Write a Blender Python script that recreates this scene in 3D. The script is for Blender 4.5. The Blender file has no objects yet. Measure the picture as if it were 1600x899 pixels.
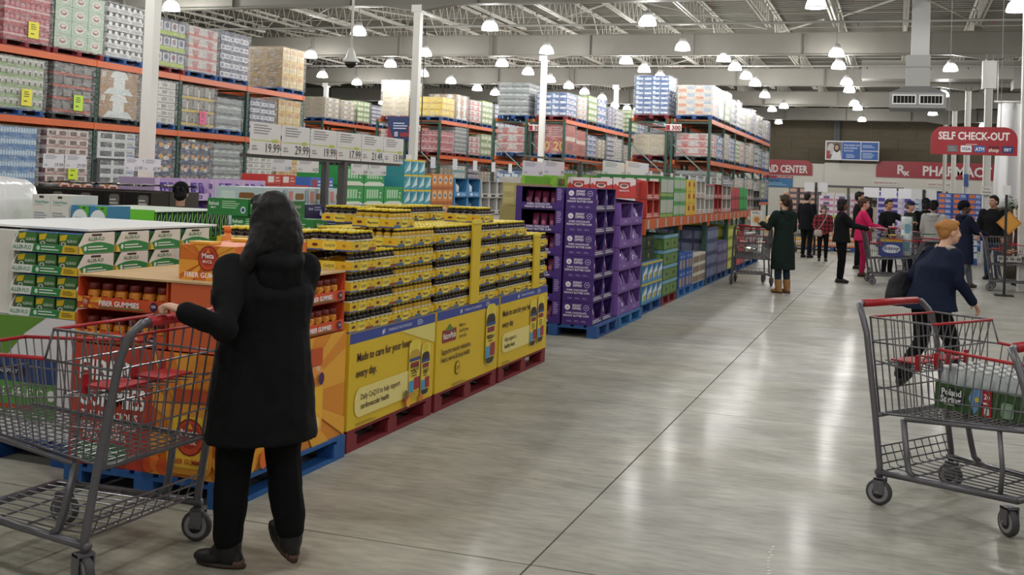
import bpy, math, random
from mathutils import Vector, Matrix
C = bpy.context.scene.collection
SC = bpy.context.scene
RND = random.Random(11)
PI = math.pi
V3 = Vector

# ---------------------------------------------------------------- camera, world, exposure
cam = bpy.data.cameras.new('camera')
cam_o = bpy.data.objects.new('camera', cam)
C.objects.link(cam_o)
_F = V3((-0.32803697, 0.94432824, 0.02521733))
_A = V3((0.94427835, 0.32702233, 0.03734692))
_B = V3((-0.02702112, -0.03606335, 0.99898413))
_m = Matrix((_A, _B, -_F)).transposed().to_4x4()
_m.translation = V3((0, 0, 1.62))
cam_o.matrix_world = _m
cam.sensor_width = 36.0
cam.lens = 1735.0 / 1600 * 36
cam.shift_y = -(449.5 - 242.8) / 1600
cam.clip_start, cam.clip_end = 0.1, 300
SC.camera = cam_o
world = bpy.data.worlds.new('world')
SC.world = world
world.use_nodes = True
world.node_tree.nodes['Background'].inputs[0].default_value = (0.8, 0.82, 0.85, 1)
world.node_tree.nodes['Background'].inputs[1].default_value = 0.05
SC.view_settings.view_transform = 'Standard'
SC.view_settings.look = 'None'
SC.view_settings.gamma = 1
SC.view_settings.use_curve_mapping = False
SC.view_settings.exposure = 0.57
LAMP_W = 92.0

# ---------------------------------------------------------------- helpers
def lin(c):
    if isinstance(c, str):
        c = tuple(int(c[i:i + 2], 16) for i in (0, 2, 4))
    return tuple((v / 255 / 12.92 if v / 255 <= 0.04045 else ((v / 255 + 0.055) / 1.055) ** 2.4) for v in c)

_mats = {}
def M(col, rough=0.55, metal=0.0, emit=0.0, var=0.0, scale=6.0, bump=0.0, coat=0.0, alpha=1.0, trans=0.0, streak=None):
    """Principled material; var adds a little noise to the colour, bump adds fine relief."""
    key = (col, rough, metal, emit, var, scale, bump, coat, alpha, trans, streak)
    if key in _mats:
        return _mats[key]
    m = bpy.data.materials.new('mat_' + (col if isinstance(col, str) else 'rgb'))
    m.use_nodes = True
    nt = m.node_tree
    b = nt.nodes['Principled BSDF']
    c = lin(col) + (1,)
    b.inputs['Base Color'].default_value = c
    b.inputs['Roughness'].default_value = rough
    b.inputs['Metallic'].default_value = metal
    b.inputs['Coat Weight'].default_value = coat
    if alpha < 1: b.inputs['Alpha'].default_value = alpha
    if trans: b.inputs['Transmission Weight'].default_value = trans
    if emit:
        b.inputs['Emission Color'].default_value = c
        b.inputs['Emission Strength'].default_value = emit
    if var or bump:
        tc = nt.nodes.new('ShaderNodeTexCoord')
        n = nt.nodes.new('ShaderNodeTexNoise')
        n.inputs['Scale'].default_value = scale
        n.inputs['Detail'].default_value = 4
        src = tc.outputs['Object']
        if streak:
            mp = nt.nodes.new('ShaderNodeMapping')
            mp.inputs['Scale'].default_value = streak
            nt.links.new(src, mp.inputs[0]); src = mp.outputs[0]
        nt.links.new(src, n.inputs['Vector'])
        if var:
            mx = nt.nodes.new('ShaderNodeMix'); mx.data_type = 'RGBA'
            mx.inputs[6].default_value = tuple(max(0, x * (1 - var)) for x in c[:3]) + (1,)
            mx.inputs[7].default_value = tuple(min(1, x * (1 + var)) for x in c[:3]) + (1,)
            nt.links.new(n.outputs['Fac'], mx.inputs[0])
            nt.links.new(mx.outputs[2], b.inputs['Base Color'])
        if bump:
            bp = nt.nodes.new('ShaderNodeBump')
            bp.inputs['Strength'].default_value = bump
            bp.inputs['Distance'].default_value = 0.02
            nt.links.new(n.outputs['Fac'], bp.inputs['Height'])
            nt.links.new(bp.outputs[0], b.inputs['Normal'])
    _mats[key] = m
    return m

def film():
    """clear stretch wrap: mostly see-through, with bright creased highlights"""
    if 'film' in _mats: return _mats['film']
    m = bpy.data.materials.new('stretch_film'); m.use_nodes = True
    nt = m.node_tree; b = nt.nodes['Principled BSDF']
    b.inputs['Base Color'].default_value = (0.85, 0.86, 0.88, 1)
    b.inputs['Roughness'].default_value = 0.13
    tc = nt.nodes.new('ShaderNodeTexCoord'); mp = nt.nodes.new('ShaderNodeMapping')
    mp.inputs['Scale'].default_value = (3, 3, 9)
    mp.inputs['Rotation'].default_value = (0.25, 0.2, 0)
    n = nt.nodes.new('ShaderNodeTexNoise'); n.inputs['Scale'].default_value = 3; n.inputs['Detail'].default_value = 5; n.inputs['Distortion'].default_value = 1.2
    nt.links.new(tc.outputs['Object'], mp.inputs[0]); nt.links.new(mp.outputs[0], n.inputs['Vector'])
    bp = nt.nodes.new('ShaderNodeBump'); bp.inputs['Strength'].default_value = 0.8; bp.inputs['Distance'].default_value = 0.05
    nt.links.new(n.outputs['Fac'], bp.inputs['Height']); nt.links.new(bp.outputs[0], b.inputs['Normal'])
    rp = nt.nodes.new('ShaderNodeMapRange')
    rp.inputs[1].default_value = 0.42; rp.inputs[2].default_value = 0.72; rp.inputs[3].default_value = 0.08; rp.inputs[4].default_value = 0.5
    nt.links.new(n.outputs['Fac'], rp.inputs[0]); nt.links.new(rp.outputs[0], b.inputs['Alpha'])
    _mats['film'] = m
    return m

class MB:
    """collects polygons with materials, builds one mesh"""
    def __init__(s):
        s.v, s.f, s.mi, s.sm, s.mats = [], [], [], [], []
    def m(s, mat):
        if mat not in s.mats: s.mats.append(mat)
        return s.mats.index(mat)
    def poly(s, pts, mat, smooth=False):
        b = len(s.v); s.v += [tuple(p) for p in pts]
        s.f.append(tuple(range(b, b + len(pts)))); s.mi.append(s.m(mat)); s.sm.append(smooth)
        return s
    def add(s, vs, fs, mat, smooth=False):
        b = len(s.v); s.v += [tuple(p) for p in vs]; k = s.m(mat)
        for f in fs:
            s.f.append(tuple(b + i for i in f)); s.mi.append(k); s.sm.append(smooth)
        return s
    def box(s, a, b, mat, T=None, skip=''):
        x0, y0, z0 = a; x1, y1, z1 = b
        p = [(x0, y0, z0), (x1, y0, z0), (x1, y1, z0), (x0, y1, z0), (x0, y0, z1), (x1, y0, z1), (x1, y1, z1), (x0, y1, z1)]
        if T is not None: p = [T @ V3(q) for q in p]
        F = {'b': (0, 3, 2, 1), 't': (4, 5, 6, 7), 's': (0, 1, 5, 4), 'e': (1, 2, 6, 5), 'n': (2, 3, 7, 6), 'w': (3, 0, 4, 7)}
        return s.add(p, [f for k, f in F.items() if k not in skip], mat)
    def tube(s, pts, r, mat, n=6, closed=False, caps=True, ry=None):
        pts = [V3(p) for p in pts]; N = len(pts)
        rs = r if isinstance(r, (list, tuple)) else [r] * N
        rys = rs if ry is None else (ry if isinstance(ry, (list, tuple)) else [ry] * N)
        tang = []
        for i in range(N):
            if closed: t = pts[(i + 1) % N] - pts[i - 1]
            else: t = pts[min(i + 1, N - 1)] - pts[max(i - 1, 0)]
            tang.append(t.normalized() if t.length > 1e-9 else V3((0, 0, 1)))
        up = V3((0, 0, 1)) if abs(tang[0].z) < 0.9 else V3((0, 1, 0))
        u = tang[0].cross(up).normalized(); vs, fs = [], []
        for i in range(N):
            u = (u - tang[i] * u.dot(tang[i]))
            u = u.normalized() if u.length > 1e-6 else tang[i].orthogonal().normalized()
            w = tang[i].cross(u)
            for k in range(n):
                a = 2 * PI * k / n
                vs.append(pts[i] + u * (math.cos(a) * rs[i]) + w * (math.sin(a) * rys[i]))
        for i in range(N if closed else N - 1):
            j = (i + 1) % N
            for k in range(n):
                l = (k + 1) % n
                fs.append((i * n + k, i * n + l, j * n + l, j * n + k))
        if caps and not closed:
            fs.append(tuple(range(n - 1, -1, -1))); fs.append(tuple((N - 1) * n + k for k in range(n)))
        return s.add(vs, fs, mat, n > 5)
    def lathe(s, prof, mat, n=12, c=(0, 0, 0), T=None, caps=True, smooth=True):
        vs, fs = [], []; c = V3(c)
        for r, z in prof:
            for k in range(n):
                a = 2 * PI * k / n
                p = V3((r * math.cos(a), r * math.sin(a), z))
                vs.append((T @ p if T is not None else p) + c)
        for i in range(len(prof) - 1):
            for k in range(n):
                l = (k + 1) % n
                fs.append((i * n + k, i * n + l, (i + 1) * n + l, (i + 1) * n + k))
        if caps:
            fs.append(tuple(range(n - 1, -1, -1))); fs.append(tuple((len(prof) - 1) * n + k for k in range(n)))
        return s.add(vs, fs, mat, smooth)
    def ell(s, c, r, mat, n=12, h=8, T=None):
        vs, fs = [], []; c = V3(c)
        for i in range(h + 1):
            ph = PI * i / h
            rr = max(math.sin(ph), 0.02)
            for k in range(n):
                a = 2 * PI * k / n
                p = V3((r[0] * rr * math.cos(a), r[1] * rr * math.sin(a), -r[2] * math.cos(ph)))
                vs.append((T @ p if T is not None else p) + c)
        for i in range(h):
            for k in range(n):
                l = (k + 1) % n
                fs.append((i * n + k, i * n + l, (i + 1) * n + l, (i + 1) * n + k))
        fs.append(tuple(range(n - 1, -1, -1))); fs.append(tuple(h * n + k for k in range(n)))
        return s.add(vs, fs, mat, True)
    def loft(s, rings, mat, n=14, smooth=True):
        """rings: (centre, rx, ry[, T])"""
        vs, fs = [], []
        for rg in rings:
            c = V3(rg[0]); T = rg[3] if len(rg) > 3 else None
            for k in range(n):
                a = 2 * PI * k / n
                p = V3((rg[1] * math.cos(a), rg[2] * math.sin(a), 0))
                vs.append(c + (T @ p if T is not None else p))
        for i in range(len(rings) - 1):
            for k in range(n):
                l = (k + 1) % n
                fs.append((i * n + k, i * n + l, (i + 1) * n + l, (i + 1) * n + k))
        fs.append(tuple(range(n - 1, -1, -1))); fs.append(tuple((len(rings) - 1) * n + k for k in range(n)))
        return s.add(vs, fs, mat, smooth)
    def mesh(s, name):
        me = bpy.data.meshes.new(name)
        me.from_pydata(s.v, [], s.f)
        for m in s.mats: me.materials.append(m)
        if s.f:
            me.polygons.foreach_set('material_index', s.mi)
            me.polygons.foreach_set('use_smooth', s.sm)
        return me
    def build(s, name, parent=None, loc=None, rz=0.0, **tg):
        return put(name, s.mesh(name), parent, loc, rz, **tg)

def put(name, me, parent=None, loc=None, rz=0.0, **tg):
    o = bpy.data.objects.new(name, me)
    C.objects.link(o)
    if parent is not None: o.parent = parent
    if loc is not None: o.location = loc
    if rz: o.rotation_euler = (0, 0, rz)
    for k, v in tg.items(): o['category' if k == 'cat' else k] = v
    return o

def thing(name, label, cat, loc=(0, 0, 0), rz=0.0, group=None):
    o = bpy.data.objects.new(name, None); C.objects.link(o)
    o.location = loc; o.rotation_euler = (0, 0, rz)
    o['label'] = label; o['category'] = cat
    if group: o['group'] = group
    return o

def dup(root, loc, rz=None, label=None, group=None):
    r = root.copy(); C.objects.link(r); r.location = loc
    if rz is not None: r.rotation_euler = (0, 0, rz)
    if label: r['label'] = label
    if group: r['group'] = group
    for ch in list(root.children):
        c = ch.copy(); C.objects.link(c); c.parent = r
        for g in ch.children:
            d = g.copy(); C.objects.link(d); d.parent = c
    return r

ORD = ['first', 'second', 'third', 'fourth', 'fifth', 'sixth', 'seventh', 'eighth', 'ninth', 'tenth', 'eleventh', 'twelfth', 'thirteenth', 'fourteenth', 'fifteenth', 'sixteenth', 'seventeenth', 'eighteenth', 'nineteenth', 'twentieth', 'twenty-first', 'twenty-second']

# flat lettering from the built-in font, cached as (verts, faces, width); unit cap height
_txt = {}
def text_geo(st, bold=0.0):
    k = (st, bold)
    if k in _txt: return _txt[k]
    cu = bpy.data.curves.new('lettering', 'FONT')
    cu.body = st; cu.resolution_u = 2; cu.offset = bold
    o = bpy.data.objects.new('lettering', cu)
    me = o.to_mesh()
    vs = [(v.co.x, v.co.y) for v in me.vertices]; fs = [tuple(p.vertices) for p in me.polygons]
    o.to_mesh_clear(); bpy.data.objects.remove(o); bpy.data.curves.remove(cu)
    x0 = min((v[0] for v in vs), default=0); x1 = max((v[0] for v in vs), default=1)
    vs = [((x - x0) / 0.729, y / 0.729) for x, y in vs]
    _txt[k] = (vs, fs, (x1 - x0) / 0.729)
    return _txt[k]

def roundrect(x0, y0, x1, y1, r, n=4):
    pts = []
    for cx, cy, a0 in ((x1 - r, y1 - r, 0), (x0 + r, y1 - r, 90), (x0 + r, y0 + r, 180), (x1 - r, y0 + r, 270)):
        for i in range(n + 1):
            a = math.radians(a0 + 90 * i / n); pts.append((cx + r * math.cos(a), cy + r * math.sin(a)))
    return pts

def decal(mb, o, u, v, items, rough=0.5, eps=0.0006):
    """flat print on a plane: o origin, u/v unit axes (metres). items drawn in order, each a hair prouder"""
    o, u, v = V3(o), V3(u), V3(v); n = u.cross(v).normalized()
    for k, it in enumerate(items):
        e = o + n * (eps * (k + 1))
        P = lambda x, y: e + u * x + v * y
        t = it[0]
        if t == 'r':
            _, x0, y0, x1, y1, c = it[:6]
            mb.poly([P(x0, y0), P(x1, y0), P(x1, y1), P(x0, y1)], M(c, rough))
        elif t == 'R':
            _, x0, y0, x1, y1, r, c = it
            mb.poly([P(*q) for q in roundrect(x0, y0, x1, y1, r)], M(c, rough))
        elif t == 'e':
            _, cx, cy, rx, ry, c = it[:6]
            N = 16
            mb.poly([P(cx + rx * math.cos(2 * PI * i / N), cy + ry * math.sin(2 * PI * i / N)) for i in range(N)], M(c, rough))
        elif t == 'p':
            mb.poly([P(*q) for q in it[1]], M(it[2], rough))
        elif t == 't':      # text: x, y(baseline), height, string, colour, align, max width, bold
            _, x, y, h, st, c = it[:6]
            al = it[6] if len(it) > 6 else 'l'; mw = it[7] if len(it) > 7 else 0; bo = it[8] if len(it) > 8 else 0.012
            vs, fs, w = text_geo(st, bo)
            sx = h
            if mw and w * h > mw: sx = mw / w
            off = {'l': 0, 'c': -w * sx / 2, 'r': -w * sx}[al]
            mb.add([P(x + off + a * sx, y + b * h) for a, b in vs], fs, M(c, rough))
        elif t == 'lines':  # unreadably small print: thin bars
            _, x0, y0, x1, y1, nl, c = it
            for i in range(nl):
                yy = y1 - (y1 - y0) * (i + 0.5) / nl; hh = (y1 - y0) / nl * 0.22
                xe = x0 + (x1 - x0) * (0.72 + 0.28 * ((i * 37 % 10) / 10))
                mb.poly([P(x0, yy - hh), P(xe, yy - hh), P(xe, yy + hh), P(x0, yy + hh)], M(c, rough))
    return mb

def sunburst(cx, cy, r, cols, n=10, box=None):
    out = []
    for i in range(n):
        a = 2 * PI * i / n; b = a + PI / n
        p = [(cx, cy), (cx + r * math.cos(a), cy + r * math.sin(a)), (cx + r * math.cos(b), cy + r * math.sin(b))]
        if box: p = [(min(max(x, box[0]), box[2]), min(max(y, box[1]), box[3])) for x, y in p]
        out.append(('p', p, cols))
    return out
# ---------------------------------------------------------------- shell
def concrete():
    m = bpy.data.materials.new('polished_concrete'); m.use_nodes = True
    nt = m.node_tree; b = nt.nodes['Principled BSDF']; L = nt.links.new
    tc = nt.nodes.new('ShaderNodeTexCoord')
    def noise(scale, det, mp=None, dist=0.0):
        n = nt.nodes.new('ShaderNodeTexNoise'); n.inputs['Scale'].default_value = scale; n.inputs['Detail'].default_value = det; n.inputs['Distortion'].default_value = dist
        if mp:
            k = nt.nodes.new('ShaderNodeMapping'); k.inputs['Scale'].default_value = mp; L(tc.outputs['Object'], k.inputs[0]); L(k.outputs[0], n.inputs['Vector'])
        else: L(tc.outputs['Object'], n.inputs['Vector'])
        return n.outputs['Fac']
    def ramp(fac, a, ca, bb, cb):
        r = nt.nodes.new('ShaderNodeValToRGB'); r.color_ramp.elements[0].position = a; r.color_ramp.elements[1].position = bb
        r.color_ramp.elements[0].color = ca + (1,); r.color_ramp.elements[1].color = cb + (1,); L(fac, r.inputs[0]); return r.outputs[0]
    def mul(a, bb, f=1.0):
        x = nt.nodes.new('ShaderNodeMix'); x.data_type = 'RGBA'; x.blend_type = 'MULTIPLY'; x.inputs[0].default_value = f
        L(a, x.inputs[6]); L(bb, x.inputs[7]); return x.outputs[2]
    g = lambda v: (v, v, v * 0.985)
    c1 = ramp(noise(0.6, 8, None, 0.2), 0.3, (0.40, 0.395, 0.372), 0.7, (0.52, 0.513, 0.485))
    c2 = ramp(noise(2.2, 9, (0.8, 2.0, 1), .2), 0.3, g(0.74), 0.7, g(1.04))
    c3 = ramp(noise(14, 6, (0.5, 1.6, 1)), 0.35, g(0.8), 0.65, g(1.04))
    c4 = ramp(noise(0.9, 6, (2.2, 0.5, 1), .3), 0.33, g(0.8), 0.5, g(1.0))
    c5 = ramp(noise(0.35, 5, (1, 1, 1), .3), 0.38, (.9, .86, .76), 0.55, (1, 1, 1))
    col = mul(mul(mul(mul(c1, c2), c3), c4, 0.7), c5, 0.8)
    # tyre-mark stain trailing from the vitamin pallets and pale scuffs
    sp = nt.nodes.new('ShaderNodeTexVoronoi'); sp.inputs['Scale'].default_value = 5.0; L(tc.outputs['Object'], sp.inputs['Vector'])
    spk = ramp(sp.outputs['Distance'], 0.012, g(0.45), 0.03, g(1.0))
    col = mul(col, spk, 0.8)
    L(col, b.inputs['Base Color'])
    rr = ramp(noise(1.6, 8, (1.0, 1.8, 1), 0.2), 0.3, g(0.42), 0.72, g(0.58)); L(rr, b.inputs['Roughness'])
    bp = nt.nodes.new('ShaderNodeBump'); bp.inputs['Strength'].default_value = 0.05; bp.inputs['Distance'].default_value = 0.01
    L(noise(5, 3), bp.inputs['Height']); L(bp.outputs[0], b.inputs['Normal'])
    b.inputs['Specular IOR Level'].default_value = 0.14
    b.inputs['Coat Weight'].default_value = 0.07; b.inputs['Coat Roughness'].default_value = 0.14
    return m

CONC = concrete()
XW0, XW1, YW0, YW1, ZD = -34.0, 22.0, -10.0, 68.0, 6.75
fb = MB(); fb.box((XW0 - .2, YW0 - .2, -.3), (XW1 + .2, YW1 + .2, -.012), M('4a4844', .9))
floor = fb.build('floor', kind='structure')
xs = [XW0, -24.5, -16.8, -9.1, -1.43, 6.2, 13.9, XW1]
ys = [YW0, -2.65, 0.95, 4.55, 8.17, 11.76, 15.4, 19, 22.6, 26.2, 29.8, 33.4, 41, 50, 59, YW1]
gp = 0.0045
for i in range(len(xs) - 1):
    for j in range(len(ys) - 1):
        cx, cy = (xs[i] + xs[i + 1]) / 2, (ys[j] + ys[j + 1]) / 2
        w, d = (xs[i + 1] - xs[i]) / 2 - gp, (ys[j + 1] - ys[j]) / 2 - gp
        b = MB(); b.box((cx - w, cy - d, -.011), (cx + w, cy + d, 0), CONC, skip='b')
        b.build('concrete_slab', floor)
# paint drips, scuffs, cracks on the floor: thin flecks
fk = MB(); r = random.Random(5)
for i in range(16):
    x, y = 0.0 - .012 * (r.random() - .5) - i * .0025 - .46, 4.62 + i * .042
    fk.poly([(x - .006, y, .0008), (x + .008, y + .004, .0008), (x + .006 + r.random() * .006, y + .016 + r.random() * .016, .0008), (x - .005, y + .02, .0008)], M('dcdcd6', .7))
fk.poly([(-.50 + .06 * math.cos(a * PI / 6) + .0, 4.55 + .014 * math.sin(a * PI / 6), .0008) for a in range(12)], M('dcdcd6', .7))
fk.build('paint_drip', floor)
# walls
def wallmat():
    m = M('857b68', .9, var=.16, scale=1.6, bump=.25, streak=(1, 1, 3))
    return m
for nm, a, b in (('wall_left', (XW0 - .2, YW0, 0), (XW0, YW1, ZD + .3)), ('wall_right', (XW1, YW0, 0), (XW1 + .2, YW1, ZD + .3)), ('wall_front', (XW0, YW0 - .2, 0), (XW1, YW0, ZD + .3))):
    MB().box(a, b, M('b9b5aa', .85, var=.08, scale=2)).build(nm, kind='structure')
wb = MB().box((XW0, YW1 + .03, 0), (XW1, YW1 + .25, ZD + .3), M('5f584a', .9)).build('wall_back', kind='structure')
pm = MB()   # block courses, each block proud of the dark joint
n = 0
blk = MB().box((-.993, -.012, .003), (.993, .04, .617), wallmat(), skip='n').mesh('block')
for k in range(11):
    for i in range(int((XW1 - XW0) / 2.0) + 1):
        x = XW0 + i * 2.0 + (1.0 if k % 2 else 0)
        if x > XW1 - .5 or x < XW0 + .5 or k < 4: continue
        put('block', blk, wb, (x, YW1, k * .62)); n += 1
MB().box((XW0, YW1 - .03, 0), (XW1, YW1 + .05, 2.48), wallmat()).build('lower_wall', wb)
for x in (-20.5, -12.3, -3.4, 3.0, 9.0): MB().box((x - .17, YW1 - .35, 0), (x + .17, YW1 - .03, 6.1), M('6f7274', .6)).build('pilaster', wb)

# ceiling: ribbed deck, plate girders, bar joists, sprinkler pipes
ceil = thing('ceiling', '', ''); del ceil['label']; del ceil['category']; ceil['kind'] = 'structure'
dk = MB(); WD = M('6b685f', .75)
y = YW0
vs, fs = [], []
prof = []
while y < YW1:
    prof += [(y, ZD + .06), (y + .12, ZD + .06), (y + .17, ZD), (y + .29, ZD)]; y += .34
for (yy, z) in prof: vs += [(XW0, yy, z), (XW1, yy, z)]
for i in range(len(prof) - 1): fs.append((2 * i, 2 * i + 2, 2 * i + 3, 2 * i + 1))
dk.add(vs, fs, WD)
dk.build('roof_deck', ceil)
dk = MB().box((XW0, YW0, ZD + .07), (XW1, YW1, ZD + .2), WD).build('roof_slab', ceil)
GY = [4.0, 13.1, 22.2, 31.4, 40.4, 49.6, 58.8]
CX = [-22.2, -10.0, 2.2, 14.4]
ST = M('7f7c74', .55, var=.1, scale=1.5)
gb = MB(); gb.box((XW0, -.006, 5.45), (XW1, .006, 6.05), ST); gb.box((XW0, -.11, 5.44), (XW1, .11, 5.455), ST); gb.box((XW0, -.11, 6.05), (XW1, .11, 6.065), ST)
for cx in CX:
    for sg in (-1, 1): # haunch plates at the column heads
        gb.add([(cx, -.1, 5.44), (cx + sg * .9, -.1, 5.44), (cx, -.1, 5.30), (cx, .1, 5.44), (cx + sg * .9, .1, 5.44), (cx, .1, 5.30)], [(0, 1, 2), (5, 4, 3), (2, 1, 4, 5)], ST)
k = XW0 + 1
while k < XW1:
    gb.box((k - .006, -.1, 5.455), (k + .006, .1, 6.05), ST); k += 3.05
gm = gb.mesh('girder')
for gy in GY: put('girder', gm, ceil, (0, gy, 0))
# joists along Y between girders
JT = M('bdbab0', .5)
LJ = 9.15
def joist(deep):
    j = MB()
    zt, zb = ZD - .02, ZD - deep
    for sx in (-.045, .045):
        j.box((sx - .025, 0.1, zt - .045), (sx + .025, LJ - .1, zt), JT, skip='')
        j.box((sx - .025, .9, zb), (sx + .025, LJ - .9, zb + .04), JT)
    npan = 14; st = (LJ - 1.8) / npan
    for i in range(npan):
        y0 = .9 + i * st
        j.tube([(0, y0, zb + .03), (0, y0 + st / 2, zt - .03)], .013, JT, 4, caps=False)
        j.tube([(0, y0 + st / 2, zt - .03), (0, y0 + st, zb + .03)], .013, JT, 4, caps=False)
    j.tube([(0, .15, zt - .04), (0, .9, zb + .02)], .016, JT, 4); j.tube([(0, LJ - .15, zt - .04), (0, LJ - .9, zb + .02)], .016, JT, 4)
    return j.mesh('bar_joist')
jm = joist(.66)
for gy in GY[:-1] + [58.8]:
    x = -26.0
    while x < 15:
        if not (gy < 10 and abs(x) > 18): put('bar_joist', jm, ceil, (x, gy, 0))
        x += 1.74
# cross bridging (X direction) + pipes
PP = M('a9a8a3', .45, metal=.2)
pj = MB()
for gy in GY:
    for f in (3.0, 6.1):
        pj.tube([(-28, gy + f, ZD - .64), (16, gy + f, ZD - .64)], .012, JT, 4); pj.tube([(-28, gy + f, ZD - .1), (16, gy + f, ZD - .1)], .012, JT, 4)
pj.build('bridging', ceil)
pipe = MB().tube([(-30, 0, 0), (18, 0, 0)], .034, PP, 8)
for q in range(16): # sprinkler heads
    pipe.lathe([(.02, -.1), (.012, -.03), (.03, 0)], M('7a3a30', .4), 6, (-28 + q * 3, 0, 0))
ppm = pipe.mesh('sprinkler_pipe')
for y, z in ((15.2, 5.86), (18.6, 5.9), (24.6, 5.86), (27.9, 5.83), (33.8, 5.86), (37.2, 5.8), (43, 5.86), (52, 5.86)): put('sprinkler_pipe', ppm, ceil, (0, y, z))
dbr = MB()
for (x0, y0, x1, y1) in ((-9.5, 22.3, -3.5, 31), (-3.5, 13.5, 1.9, 22), (-2, 31.5, -8, 40), (-1.5, 22.5, 2, 31), (-18, 22.4, -11, 31), (-20, 31.6, -12, 40)):
    dbr.tube([(x0, y0, ZD - .3), (x1, y1, ZD - .62)], .025, JT, 5)
    dbr.tube([(x1, y0, ZD - .62), (x0, y1, ZD - .3)], .025, JT, 5)
dbr.build('cross_brace', ceil)
# ducts
MB().box((-1.2, 38.2, 5.5), (3.4, 39.2, 6.1), M('9d9b95', .5)).box((3.4, 38.2, 5.2), (4.3, 39.2, 6.1), M('8e8c87', .5)).build('duct', ceil)
# columns
cm = MB()
cm.box((-.078, -.078, 0), (.078, .078, 5.3), M('eeede8', .45)); cm.box((-.12, -.12, 5.28), (.12, .12, 5.44), M('eeede8', .45)); cm.box((-.22, -.22, 0), (.22, .22, .02), M('8a8a88', .5))
cmm = cm.mesh('column'); ch = MB().box((-.07, -.012, 0), (.07, .012, 5.44), M('d9d8d4', .45)).box((-.09, -.1, 0), (-.07, .1, 5.44), M('e5e4df', .45)).box((.07, -.1, 0), (.09, .1, 5.44), M('e5e4df', .45)).mesh('column')
for gx in CX:
    for gy in GY[1:]:
        o = put('column', ch if gx > 0 else cmm, None, (gx, gy, 0), kind='structure')
        if gx == 2.2 and gy == 31.4:
            MB().box((-.17, -.17, 4.55), (.17, -.105, 5.27), M('f1f1ee', .4)).box((-.17, -.1, 4.55), (.17, .1, 5.27), M('e4e4e0', .4)).build('column_box', o)
# ---------------------------------------------------------------- high-bay lamps
def lamp_proto():
    t = thing('high_bay_lamp', 'lit bell-shaped high-bay lamp under the roof joists', 'lamp')
    g = MB()
    g.lathe([(.205, 0), (.2, .04), (.165, .14), (.12, .19)], M('ffffff', .3, emit=6.0), 14, caps=False)
    g.lathe([(.0, .005), (.2, .0)], M('ffffff', .3, emit=6.0), 14, caps=False)
    g.build('lamp_shade', t)
    MB().lathe([(.12, .188), (.1, .25), (.085, .3), (.03, .33)], M('c9c9c6', .4), 10).build('ballast_housing', t)
    MB().tube([(0, 0, .32), (0, 0, .8)], .008, M('777777', .5), 5).build('hanging_rod', t)
    MB().lathe([(.212, -.01), (.212, .012)], M('e8e8e6', .3), 14).build('rim', t)
    return t
lamp = lamp_proto()
LAMPS = [(-15.85, 21.4), (-13.2, 25.6), (-15.8, 33), (-17.35, 30.5), (-20.3, 36.6), (-20.3, 39.4), (-20.3, 42.1), (-15.95, 36), (-13.3, 30.1), (-15.95, 38.6), (-16, 41.5), (-16, 43.6), (-9.37, 25), (-11.84, 32.8), (-24.2, 49.8), (-11.8, 35.3), (-11.83, 37.9), (-11.83, 40.3), (-11.9, 42.8), (-11.9, 45.6), (-12.3, 49.5), (-12.2, 51.5), (-12, 52.7), (-9.37, 29.6), (-5.4, 24.5), (-5.43, 29), (-7.68, 32.1), (-7.64, 34.4), (-7.62, 36.8), (-7.55, 40.8), (-4.72, 31.5), (-4.72, 33.8), (-4.71, 36.4), (-4.71, 38.8), (-4.9, 43.5), (-5.4, 51), (-4.7, 49), (-1.6, 30.4), (-1.69, 33.4), (-1.66, 38.2), (-1.68, 41), (-1.72, 47.1), (-1.67, 49.5), (1.36, 34), (1.48, 42.5), (2.1, 23.3)]
OUT = [(-20, 26), (-20, 17.5), (-15.8, 17), (-11, 17), (-6.4, 17.3), (-2, 17), (2.6, 16), (-1.6, 22.5), (6.6, 17), (6.6, 24), (6.6, 31), (-15.8, 11.5), (-11, 10.5), (-6.4, 10.5), (-1.8, 10), (2.6, 9), (7, 9), (-11, 4.5), (-6.4, 4.0), (-1.8, 3.5), (2.6, 2.5), (7, 2), (-6.4, -2.5), (-1.8, -2.5), (3, -3), (5.5, 38), (5.5, 46), (1.4, 52), (-1.7, 57), (4, 60), (-6, 60)]
first = True
def lamp_light(x, y, w):
    ld = bpy.data.lights.new('high_bay_light', 'POINT'); ld.energy = w; ld.shadow_soft_size = .16
    ld.color = (1.0, .985, .95)
    lo = bpy.data.objects.new('high_bay_light', ld); C.objects.link(lo); lo.location = (x, y, 5.12)
def row_of(x, y):
    return 'over the near shelves on the left' if x < -13 and y < 30 else 'over the far left racks' if x < -13 else 'over the middle racks' if x < -8.5 else 'left of the wide aisle' if x < -3.5 else 'above the wide aisle' if x < 0 else 'above the checkout side'
cnt = {}
for i, (x, y) in enumerate(sorted(LAMPS + OUT, key=lambda p: p[1])):
    o = lamp if i == 0 else dup(lamp, (x, y, 5.3))
    o.location = (x, y, 5.3)
    o['group'] = 'high-bay lamps'
    o['label'] = 'lit bell-shaped high-bay lamp %s, %s from the front' % (row_of(x, y), ORD[cnt.setdefault(row_of(x, y), 0)]); cnt[row_of(x, y)] += 1
    lamp_light(x, y, LAMP_W * 1.25 if y < 14 else LAMP_W if y < 30 else LAMP_W * .75)
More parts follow.
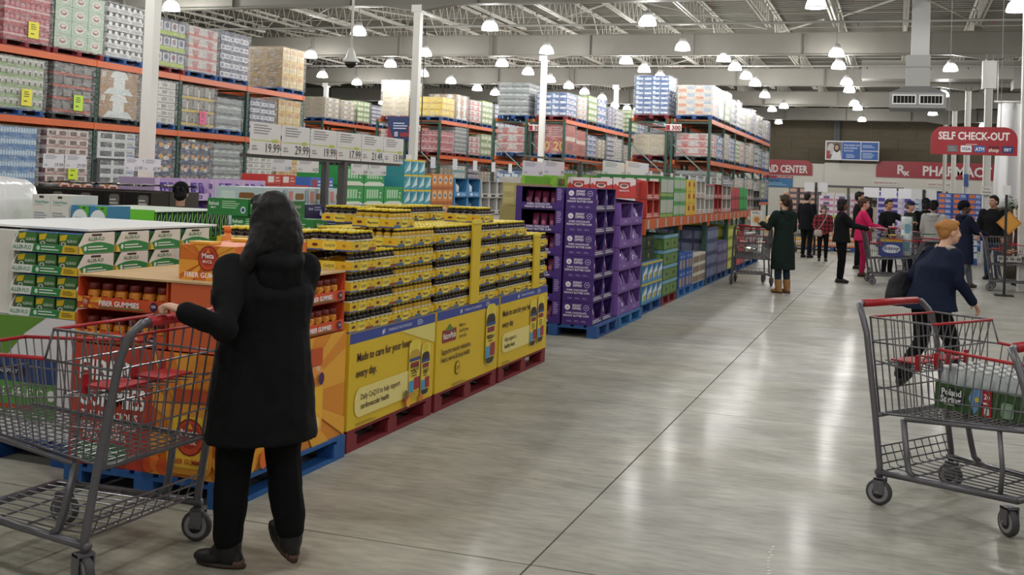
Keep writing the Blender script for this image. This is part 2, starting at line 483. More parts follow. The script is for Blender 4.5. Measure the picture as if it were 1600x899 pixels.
# ---------------------------------------------------------------- cartons and wrapped pallet loads
def carton_mesh(name, w, d, h, base, px=(), py=(), top=None, pnx=None):
    """w along X, d along Y, h; centred on x,y, base at 0. px: print on +X face, py: print on -Y face; print coords 0..1"""
    b = MB(); e = .003
    b.box((-w / 2 + e, -d / 2 + e, 0), (w / 2 - e, d / 2 - e, h - e), base)
    if top: b.box((-w / 2 + .001, -d / 2 + .001, h - .012), (w / 2 - .001, d / 2 - .001, h - .002), top)
    def sc(items, a, c):
        out = []
        for it in items:
            t = it[0]; it = list(it)
            if t in 'r': it[1] *= a; it[3] *= a; it[2] *= c; it[4] *= c
            elif t == 'R': it[1] *= a; it[3] *= a; it[2] *= c; it[4] *= c; it[5] *= min(a, c)
            elif t == 'e': it[1] *= a; it[2] *= c; it[3] *= a; it[4] *= c
            elif t == 'p': it[1] = [(x * a, y * c) for x, y in it[1]]
            elif t == 't':
                it[1] *= a; it[2] *= c; it[3] *= c
                if len(it) > 7 and it[7]: it[7] *= a
            elif t == 'lines': it[1] *= a; it[3] *= a; it[2] *= c; it[4] *= c
            out.append(tuple(it))
        return out
    decal(b, (w / 2 - e, -d / 2, 0), (0, 1, 0), (0, 0, 1), sc(px, d, h))
    decal(b, (-w / 2, -d / 2 + e, 0), (1, 0, 0), (0, 0, 1), sc(py, w, h))
    return b.mesh(name)

def pallet_mesh(col, w=1.0, d=1.2):
    p = MB(); m = M(col, .7, var=.25, scale=9)
    for i in range(5):
        x = -w / 2 + .07 + i * (w - .14) / 4
        p.box((x - .06, -d / 2, .105), (x + .06, d / 2, .125), m)
    for y in (-d / 2 + .05, 0, d / 2 - .05):
        p.box((-w / 2, y - .05, .085), (w / 2, y + .05, .105), m)
        for x in (-w / 2 + .06, 0, w / 2 - .06): p.box((x - .06, y - .05, .02), (x + .06, y + .05, .085), m)
    for x in (-w / 2 + .06, 0, w / 2 - .06): p.box((x - .05, -d / 2, 0), (x + .05, d / 2, .02), m)
    return p.mesh('pallet')
BLUE, RED, BLK = '27528f', '7c2029', '2a2a2c'
PAL = {c: pallet_mesh(c) for c in (BLUE, RED, BLK)}

# carton styles: (base, +X print, -Y print)
W_, K_ = 'e9e9e6', '232326'
STY = {
 'red': ('b23a42', [('r', 0, .55, 1, .95, '8c2028'), ('r', 0, .3, 1, .45, 'd9b9b6')] + [('e', .17 + .33 * i, .7, .13, .2, 'c8707a') for i in range(3)], None, 'maroon and red snack packs'),
 'mint': ('b9cdb6', [('e', .5, .5, .28, .3, 'f1efe9'), ('e', .5, .5, .2, .2, '9c5a60'), ('e', .5, .55, .15, .1, 'e8d8d2')], [('r', 0, 0, 1, 1, '2f4424'), ('e', .5, .5, .25, .28, 'b0a8a0')], 'pale green cartons with round labels'),
 'cups': (W_, [('r', 0, .5, 1, .95, K_), ('e', .25, .62, .14, .25, 'f4f4f4'), ('e', .75, .62, .14, .25, 'f4f4f4'), ('lines', .05, .08, .95, .42, 3, '77787c')], [('r', 0, .5, 1, .95, '1c1c1e'), ('r', .1, .1, .9, .4, 'b5b5b5')], 'black and white printed cartons'),
 'navylime': ('2b3350', [('r', 0, 0, 1, .28, 'a9c23a'), ('r', .04, .3, .46, .85, 'd9dadb'), ('r', .54, .3, .96, .85, 'c9cbd2'), ('e', .25, .6, .12, .2, '84505a'), ('e', .75, .6, .12, .2, '4a4f78')], None, 'navy cartons with lime bands'),
 'redwhite': ('d8d2cf', [('r', .0, .1, 1, .35, 'c9756c'), ('p', [(.4, .1), (.6, .1), (.75, .9), (.25, .9)], 'c2463f'), ('lines', .05, .5, .95, .85, 3, 'a8a5a4')], None, 'white cartons with red print'),
 'navywhite': ('e4e5ea', [('r', 0, .55, 1, 1, '3a3d5e'), ('r', .1, .1, .4, .45, '6a6d8c'), ('r', .55, .15, .9, .4, '8d8fa8')], [('r', 0, 0, 1, 1, '33344c'), ('r', .15, .2, .8, .5, '8486a0')], 'white and navy cartons'),
 'gold': ('c9a548', [('r', .08, .1, .92, .5, 'e0cf98'), ('e', .5, .68, .3, .2, 'b07b2c'), ('lines', .1, .15, .9, .45, 3, '9c7a30')], [('r', 0, 0, 1, 1, '8a6a22'), ('lines', .1, .1, .9, .8, 4, '5c4716')], 'gold cartons'),
 'cans': ('bfc7b4', [('r', .02, .05, .98, .5, '8fae6c')] + [('e', .13 + .25 * i, .6, .1, .32, 'dcdcd8') for i in range(4)] + [('r', .08 + .25 * i, .3, .18 + .25 * i, .7, '6a5a54') for i in range(4)], None, 'green and silver drink cans'),
 'blackorange': ('3a3433', [('r', 0, .05, 1, .28, 'b8502f'), ('r', .05, .35, .45, .9, '7b7875'), ('r', .55, .35, .95, .9, '8d8a86')], [('r', 0, .1, 1, .3, '91402a')], 'black trays with orange bands'),
 'kraft': ('a9845c', [('r', .35, .0, .65, 1, 'e3e6e6'), ('p', [(.25, .7), (.75, .7), (.68, .95), (.32, .95)], 'e3e6e6'), ('p', [(.1, .0), (.9, .0), (.75, .28), (.25, .28)], 'd9e2e2'), ('R', .04, .72, .14, .93, .3, 'f0f0ee')], None, 'brown cardboard with a white stripe'),
 'white': ('e6e5df', [('r', 0, .8, 1, .95, '8b8a84'), ('r', .1, .15, .45, .65, '9d9b96'), ('r', .55, .15, .9, .65, 'b8b6b0')], None, 'white cartons of grey cans'),
 'yellowblack': ('4a463c', [('r', 0, .0, 1, .2, 'd4b32e'), ('r', .05, .3, .45, .95, '9c9a92'), ('r', .55, .3, .95, .95, '88857c'), ('r', .45, .2, .55, .8, 'e0dcd0')], [('e', .5, .5, .4, .4, 'd8b01e'), ('e', .5, .5, .3, .3, '2c2824')], 'black and yellow cartons'),
 'grey': ('8d9494', [('r', 0, .35, 1, .55, '4e5558'), ('p', [(0, .1), (.25, .3), (.5, .1), (.75, .3), (1, .1), (1, 0), (0, 0)], 'c2cccc')], None, 'grey shrink-wrapped packs'),
 'water': ('6f9cc8', [('r', 0, .1, 1, .5, '3f79b4')] + [('e', .1 + .2 * i, .7, .085, .25, 'c3dcf0') for i in range(5)], None, 'blue cases of bottled water'),
 'pink': ('e2d6d2', [('r', 0, 0, 1, .22, 'c08a88'), ('R', .1, .32, .42, .8, .1, '6b4b3e'), ('R', .58, .32, .9, .8, .1, '7b5a4a'), ('e', .5, .2, .12, .2, 'b28a70')], [('r', 0, .2, 1, .8, '7d2a2c'), ('r', .2, .3, .8, .7, '2c1a18')], 'white and pink window cartons'),
 'foam': ('d9dcde', [('R', .08, .25, .38, .85, .1, '4c5052'), ('R', .45, .25, .72, .85, .1, '565a5c'), ('r', .78, .3, .98, .5, '6b7fb0'), ('lines', .78, .6, .98, .9, 2, '55585c')], None, 'white trays with dark windows'),
 'banana': ('34496e', [('e', .25, .6, .16, .22, 'e0a332'), ('e', .6, .45, .2, .2, 'd9d4c8'), ('e', .8, .7, .14, .16, 'd77f2e'), ('r', 0, 0, 1, .12, '22304c')], [('r', 0, 0, 1, 1, '1c2130')], 'navy cartons with orange fruit print'),
 'plum': ('4b4e6c', [('r', .06, .1, .48, .85, '9fa2bd'), ('r', .54, .1, .94, .85, 'b6b4c4'), ('e', .27, .5, .14, .24, '5c3a58')], None, 'dusty violet packs'),
 'yellow': ('e3c21f', [('r', 0, .0, 1, .15, 'b9951a'), ('lines', .1, .3, .9, .8, 3, 'f2e27c')], None, 'bright yellow packs'),
 'lime': ('8ea95a', [('e', .3, .5, .2, .3, 'e6ead8'), ('e', .72, .5, .2, .3, 'dde3c8'), ('r', 0, 0, 1, .12, '4d6a2c')], None, 'lime green packs'),
 'bluewhite': ('3f6fb0', [('r', .05, .15, .45, .85, 'dfe6ee'), ('r', .55, .15, .95, .6, 'c7d3e4'), ('r', 0, 0, 1, .12, '27456f'), ('e', .25, .5, .12, .2, 'c04a4a')], [('r', .05, .12, .45, .8, 'dbe6f2'), ('r', .55, .12, .95, .5, 'e8eef5'), ('r', .2, .55, .8, .9, '2a5596')], 'blue and white paper packs'),
 'orangewhite': ('d8cfc4', [('r', .05, .1, .5, .5, 'cf8560'), ('r', .55, .45, .95, .9, 'a9b7c6'), ('lines', .05, .6, .5, .9, 2, '8c8a88')], [('r', .05, .1, .5, .5, 'cf8a66'), ('r', .55, .45, .95, .9, '9fb2c8')], 'pale cartons with orange print'),
 'tan': ('c3b59a', [('r', 0, .0, 1, .12, '8d7f66'), ('e', .3, .55, .16, .25, '6e8aa0'), ('e', .7, .55, .16, .25, 'e4dfd2')], [('lines', .1, .2, .9, .8, 4, '94886f')], 'tan wrapped cartons'),
 'teal': ('cfe0dd', [('r', .05, .1, .95, .4, '5fa3a8'), ('e', .5, .65, .25, .2, 'e9efe8')], [('r', .05, .1, .95, .4, '5fa3a8')], 'pale teal cartons'),
 'twenty': ('b5442f', [('r', 0, .45, 1, .6, 'e0d0c0'), ('e', .5, .25, .3, .15, '8a2d22')], [('r', 0, 0, 1, .5, 'b33a26'), ('t', .2, .1, .32, '20', 'e8c43a'), ('r', 0, .55, 1, .95, 'c98a86'), ('lines', .05, .6, .95, .9, 4, '7d2c2c')], 'red cartons marked with a yellow number'),
}
_cart = {}
def style_carton(sty, w, d, h):
    k = (sty, round(w, 2), round(d, 2), round(h, 2))
    if k not in _cart:
        base, px, py, _ = STY[sty]
        _cart[k] = carton_mesh('carton', w, d, h, M(base, .5, var=.06), px, py if py is not None else px)
    return _cart[k]
WRAPM = {}
def wrap_mesh(w, d, h, seed):
    k = (round(w, 2), round(d, 2), round(h, 2), seed)
    if k not in WRAPM:
        b = MB(); r = random.Random(seed); e = .022; N = 5
        vs, fs = [], []
        ring = [(-w / 2 - e, -d / 2 - e), (0, -d / 2 - e * .6), (w / 2 + e, -d / 2 - e), (w / 2 + e * .6, 0), (w / 2 + e, d / 2 + e), (0, d / 2 + e * .6), (-w / 2 - e, d / 2 + e), (-w / 2 - e * .6, 0)]
        for i in range(N):
            for (x, y) in ring: vs.append((x + r.uniform(-.006, .006), y + r.uniform(-.006, .006), .09 + (h - .08) * i / (N - 1)))
        for i in range(N - 1):
            for q in range(8): fs.append((i * 8 + q, i * 8 + (q + 1) % 8, (i + 1) * 8 + (q + 1) % 8, (i + 1) * 8 + q))
        fs.append(tuple((N - 1) * 8 + q for q in range(8)))
        b.add(vs, fs, film()); WRAPM[k] = b.mesh('stretch_wrap')
    return WRAPM[k]
NOTE = {}
def note(col):
    if col not in NOTE:
        b = MB().box((0, -.12, -.14), (.004, .12, .14), M(col, .6)); decal(b, (.004, -.12, -.14), (0, 1, 0), (0, 0, 1), [('lines', .05, .14, .19, .25, 3, '54601c'), ('lines', .05, .05, .16, .1, 1, '54601c')]); NOTE[col] = b.mesh('paper_note')
    return NOTE[col]
far_mesh = {}
def wrapped_pallet(x, y, z, h, d, ny, nz, sty, pal, label, w=1.0, fine=True, nx=3, wrap=True, notecol=None, rz=0, group=None, noff=(0, 0)):
    if abs(x + 10) < .8 and abs(y - 40.4) < .8: return
    t = thing('wrapped_pallet', label, 'pallet', (x, y, z + .004), rz, group)
    dd = d
    p = put('pallet', PAL[pal], t); p.scale = (w, dd / 1.2, 1)
    gw, gd, gh = w - .04, d - .04, h - .13
    if fine:
        cm_ = style_carton(sty, gw / nx, gd / ny, gh / nz)
        for k in range(nz):
            for j in range(ny):
                for i in range(nx):
                    if i == nx - 1 or j == 0:
                        put('carton', cm_, t, (-gw / 2 + gw / nx * (i + .5), -gd / 2 + gd / ny * (j + .5), .126 + gh / nz * k))
        if nx > 1: MB().box((-gw / 2 + .01, -gd / 2 + gd / ny, .126), (gw / 2 - gw / nx, gd / 2, .12 + gh), M(STY[sty][0], .5, var=.06)).build('inner_load', t)
    else:
        k_ = (sty, round(d, 2), round(h, 1), ny, nz)
        if k_ not in far_mesh:
            b = MB(); base, px, py, _ = STY[sty]; sm = style_carton(sty, gw / nx, gd / ny, gh / nz)
            vs = [v.co.copy() for v in sm.vertices]; fs = [(tuple(pg.vertices), pg.material_index) for pg in sm.polygons]
            for k in range(nz):
                for j in range(ny):
                    for i in range(nx):
                        if i == nx - 1 or j == 0:
                            of = V3((-gw / 2 + gw / nx * (i + .5), -gd / 2 + gd / ny * (j + .5), .126 + gh / nz * k))
                            base_i = len(b.v); b.v += [tuple(v + of) for v in vs]
                            for f, mi in fs:
                                b.f.append(tuple(base_i + q for q in f)); b.mi.append(b.m(sm.materials[mi])); b.sm.append(False)
            b.box((-gw / 2, -gd / 2 + .03, .126), (gw / 2 - .03, gd / 2, .12 + gh), M(base, .5))
            far_mesh[k_] = b.mesh('carton_load')
        put('carton_load', far_mesh[k_], t, kind='stuff')
    if wrap: put('stretch_wrap', wrap_mesh(w, d, h, RND.randrange(3)), t)
    if notecol: put('paper_note', note(notecol), t, (w / 2 + .03, noff[0], h * .32 + noff[1]))
    return t

OR = M('d9652b', .45, var=.08, scale=3); GRN = M('2f5347', .5, var=.1); 
def upright_mesh(H, depth):
    b = MB()
    for x in (0, -depth):
        b.box((x - .07, -.04, 0), (x, .04, H), GRN)
        for k in range(int(H / .1)): # punched slots seen as dark insets
            b.box((x - .003, -.012, .06 + k * .1), (x + .001, .012, .1 + k * .1), M('12201b', .8))
    z, s = .2, 0
    while z + .9 < H:
        a, c = (-.04, -depth - .03)
        b.tube([(a if s == 0 else c, 0, z), (c if s == 0 else a, 0, z + .9)], .018, M('8fa39b', .5), 4)
        z += .9; s ^= 1
    for z in (.2, H - .1): b.box((-depth - .05, -.015, z - .02), (-.02, .015, z + .02), GRN)
    return b.mesh('upright')
def beam_mesh(L, face=True):
    b = MB(); b.box((-.05, .04, -.115), (0, L - .04, 0), OR); b.box((-.055, .0, -.118), (.008, .05, -.001), OR); b.box((-.055, L - .05, -.118), (.008, L, -.001), OR)
    return b.mesh('beam')
def rack(label, x, ypos, levels, depth=1.05, H=3.59, deck=True):
    """pallet rack whose aisle face is at x (facing +X); posts at ypos"""
    t = thing('pallet_rack', label, 'rack', (0, 0, 0))
    um = upright_mesh(H, depth); bms = {}
    for y in ypos: put('upright', um, t, (x, y, 0))
    for a, b in zip(ypos[:-1], ypos[1:]):
        L = round(b - a, 3)
        if L not in bms: bms[L] = beam_mesh(L)
        for z in levels:
            put('beam', bms[L], t, (x + .01, a, z)); put('beam', bms[L], t, (x - depth + .05, a, z))
    if deck:
        for z in levels:
            b = MB()
            y = ypos[0] + .15
            while y < ypos[-1]:
                b.box((x - depth, y, z - .05), (x - .04, y + .08, z - .008), M('8a5a3c', .7)); y += .42
            b.build('pallet_support', t)
    return t

# ---- left rack, three visible storage levels
LX = -14.0
rack('long orange-beamed pallet rack filling the left wall side', LX, [9.28 + 2.515 * i for i in range(7)], (1.18, 2.45, 3.6))
rows = [
 (3.6, [(14.49, 15.58, 1.0, 'red', RED, 3, 4, 'f0e64a'), (15.66, 16.97, 1.12, 'mint', RED, 3, 4, None), (17.03, 18.1, 1.14, 'cups', BLUE, 3, 6, None), (18.45, 19.47, 1.08, 'navylime', RED, 2, 3, None), (19.55, 20.62, 1.06, 'redwhite', BLUE, 2, 4, None), (20.71, 21.84, 1.12, 'navywhite', BLUE, 3, 5, None), (23.3, 24.36, 1.1, 'gold', BLUE, 3, 3, None), (12.2, 13.3, 1.1, 'tan', BLUE, 3, 4, None)]),
 (2.45, [(14.4, 15.5, .98, 'cans', BLUE, 2, 5, 'f0e64a'), (15.69, 16.72, 1.0, 'blackorange', BLK, 2, 4, 'c9ee55'), (16.9, 18.02, 1.01, 'kraft', BLK, 1, 2, None), (18.2, 19.22, .98, 'white', BLUE, 2, 6, None), (19.41, 20.61, .96, 'yellowblack', BLUE, 3, 3, 'f26a9e'), (20.66, 21.66, .8, 'grey', BLUE, 1, 3, None), (21.97, 23.07, .9, 'navywhite', BLUE, 3, 5, None), (23.19, 24.28, .98, 'gold', BLUE, 3, 3, None), (12.0, 13.1, 1.0, 'pink', BLUE, 3, 4, None)]),
 (1.18, [(14.41, 15.4, 1.08, 'water', BLK, 3, 5, None), (15.6, 16.7, 1.1, 'pink', BLK, 2, 6, 'd8f03c'), (16.9, 18.02, 1.12, 'foam', BLK, 1, 6, None), (18.2, 19.2, 1.05, 'banana', BLK, 2, 4, None), (19.44, 20.52, 1.06, 'banana', BLK, 3, 4, None), (20.6, 21.7, 1.06, 'grey', BLK, 2, 5, None), (21.95, 23.05, 1.0, 'white', BLK, 2, 6, None), (23.2, 24.3, 1.0, 'gold', BLK, 2, 4, None)]),
]
LVN = {3.6: 'on the top beams', 2.45: 'on the middle beams', 1.18: 'on the lowest visible beams'}
for z, lst in rows:
    for k, (a, b, h, sty, pal, ny, nz, nc) in enumerate(sorted(lst)):
        wrapped_pallet(LX - .5, (a + b) / 2, z, h, b - a, ny, nz, sty, pal, '%s pallet %s of left rack, %s along' % (STY[sty][3], LVN[z].replace(' the', '').replace(' visible', ''), ORD[k]), nx=2, notecol=nc, group='pallets stored on the left rack', noff=(.1, 0))
# ---- far racks beyond the cross aisle
r2 = random.Random(21)
pool = ['orangewhite', 'tan', 'teal', 'bluewhite', 'lime', 'redwhite', 'plum', 'white', 'navywhite', 'yellowblack', 'grey', 'mint', 'cups']
def far_rack(name, short, x, y0, nb, first_top, first_mid, group, back=True, low=True):
    posts = [y0 + 2.5 * i for i in range(nb + 1)]
    rack('pallet rack with orange beams and green posts, ' + name, x, posts, (1.25, 2.45, 3.6), deck=True)
    if back: rack('pallet rack backing onto the rack ' + name, x - 1.2, posts, (1.25, 2.45, 3.6), deck=False)
    for col, xx in enumerate((x - .5, x - 1.72)):
        for li, z in enumerate((3.6, 2.45, 1.25)):
            if z < 2 and not low: continue
            n = nb * 2 if col == 0 else 2 if back else 0
            for k in range(n):
                y = y0 + .65 + 2.5 * (k // 2) + 1.2 * (k % 2)
                lst = first_top if li == 0 else first_mid if li == 1 else []
                key = k if col == 0 else -1 - k
                spec = lst.get(key) if isinstance(lst, dict) else None
                if spec == 'none': continue
                sty, h, ny, nz = spec if spec else (r2.choice(pool), r2.choice((.75, .82, .9)) if z < 3 else r2.choice((.78, .86, .95)), r2.choice((2, 3)), r2.choice((3, 4, 5)))
                wrapped_pallet(xx, y, z, h, 1.08, ny, nz, sty, r2.choice((BLUE, BLUE, RED, BLK)),
                    '%s pallet, %s %s, %s%s' % (STY[sty][3].replace(' printed', '').replace(' wrapped', '').replace(' marked with', '').replace(' with', ''), ORD[k], ('on top tier', 'on middle tier', 'on low tier')[li], short, ' back side' if col else ''),
                    fine=False, nx=2, wrap=True, group=group)
far_rack('beside the wide aisle', 'rack by wide aisle', -4.9, 30.8, 6, {-1: ('bluewhite', 1.22, 3, 8), 0: ('orangewhite', .95, 3, 4), 1: ('teal', .95, 3, 4), 2: ('lime', 1.0, 3, 4)}, {-1: ('tan', .7, 2, 3), 0: ('redwhite', .75, 2, 3)}, 'pallets on the rack beside the wide aisle')
far_rack('second from the wide aisle', 'second far rack', -9.45, 32.0, 6, {0: ('bluewhite', .82, 2, 4), -1: ('grey', 1.1, 2, 5), 1: ('orangewhite', .8, 2, 4)}, {0: ('twenty', 1.0, 1, 1), -1: ('redwhite', .9, 2, 3), 1: ('twenty', .9, 1, 1)}, 'pallets on the second far rack')
far_rack('third from the wide aisle', 'third far rack', -14.1, 33.4, 6, {0: ('yellow', .76, 3, 3), 1: ('kraft', .95, 2, 2), 2: ('redwhite', .88, 2, 4), 3: ('lime', .9, 3, 4), 4: ('navywhite', .9, 2, 5), -1: ('tan', 1.3, 2, 7)}, {0: ('red', .8, 2, 3), -1: ('redwhite', .8, 3, 4), 1: ('grey', 1.0, 2, 6)}, 'pallets on the third far rack')
far_rack('fourth from the wide aisle', 'fourth far rack', -19.3, 35.0, 5, {0: ('tan', .85, 2, 4), 1: ('tan', .8, 2, 4), 2: ('lime', .92, 2, 4), 3: ('navywhite', .85, 3, 5), 4: ('plum', .8, 2, 4), -1: ('plum', .85, 2, 4)}, {}, 'pallets on the fourth far rack', low=False)
far_rack('beyond the fourth far rack', 'farthest rack', -24.0, 37.0, 4, {}, {}, 'pallets on the farthest left rack', low=False, back=False)
# ---------------------------------------------------------------- floor pallets (boards and blocks are parts)
_fp = {}
def floor_pallet(x, y, w, d, col, label, z=0.0, h=.13, rz=0.0):
    """centre x,y; w along X, d along Y"""
    t = thing('pallet', label, 'pallet', (x, y, z), rz)
    k = (col, w, d)
    m = M(col, .65, var=.3, scale=14, bump=.2)
    if k not in _fp:
        _fp[k] = (MB().box((-.055, -d / 2, 0), (.055, d / 2, .018), m).mesh('deck_board'), MB().box((-w / 2, -.05, 0), (w / 2, .05, .018), m).mesh('stringer_board'), MB().box((-.055, -.065, 0), (.055, .065, .076), m).mesh('block'))
    db, sb, bl = _fp[k]
    for i in range(7): put('deck_board', db, t, (-w / 2 + .055 + i * (w - .11) / 6, 0, .112))
    for yy in (-d / 2 + .05, 0, d / 2 - .05): put('stringer_board', sb, t, (0, yy, .094))
    for xx in (-w / 2 + .055, 0, w / 2 - .055):
        put('bottom_board', db, t, (xx, 0, 0))
        for yy in (-d / 2 + .065, 0, d / 2 - .065): put('block', bl, t, (xx, yy, .018))
    return t

def stack(mesh, name, cat, desc, group, x, y, z, dy, dz, ny, nz, dx=0, nx=1, where='', parts=None, skip=()):
    """copies of one carton mesh, each a thing of its own; rows from the bottom, columns from the near end"""
    for k in range(nz):
        for j in range(ny):
            for i in range(nx):
                if (j, k) in skip: continue
                lab = desc + (', %s tier' % ('only' if nz == 1 else 'top' if k == nz - 1 else 'bottom' if k == 0 else ORD[k])) + (', %s from near end' % ORD[j] if ny > 1 else '') + (', %s across' % ORD[i] if nx > 1 else '') + where
                put(name, mesh, None, (x + i * dx, y + j * dy, z + k * dz), cat=cat, label=lab, group=group)

# ---------------------------------------------------------------- fibre-gummies display
MX0, MX1, MY0, MY1 = -3.93, -3.0, 4.63, 5.82
floor_pallet(-3.46, 5.22, .96, 1.2, '245a9c', 'blue wooden pallet under the orange fiber gummies display')
ORG, ORD_, YEL = 'e2662a', 'c8402a', 'f0b522'
bin_ = thing('display_bin', 'orange cardboard display bin printed FIBER GUMMIES in front of woman', 'display', (0, 0, 0))
b = MB(); t = .008; z0, z1 = .131, .73
b.box((MX0, MY0, z0), (MX1, MY0 + t, z1), M('d4572c', .45)).box((MX1 - t, MY0 + t, z0), (MX1, MY1, z1), M('e08a26', .45)).box((MX0, MY0 + t, z0), (MX0 + t, MY1, z1), M(ORG, .5)).box((MX0 + t, MY1 - t, z0), (MX1 - t, MY1, z1), M(ORG, .5)).box((MX0 + t, MY0 + t, z1 - .03), (MX1 - t, MY1 - t, z1 - .01), M('caa878', .8))
b.build('carton_wall', bin_)
def metalogo(cx, cy, r):
    return [('e', cx, cy, r * 1.12, r * 1.22, '8c2418'), ('e', cx, cy, r, r * 1.1, 'd8502e'), ('e', cx, cy + r * .1, r * .86, r * .8, 'b93a2a'), ('p', [(cx - r * .25, cy + r * .55), (cx, cy + r * .95), (cx + r * .25, cy + r * .55)], 'f3a13a'), ('t', cx, cy + r * .05, r * .5, 'Meta', 'ffffff', 'c', r * 1.5, .02), ('t', cx, cy - r * .42, r * .3, 'MUCIL', 'ffe9d8', 'c', r * 1.1, .02)]
b = MB(); Wf = MX1 - MX0; Hf = z1 - z0
it = [('r', 0, 0, Wf, Hf, 'd9632c'), ('r', 0, 0, Wf * .55, Hf, 'c3402b')]
it += [('p', [(.50, 0), (Wf, 0), (Wf, Hf), (.62, Hf), (.52, .3)], 'e0832a')]
it += sunburst(.74, .2, .5, 'eda23a', 12, (.5, 0, Wf, Hf))
it += [('t', .06, .43, .1, 'FIBER', 'ffffff', 'l', .33, .03), ('t', .06, .3, .1, 'GUMMIES', 'ffffff', 'l', .40, .03), ('t', .08, .235, .04, 'THE DELICIOUS', 'ffffff', 'l', .34, .02), ('t', .08, .185, .035, 'WAY TO GET YOUR', 'ffffff', 'l', .34, .02), ('t', .10, .135, .035, 'DAILY FIBER', 'ffffff', 'l', .28, .02), ('R', .05, .02, .36, .115, .01, '3a7a4c')]
it += [('lines', .07, .03, .34, .105, 4, 'cfe5cf')]
it += [('R', .6, .02, .86, .36, .05, 'e79a33'), ('R', .63, .36, .83, .43, .02, 'c5502c'), ('R', .62, .05, .84, .3, .02, 'f2c23a')] + metalogo(.73, .2, .075) + [('t', .73, .07, .025, 'FIBER GUMMIES', 'b03a20', 'c', .2, .02)]
it += [('e', .5 + .04 * i, .045 + .015 * (i % 2), .03, .04, 'ee7a2a' if i % 2 else 'd9551f') for i in range(3)]
decal(b, (MX0, MY0, z0), (1, 0, 0), (0, 0, 1), it)
b.build('front_print', bin_)
b = MB(); Ls = MY1 - MY0
it = [('r', 0, 0, Ls, Hf, 'e38f28')] + sunburst(.62, .3, .9, 'eeac38', 14, (0, 0, Ls, Hf))
it += [('R', .5, .05, .92, .44, .06, 'f0a850'), ('R', .52, .44, .9, .54, .02, 'c9531f'), ('r', .55, .41, .87, .44, 'dfc4a0')]
it += [('e', .58 + .055 * (i % 5), .36 + .05 * (i // 5), .032, .03, ('e8762c', 'f29a48')[i % 2]) for i in range(10)]
it += [('R', .52, .13, .9, .33, .02, 'f4c030')] + metalogo(.71, .24, .09) + [('t', .71, .145, .03, 'FIBER GUMMIES', '7a2a1a', 'c', .34, .02), ('r', .52, .09, .78, .125, '3d7a3f'), ('t', .53, .095, .02, 'SUGAR FREE', 'ffffff', 'l', .22), ('e', .84, .13, .045, .05, 'f2b035'), ('e', .84, .13, .03, .035, 'f6d080'), ('e', .87, .37, .03, .035, '4a1e5c')]
it += [('e', .3 + .05 * i, .05 + .012 * (i % 2), .035, .045, ('e8702a', 'd4561e')[i % 2]) for i in range(6)]
decal(b, (MX1, MY0, z0), (0, 1, 0), (0, 0, 1), it)
b.build('side_print', bin_)
# gummy trays: two tiers, south and east faces, each tray open at the front with a printed lip
def gummy_bottle_mesh():
    b = MB()
    b.lathe([(.03, 0), (.034, .006), (.034, .075), (.03, .085), (.024, .09)], M('e8912c', .25, coat=.4), 12)
    b.lathe([(.0345, .012), (.0345, .064)], M('f0a53a', .4), 12, caps=False)
    b.lathe([(.03, .088), (.03, .118), (.028, .12)], M('7d2f2c', .4), 12)
    for a in range(0, 4):
        an = a * PI / 2
        c, s_ = math.cos(an), math.sin(an)
        decal(b, (.0347 * c, .0347 * s_, .038), (-s_, c, 0), (0, 0, 1), [('e', 0, 0, .019, .022, 'c43c26'), ('t', 0, -.002, .011, 'Meta', 'ffffff', 'c', .032), ('e', .016, .014, .007, .007, '4a2014')])
    return b.mesh('gummy_bottle')
gbm = gummy_bottle_mesh()
def gummy_tray(o, u, v, wid, z, label, nb):
    """o: left end of lip on the floor plan, u: along the lip, v: inwards"""
    t = thing('gummy_tray', label, 'tray', (0, 0, 0))
    o, u, v = V3(o), V3(u), V3(v); up = V3((0, 0, 1)); Z = V3((0, 0, z))
    T = Matrix((u, v, up)).transposed().to_4x4(); T.translation = o + Z
    b = MB(); m = M('d8532a', .5); inner = M('a83c22', .7); D = .3
    b.box((0, 0, 0), (wid, D, .006), inner, T).box((0, 0, .006), (.006, D, .158), m, T).box((wid - .006, 0, .006), (wid, D, .158), m, T).box((.006, D - .006, .006), (wid - .006, D, .158), inner, T)
    b.build('tray_shell', t)
    lp = MB().box((.006, 0, .006), (wid - .006, .006, .062), m, T)
    n = u.cross(up)
    decal(lp, o + Z, u, up, [('r', 0, .006, wid, .062, 'd9542c')] + sunburst(.06, .034, .09, 'f0b030', 9, (.0, .006, wid, .062)) + metalogo(.055, .034, .02) + [('t', .14, .022, .026, 'FIBER GUMMIES', 'ffffff', 'l', wid * .52, .025), ('r', .14, .012, .14 + wid * .5, .017, '4c8a4a'), ('e', wid - .07, .034, .022, .024, '3c1c4c'), ('t', wid - .07, .03, .014, '150', 'ffffff', 'c', .03)])
    lp.build('printed_lip', t)
    for i in range(nb):
        p = o + Z + u * (.045 + (wid - .12) * (i / max(nb - 1, 1)) + .015) + v * .055 + up * .007
        put('gummy_bottle', gbm, None, p, rz=i % 3 * .12 - .1, cat='bottle', label='orange gummy bottle, %s in ' % ORD[i] + label.replace('orange tray of fiber gummies', 'the tray'), group='fiber gummies bottles')
    return t
for k, z in enumerate((.735, .905)):
    tier = ('lower', 'upper')[k]
    gummy_tray((MX0 + .0, MY0 + .02, 0), (1, 0, 0), (0, 1, 0), .54, z, 'orange tray of fiber gummies facing the cart, %s tier' % tier, 6)
    gummy_tray((MX1 - .01, MY0 + .62, 0), (0, 1, 0), (-1, 0, 0), .55, z, 'orange tray of fiber gummies facing the aisle, %s tier' % tier, 6)
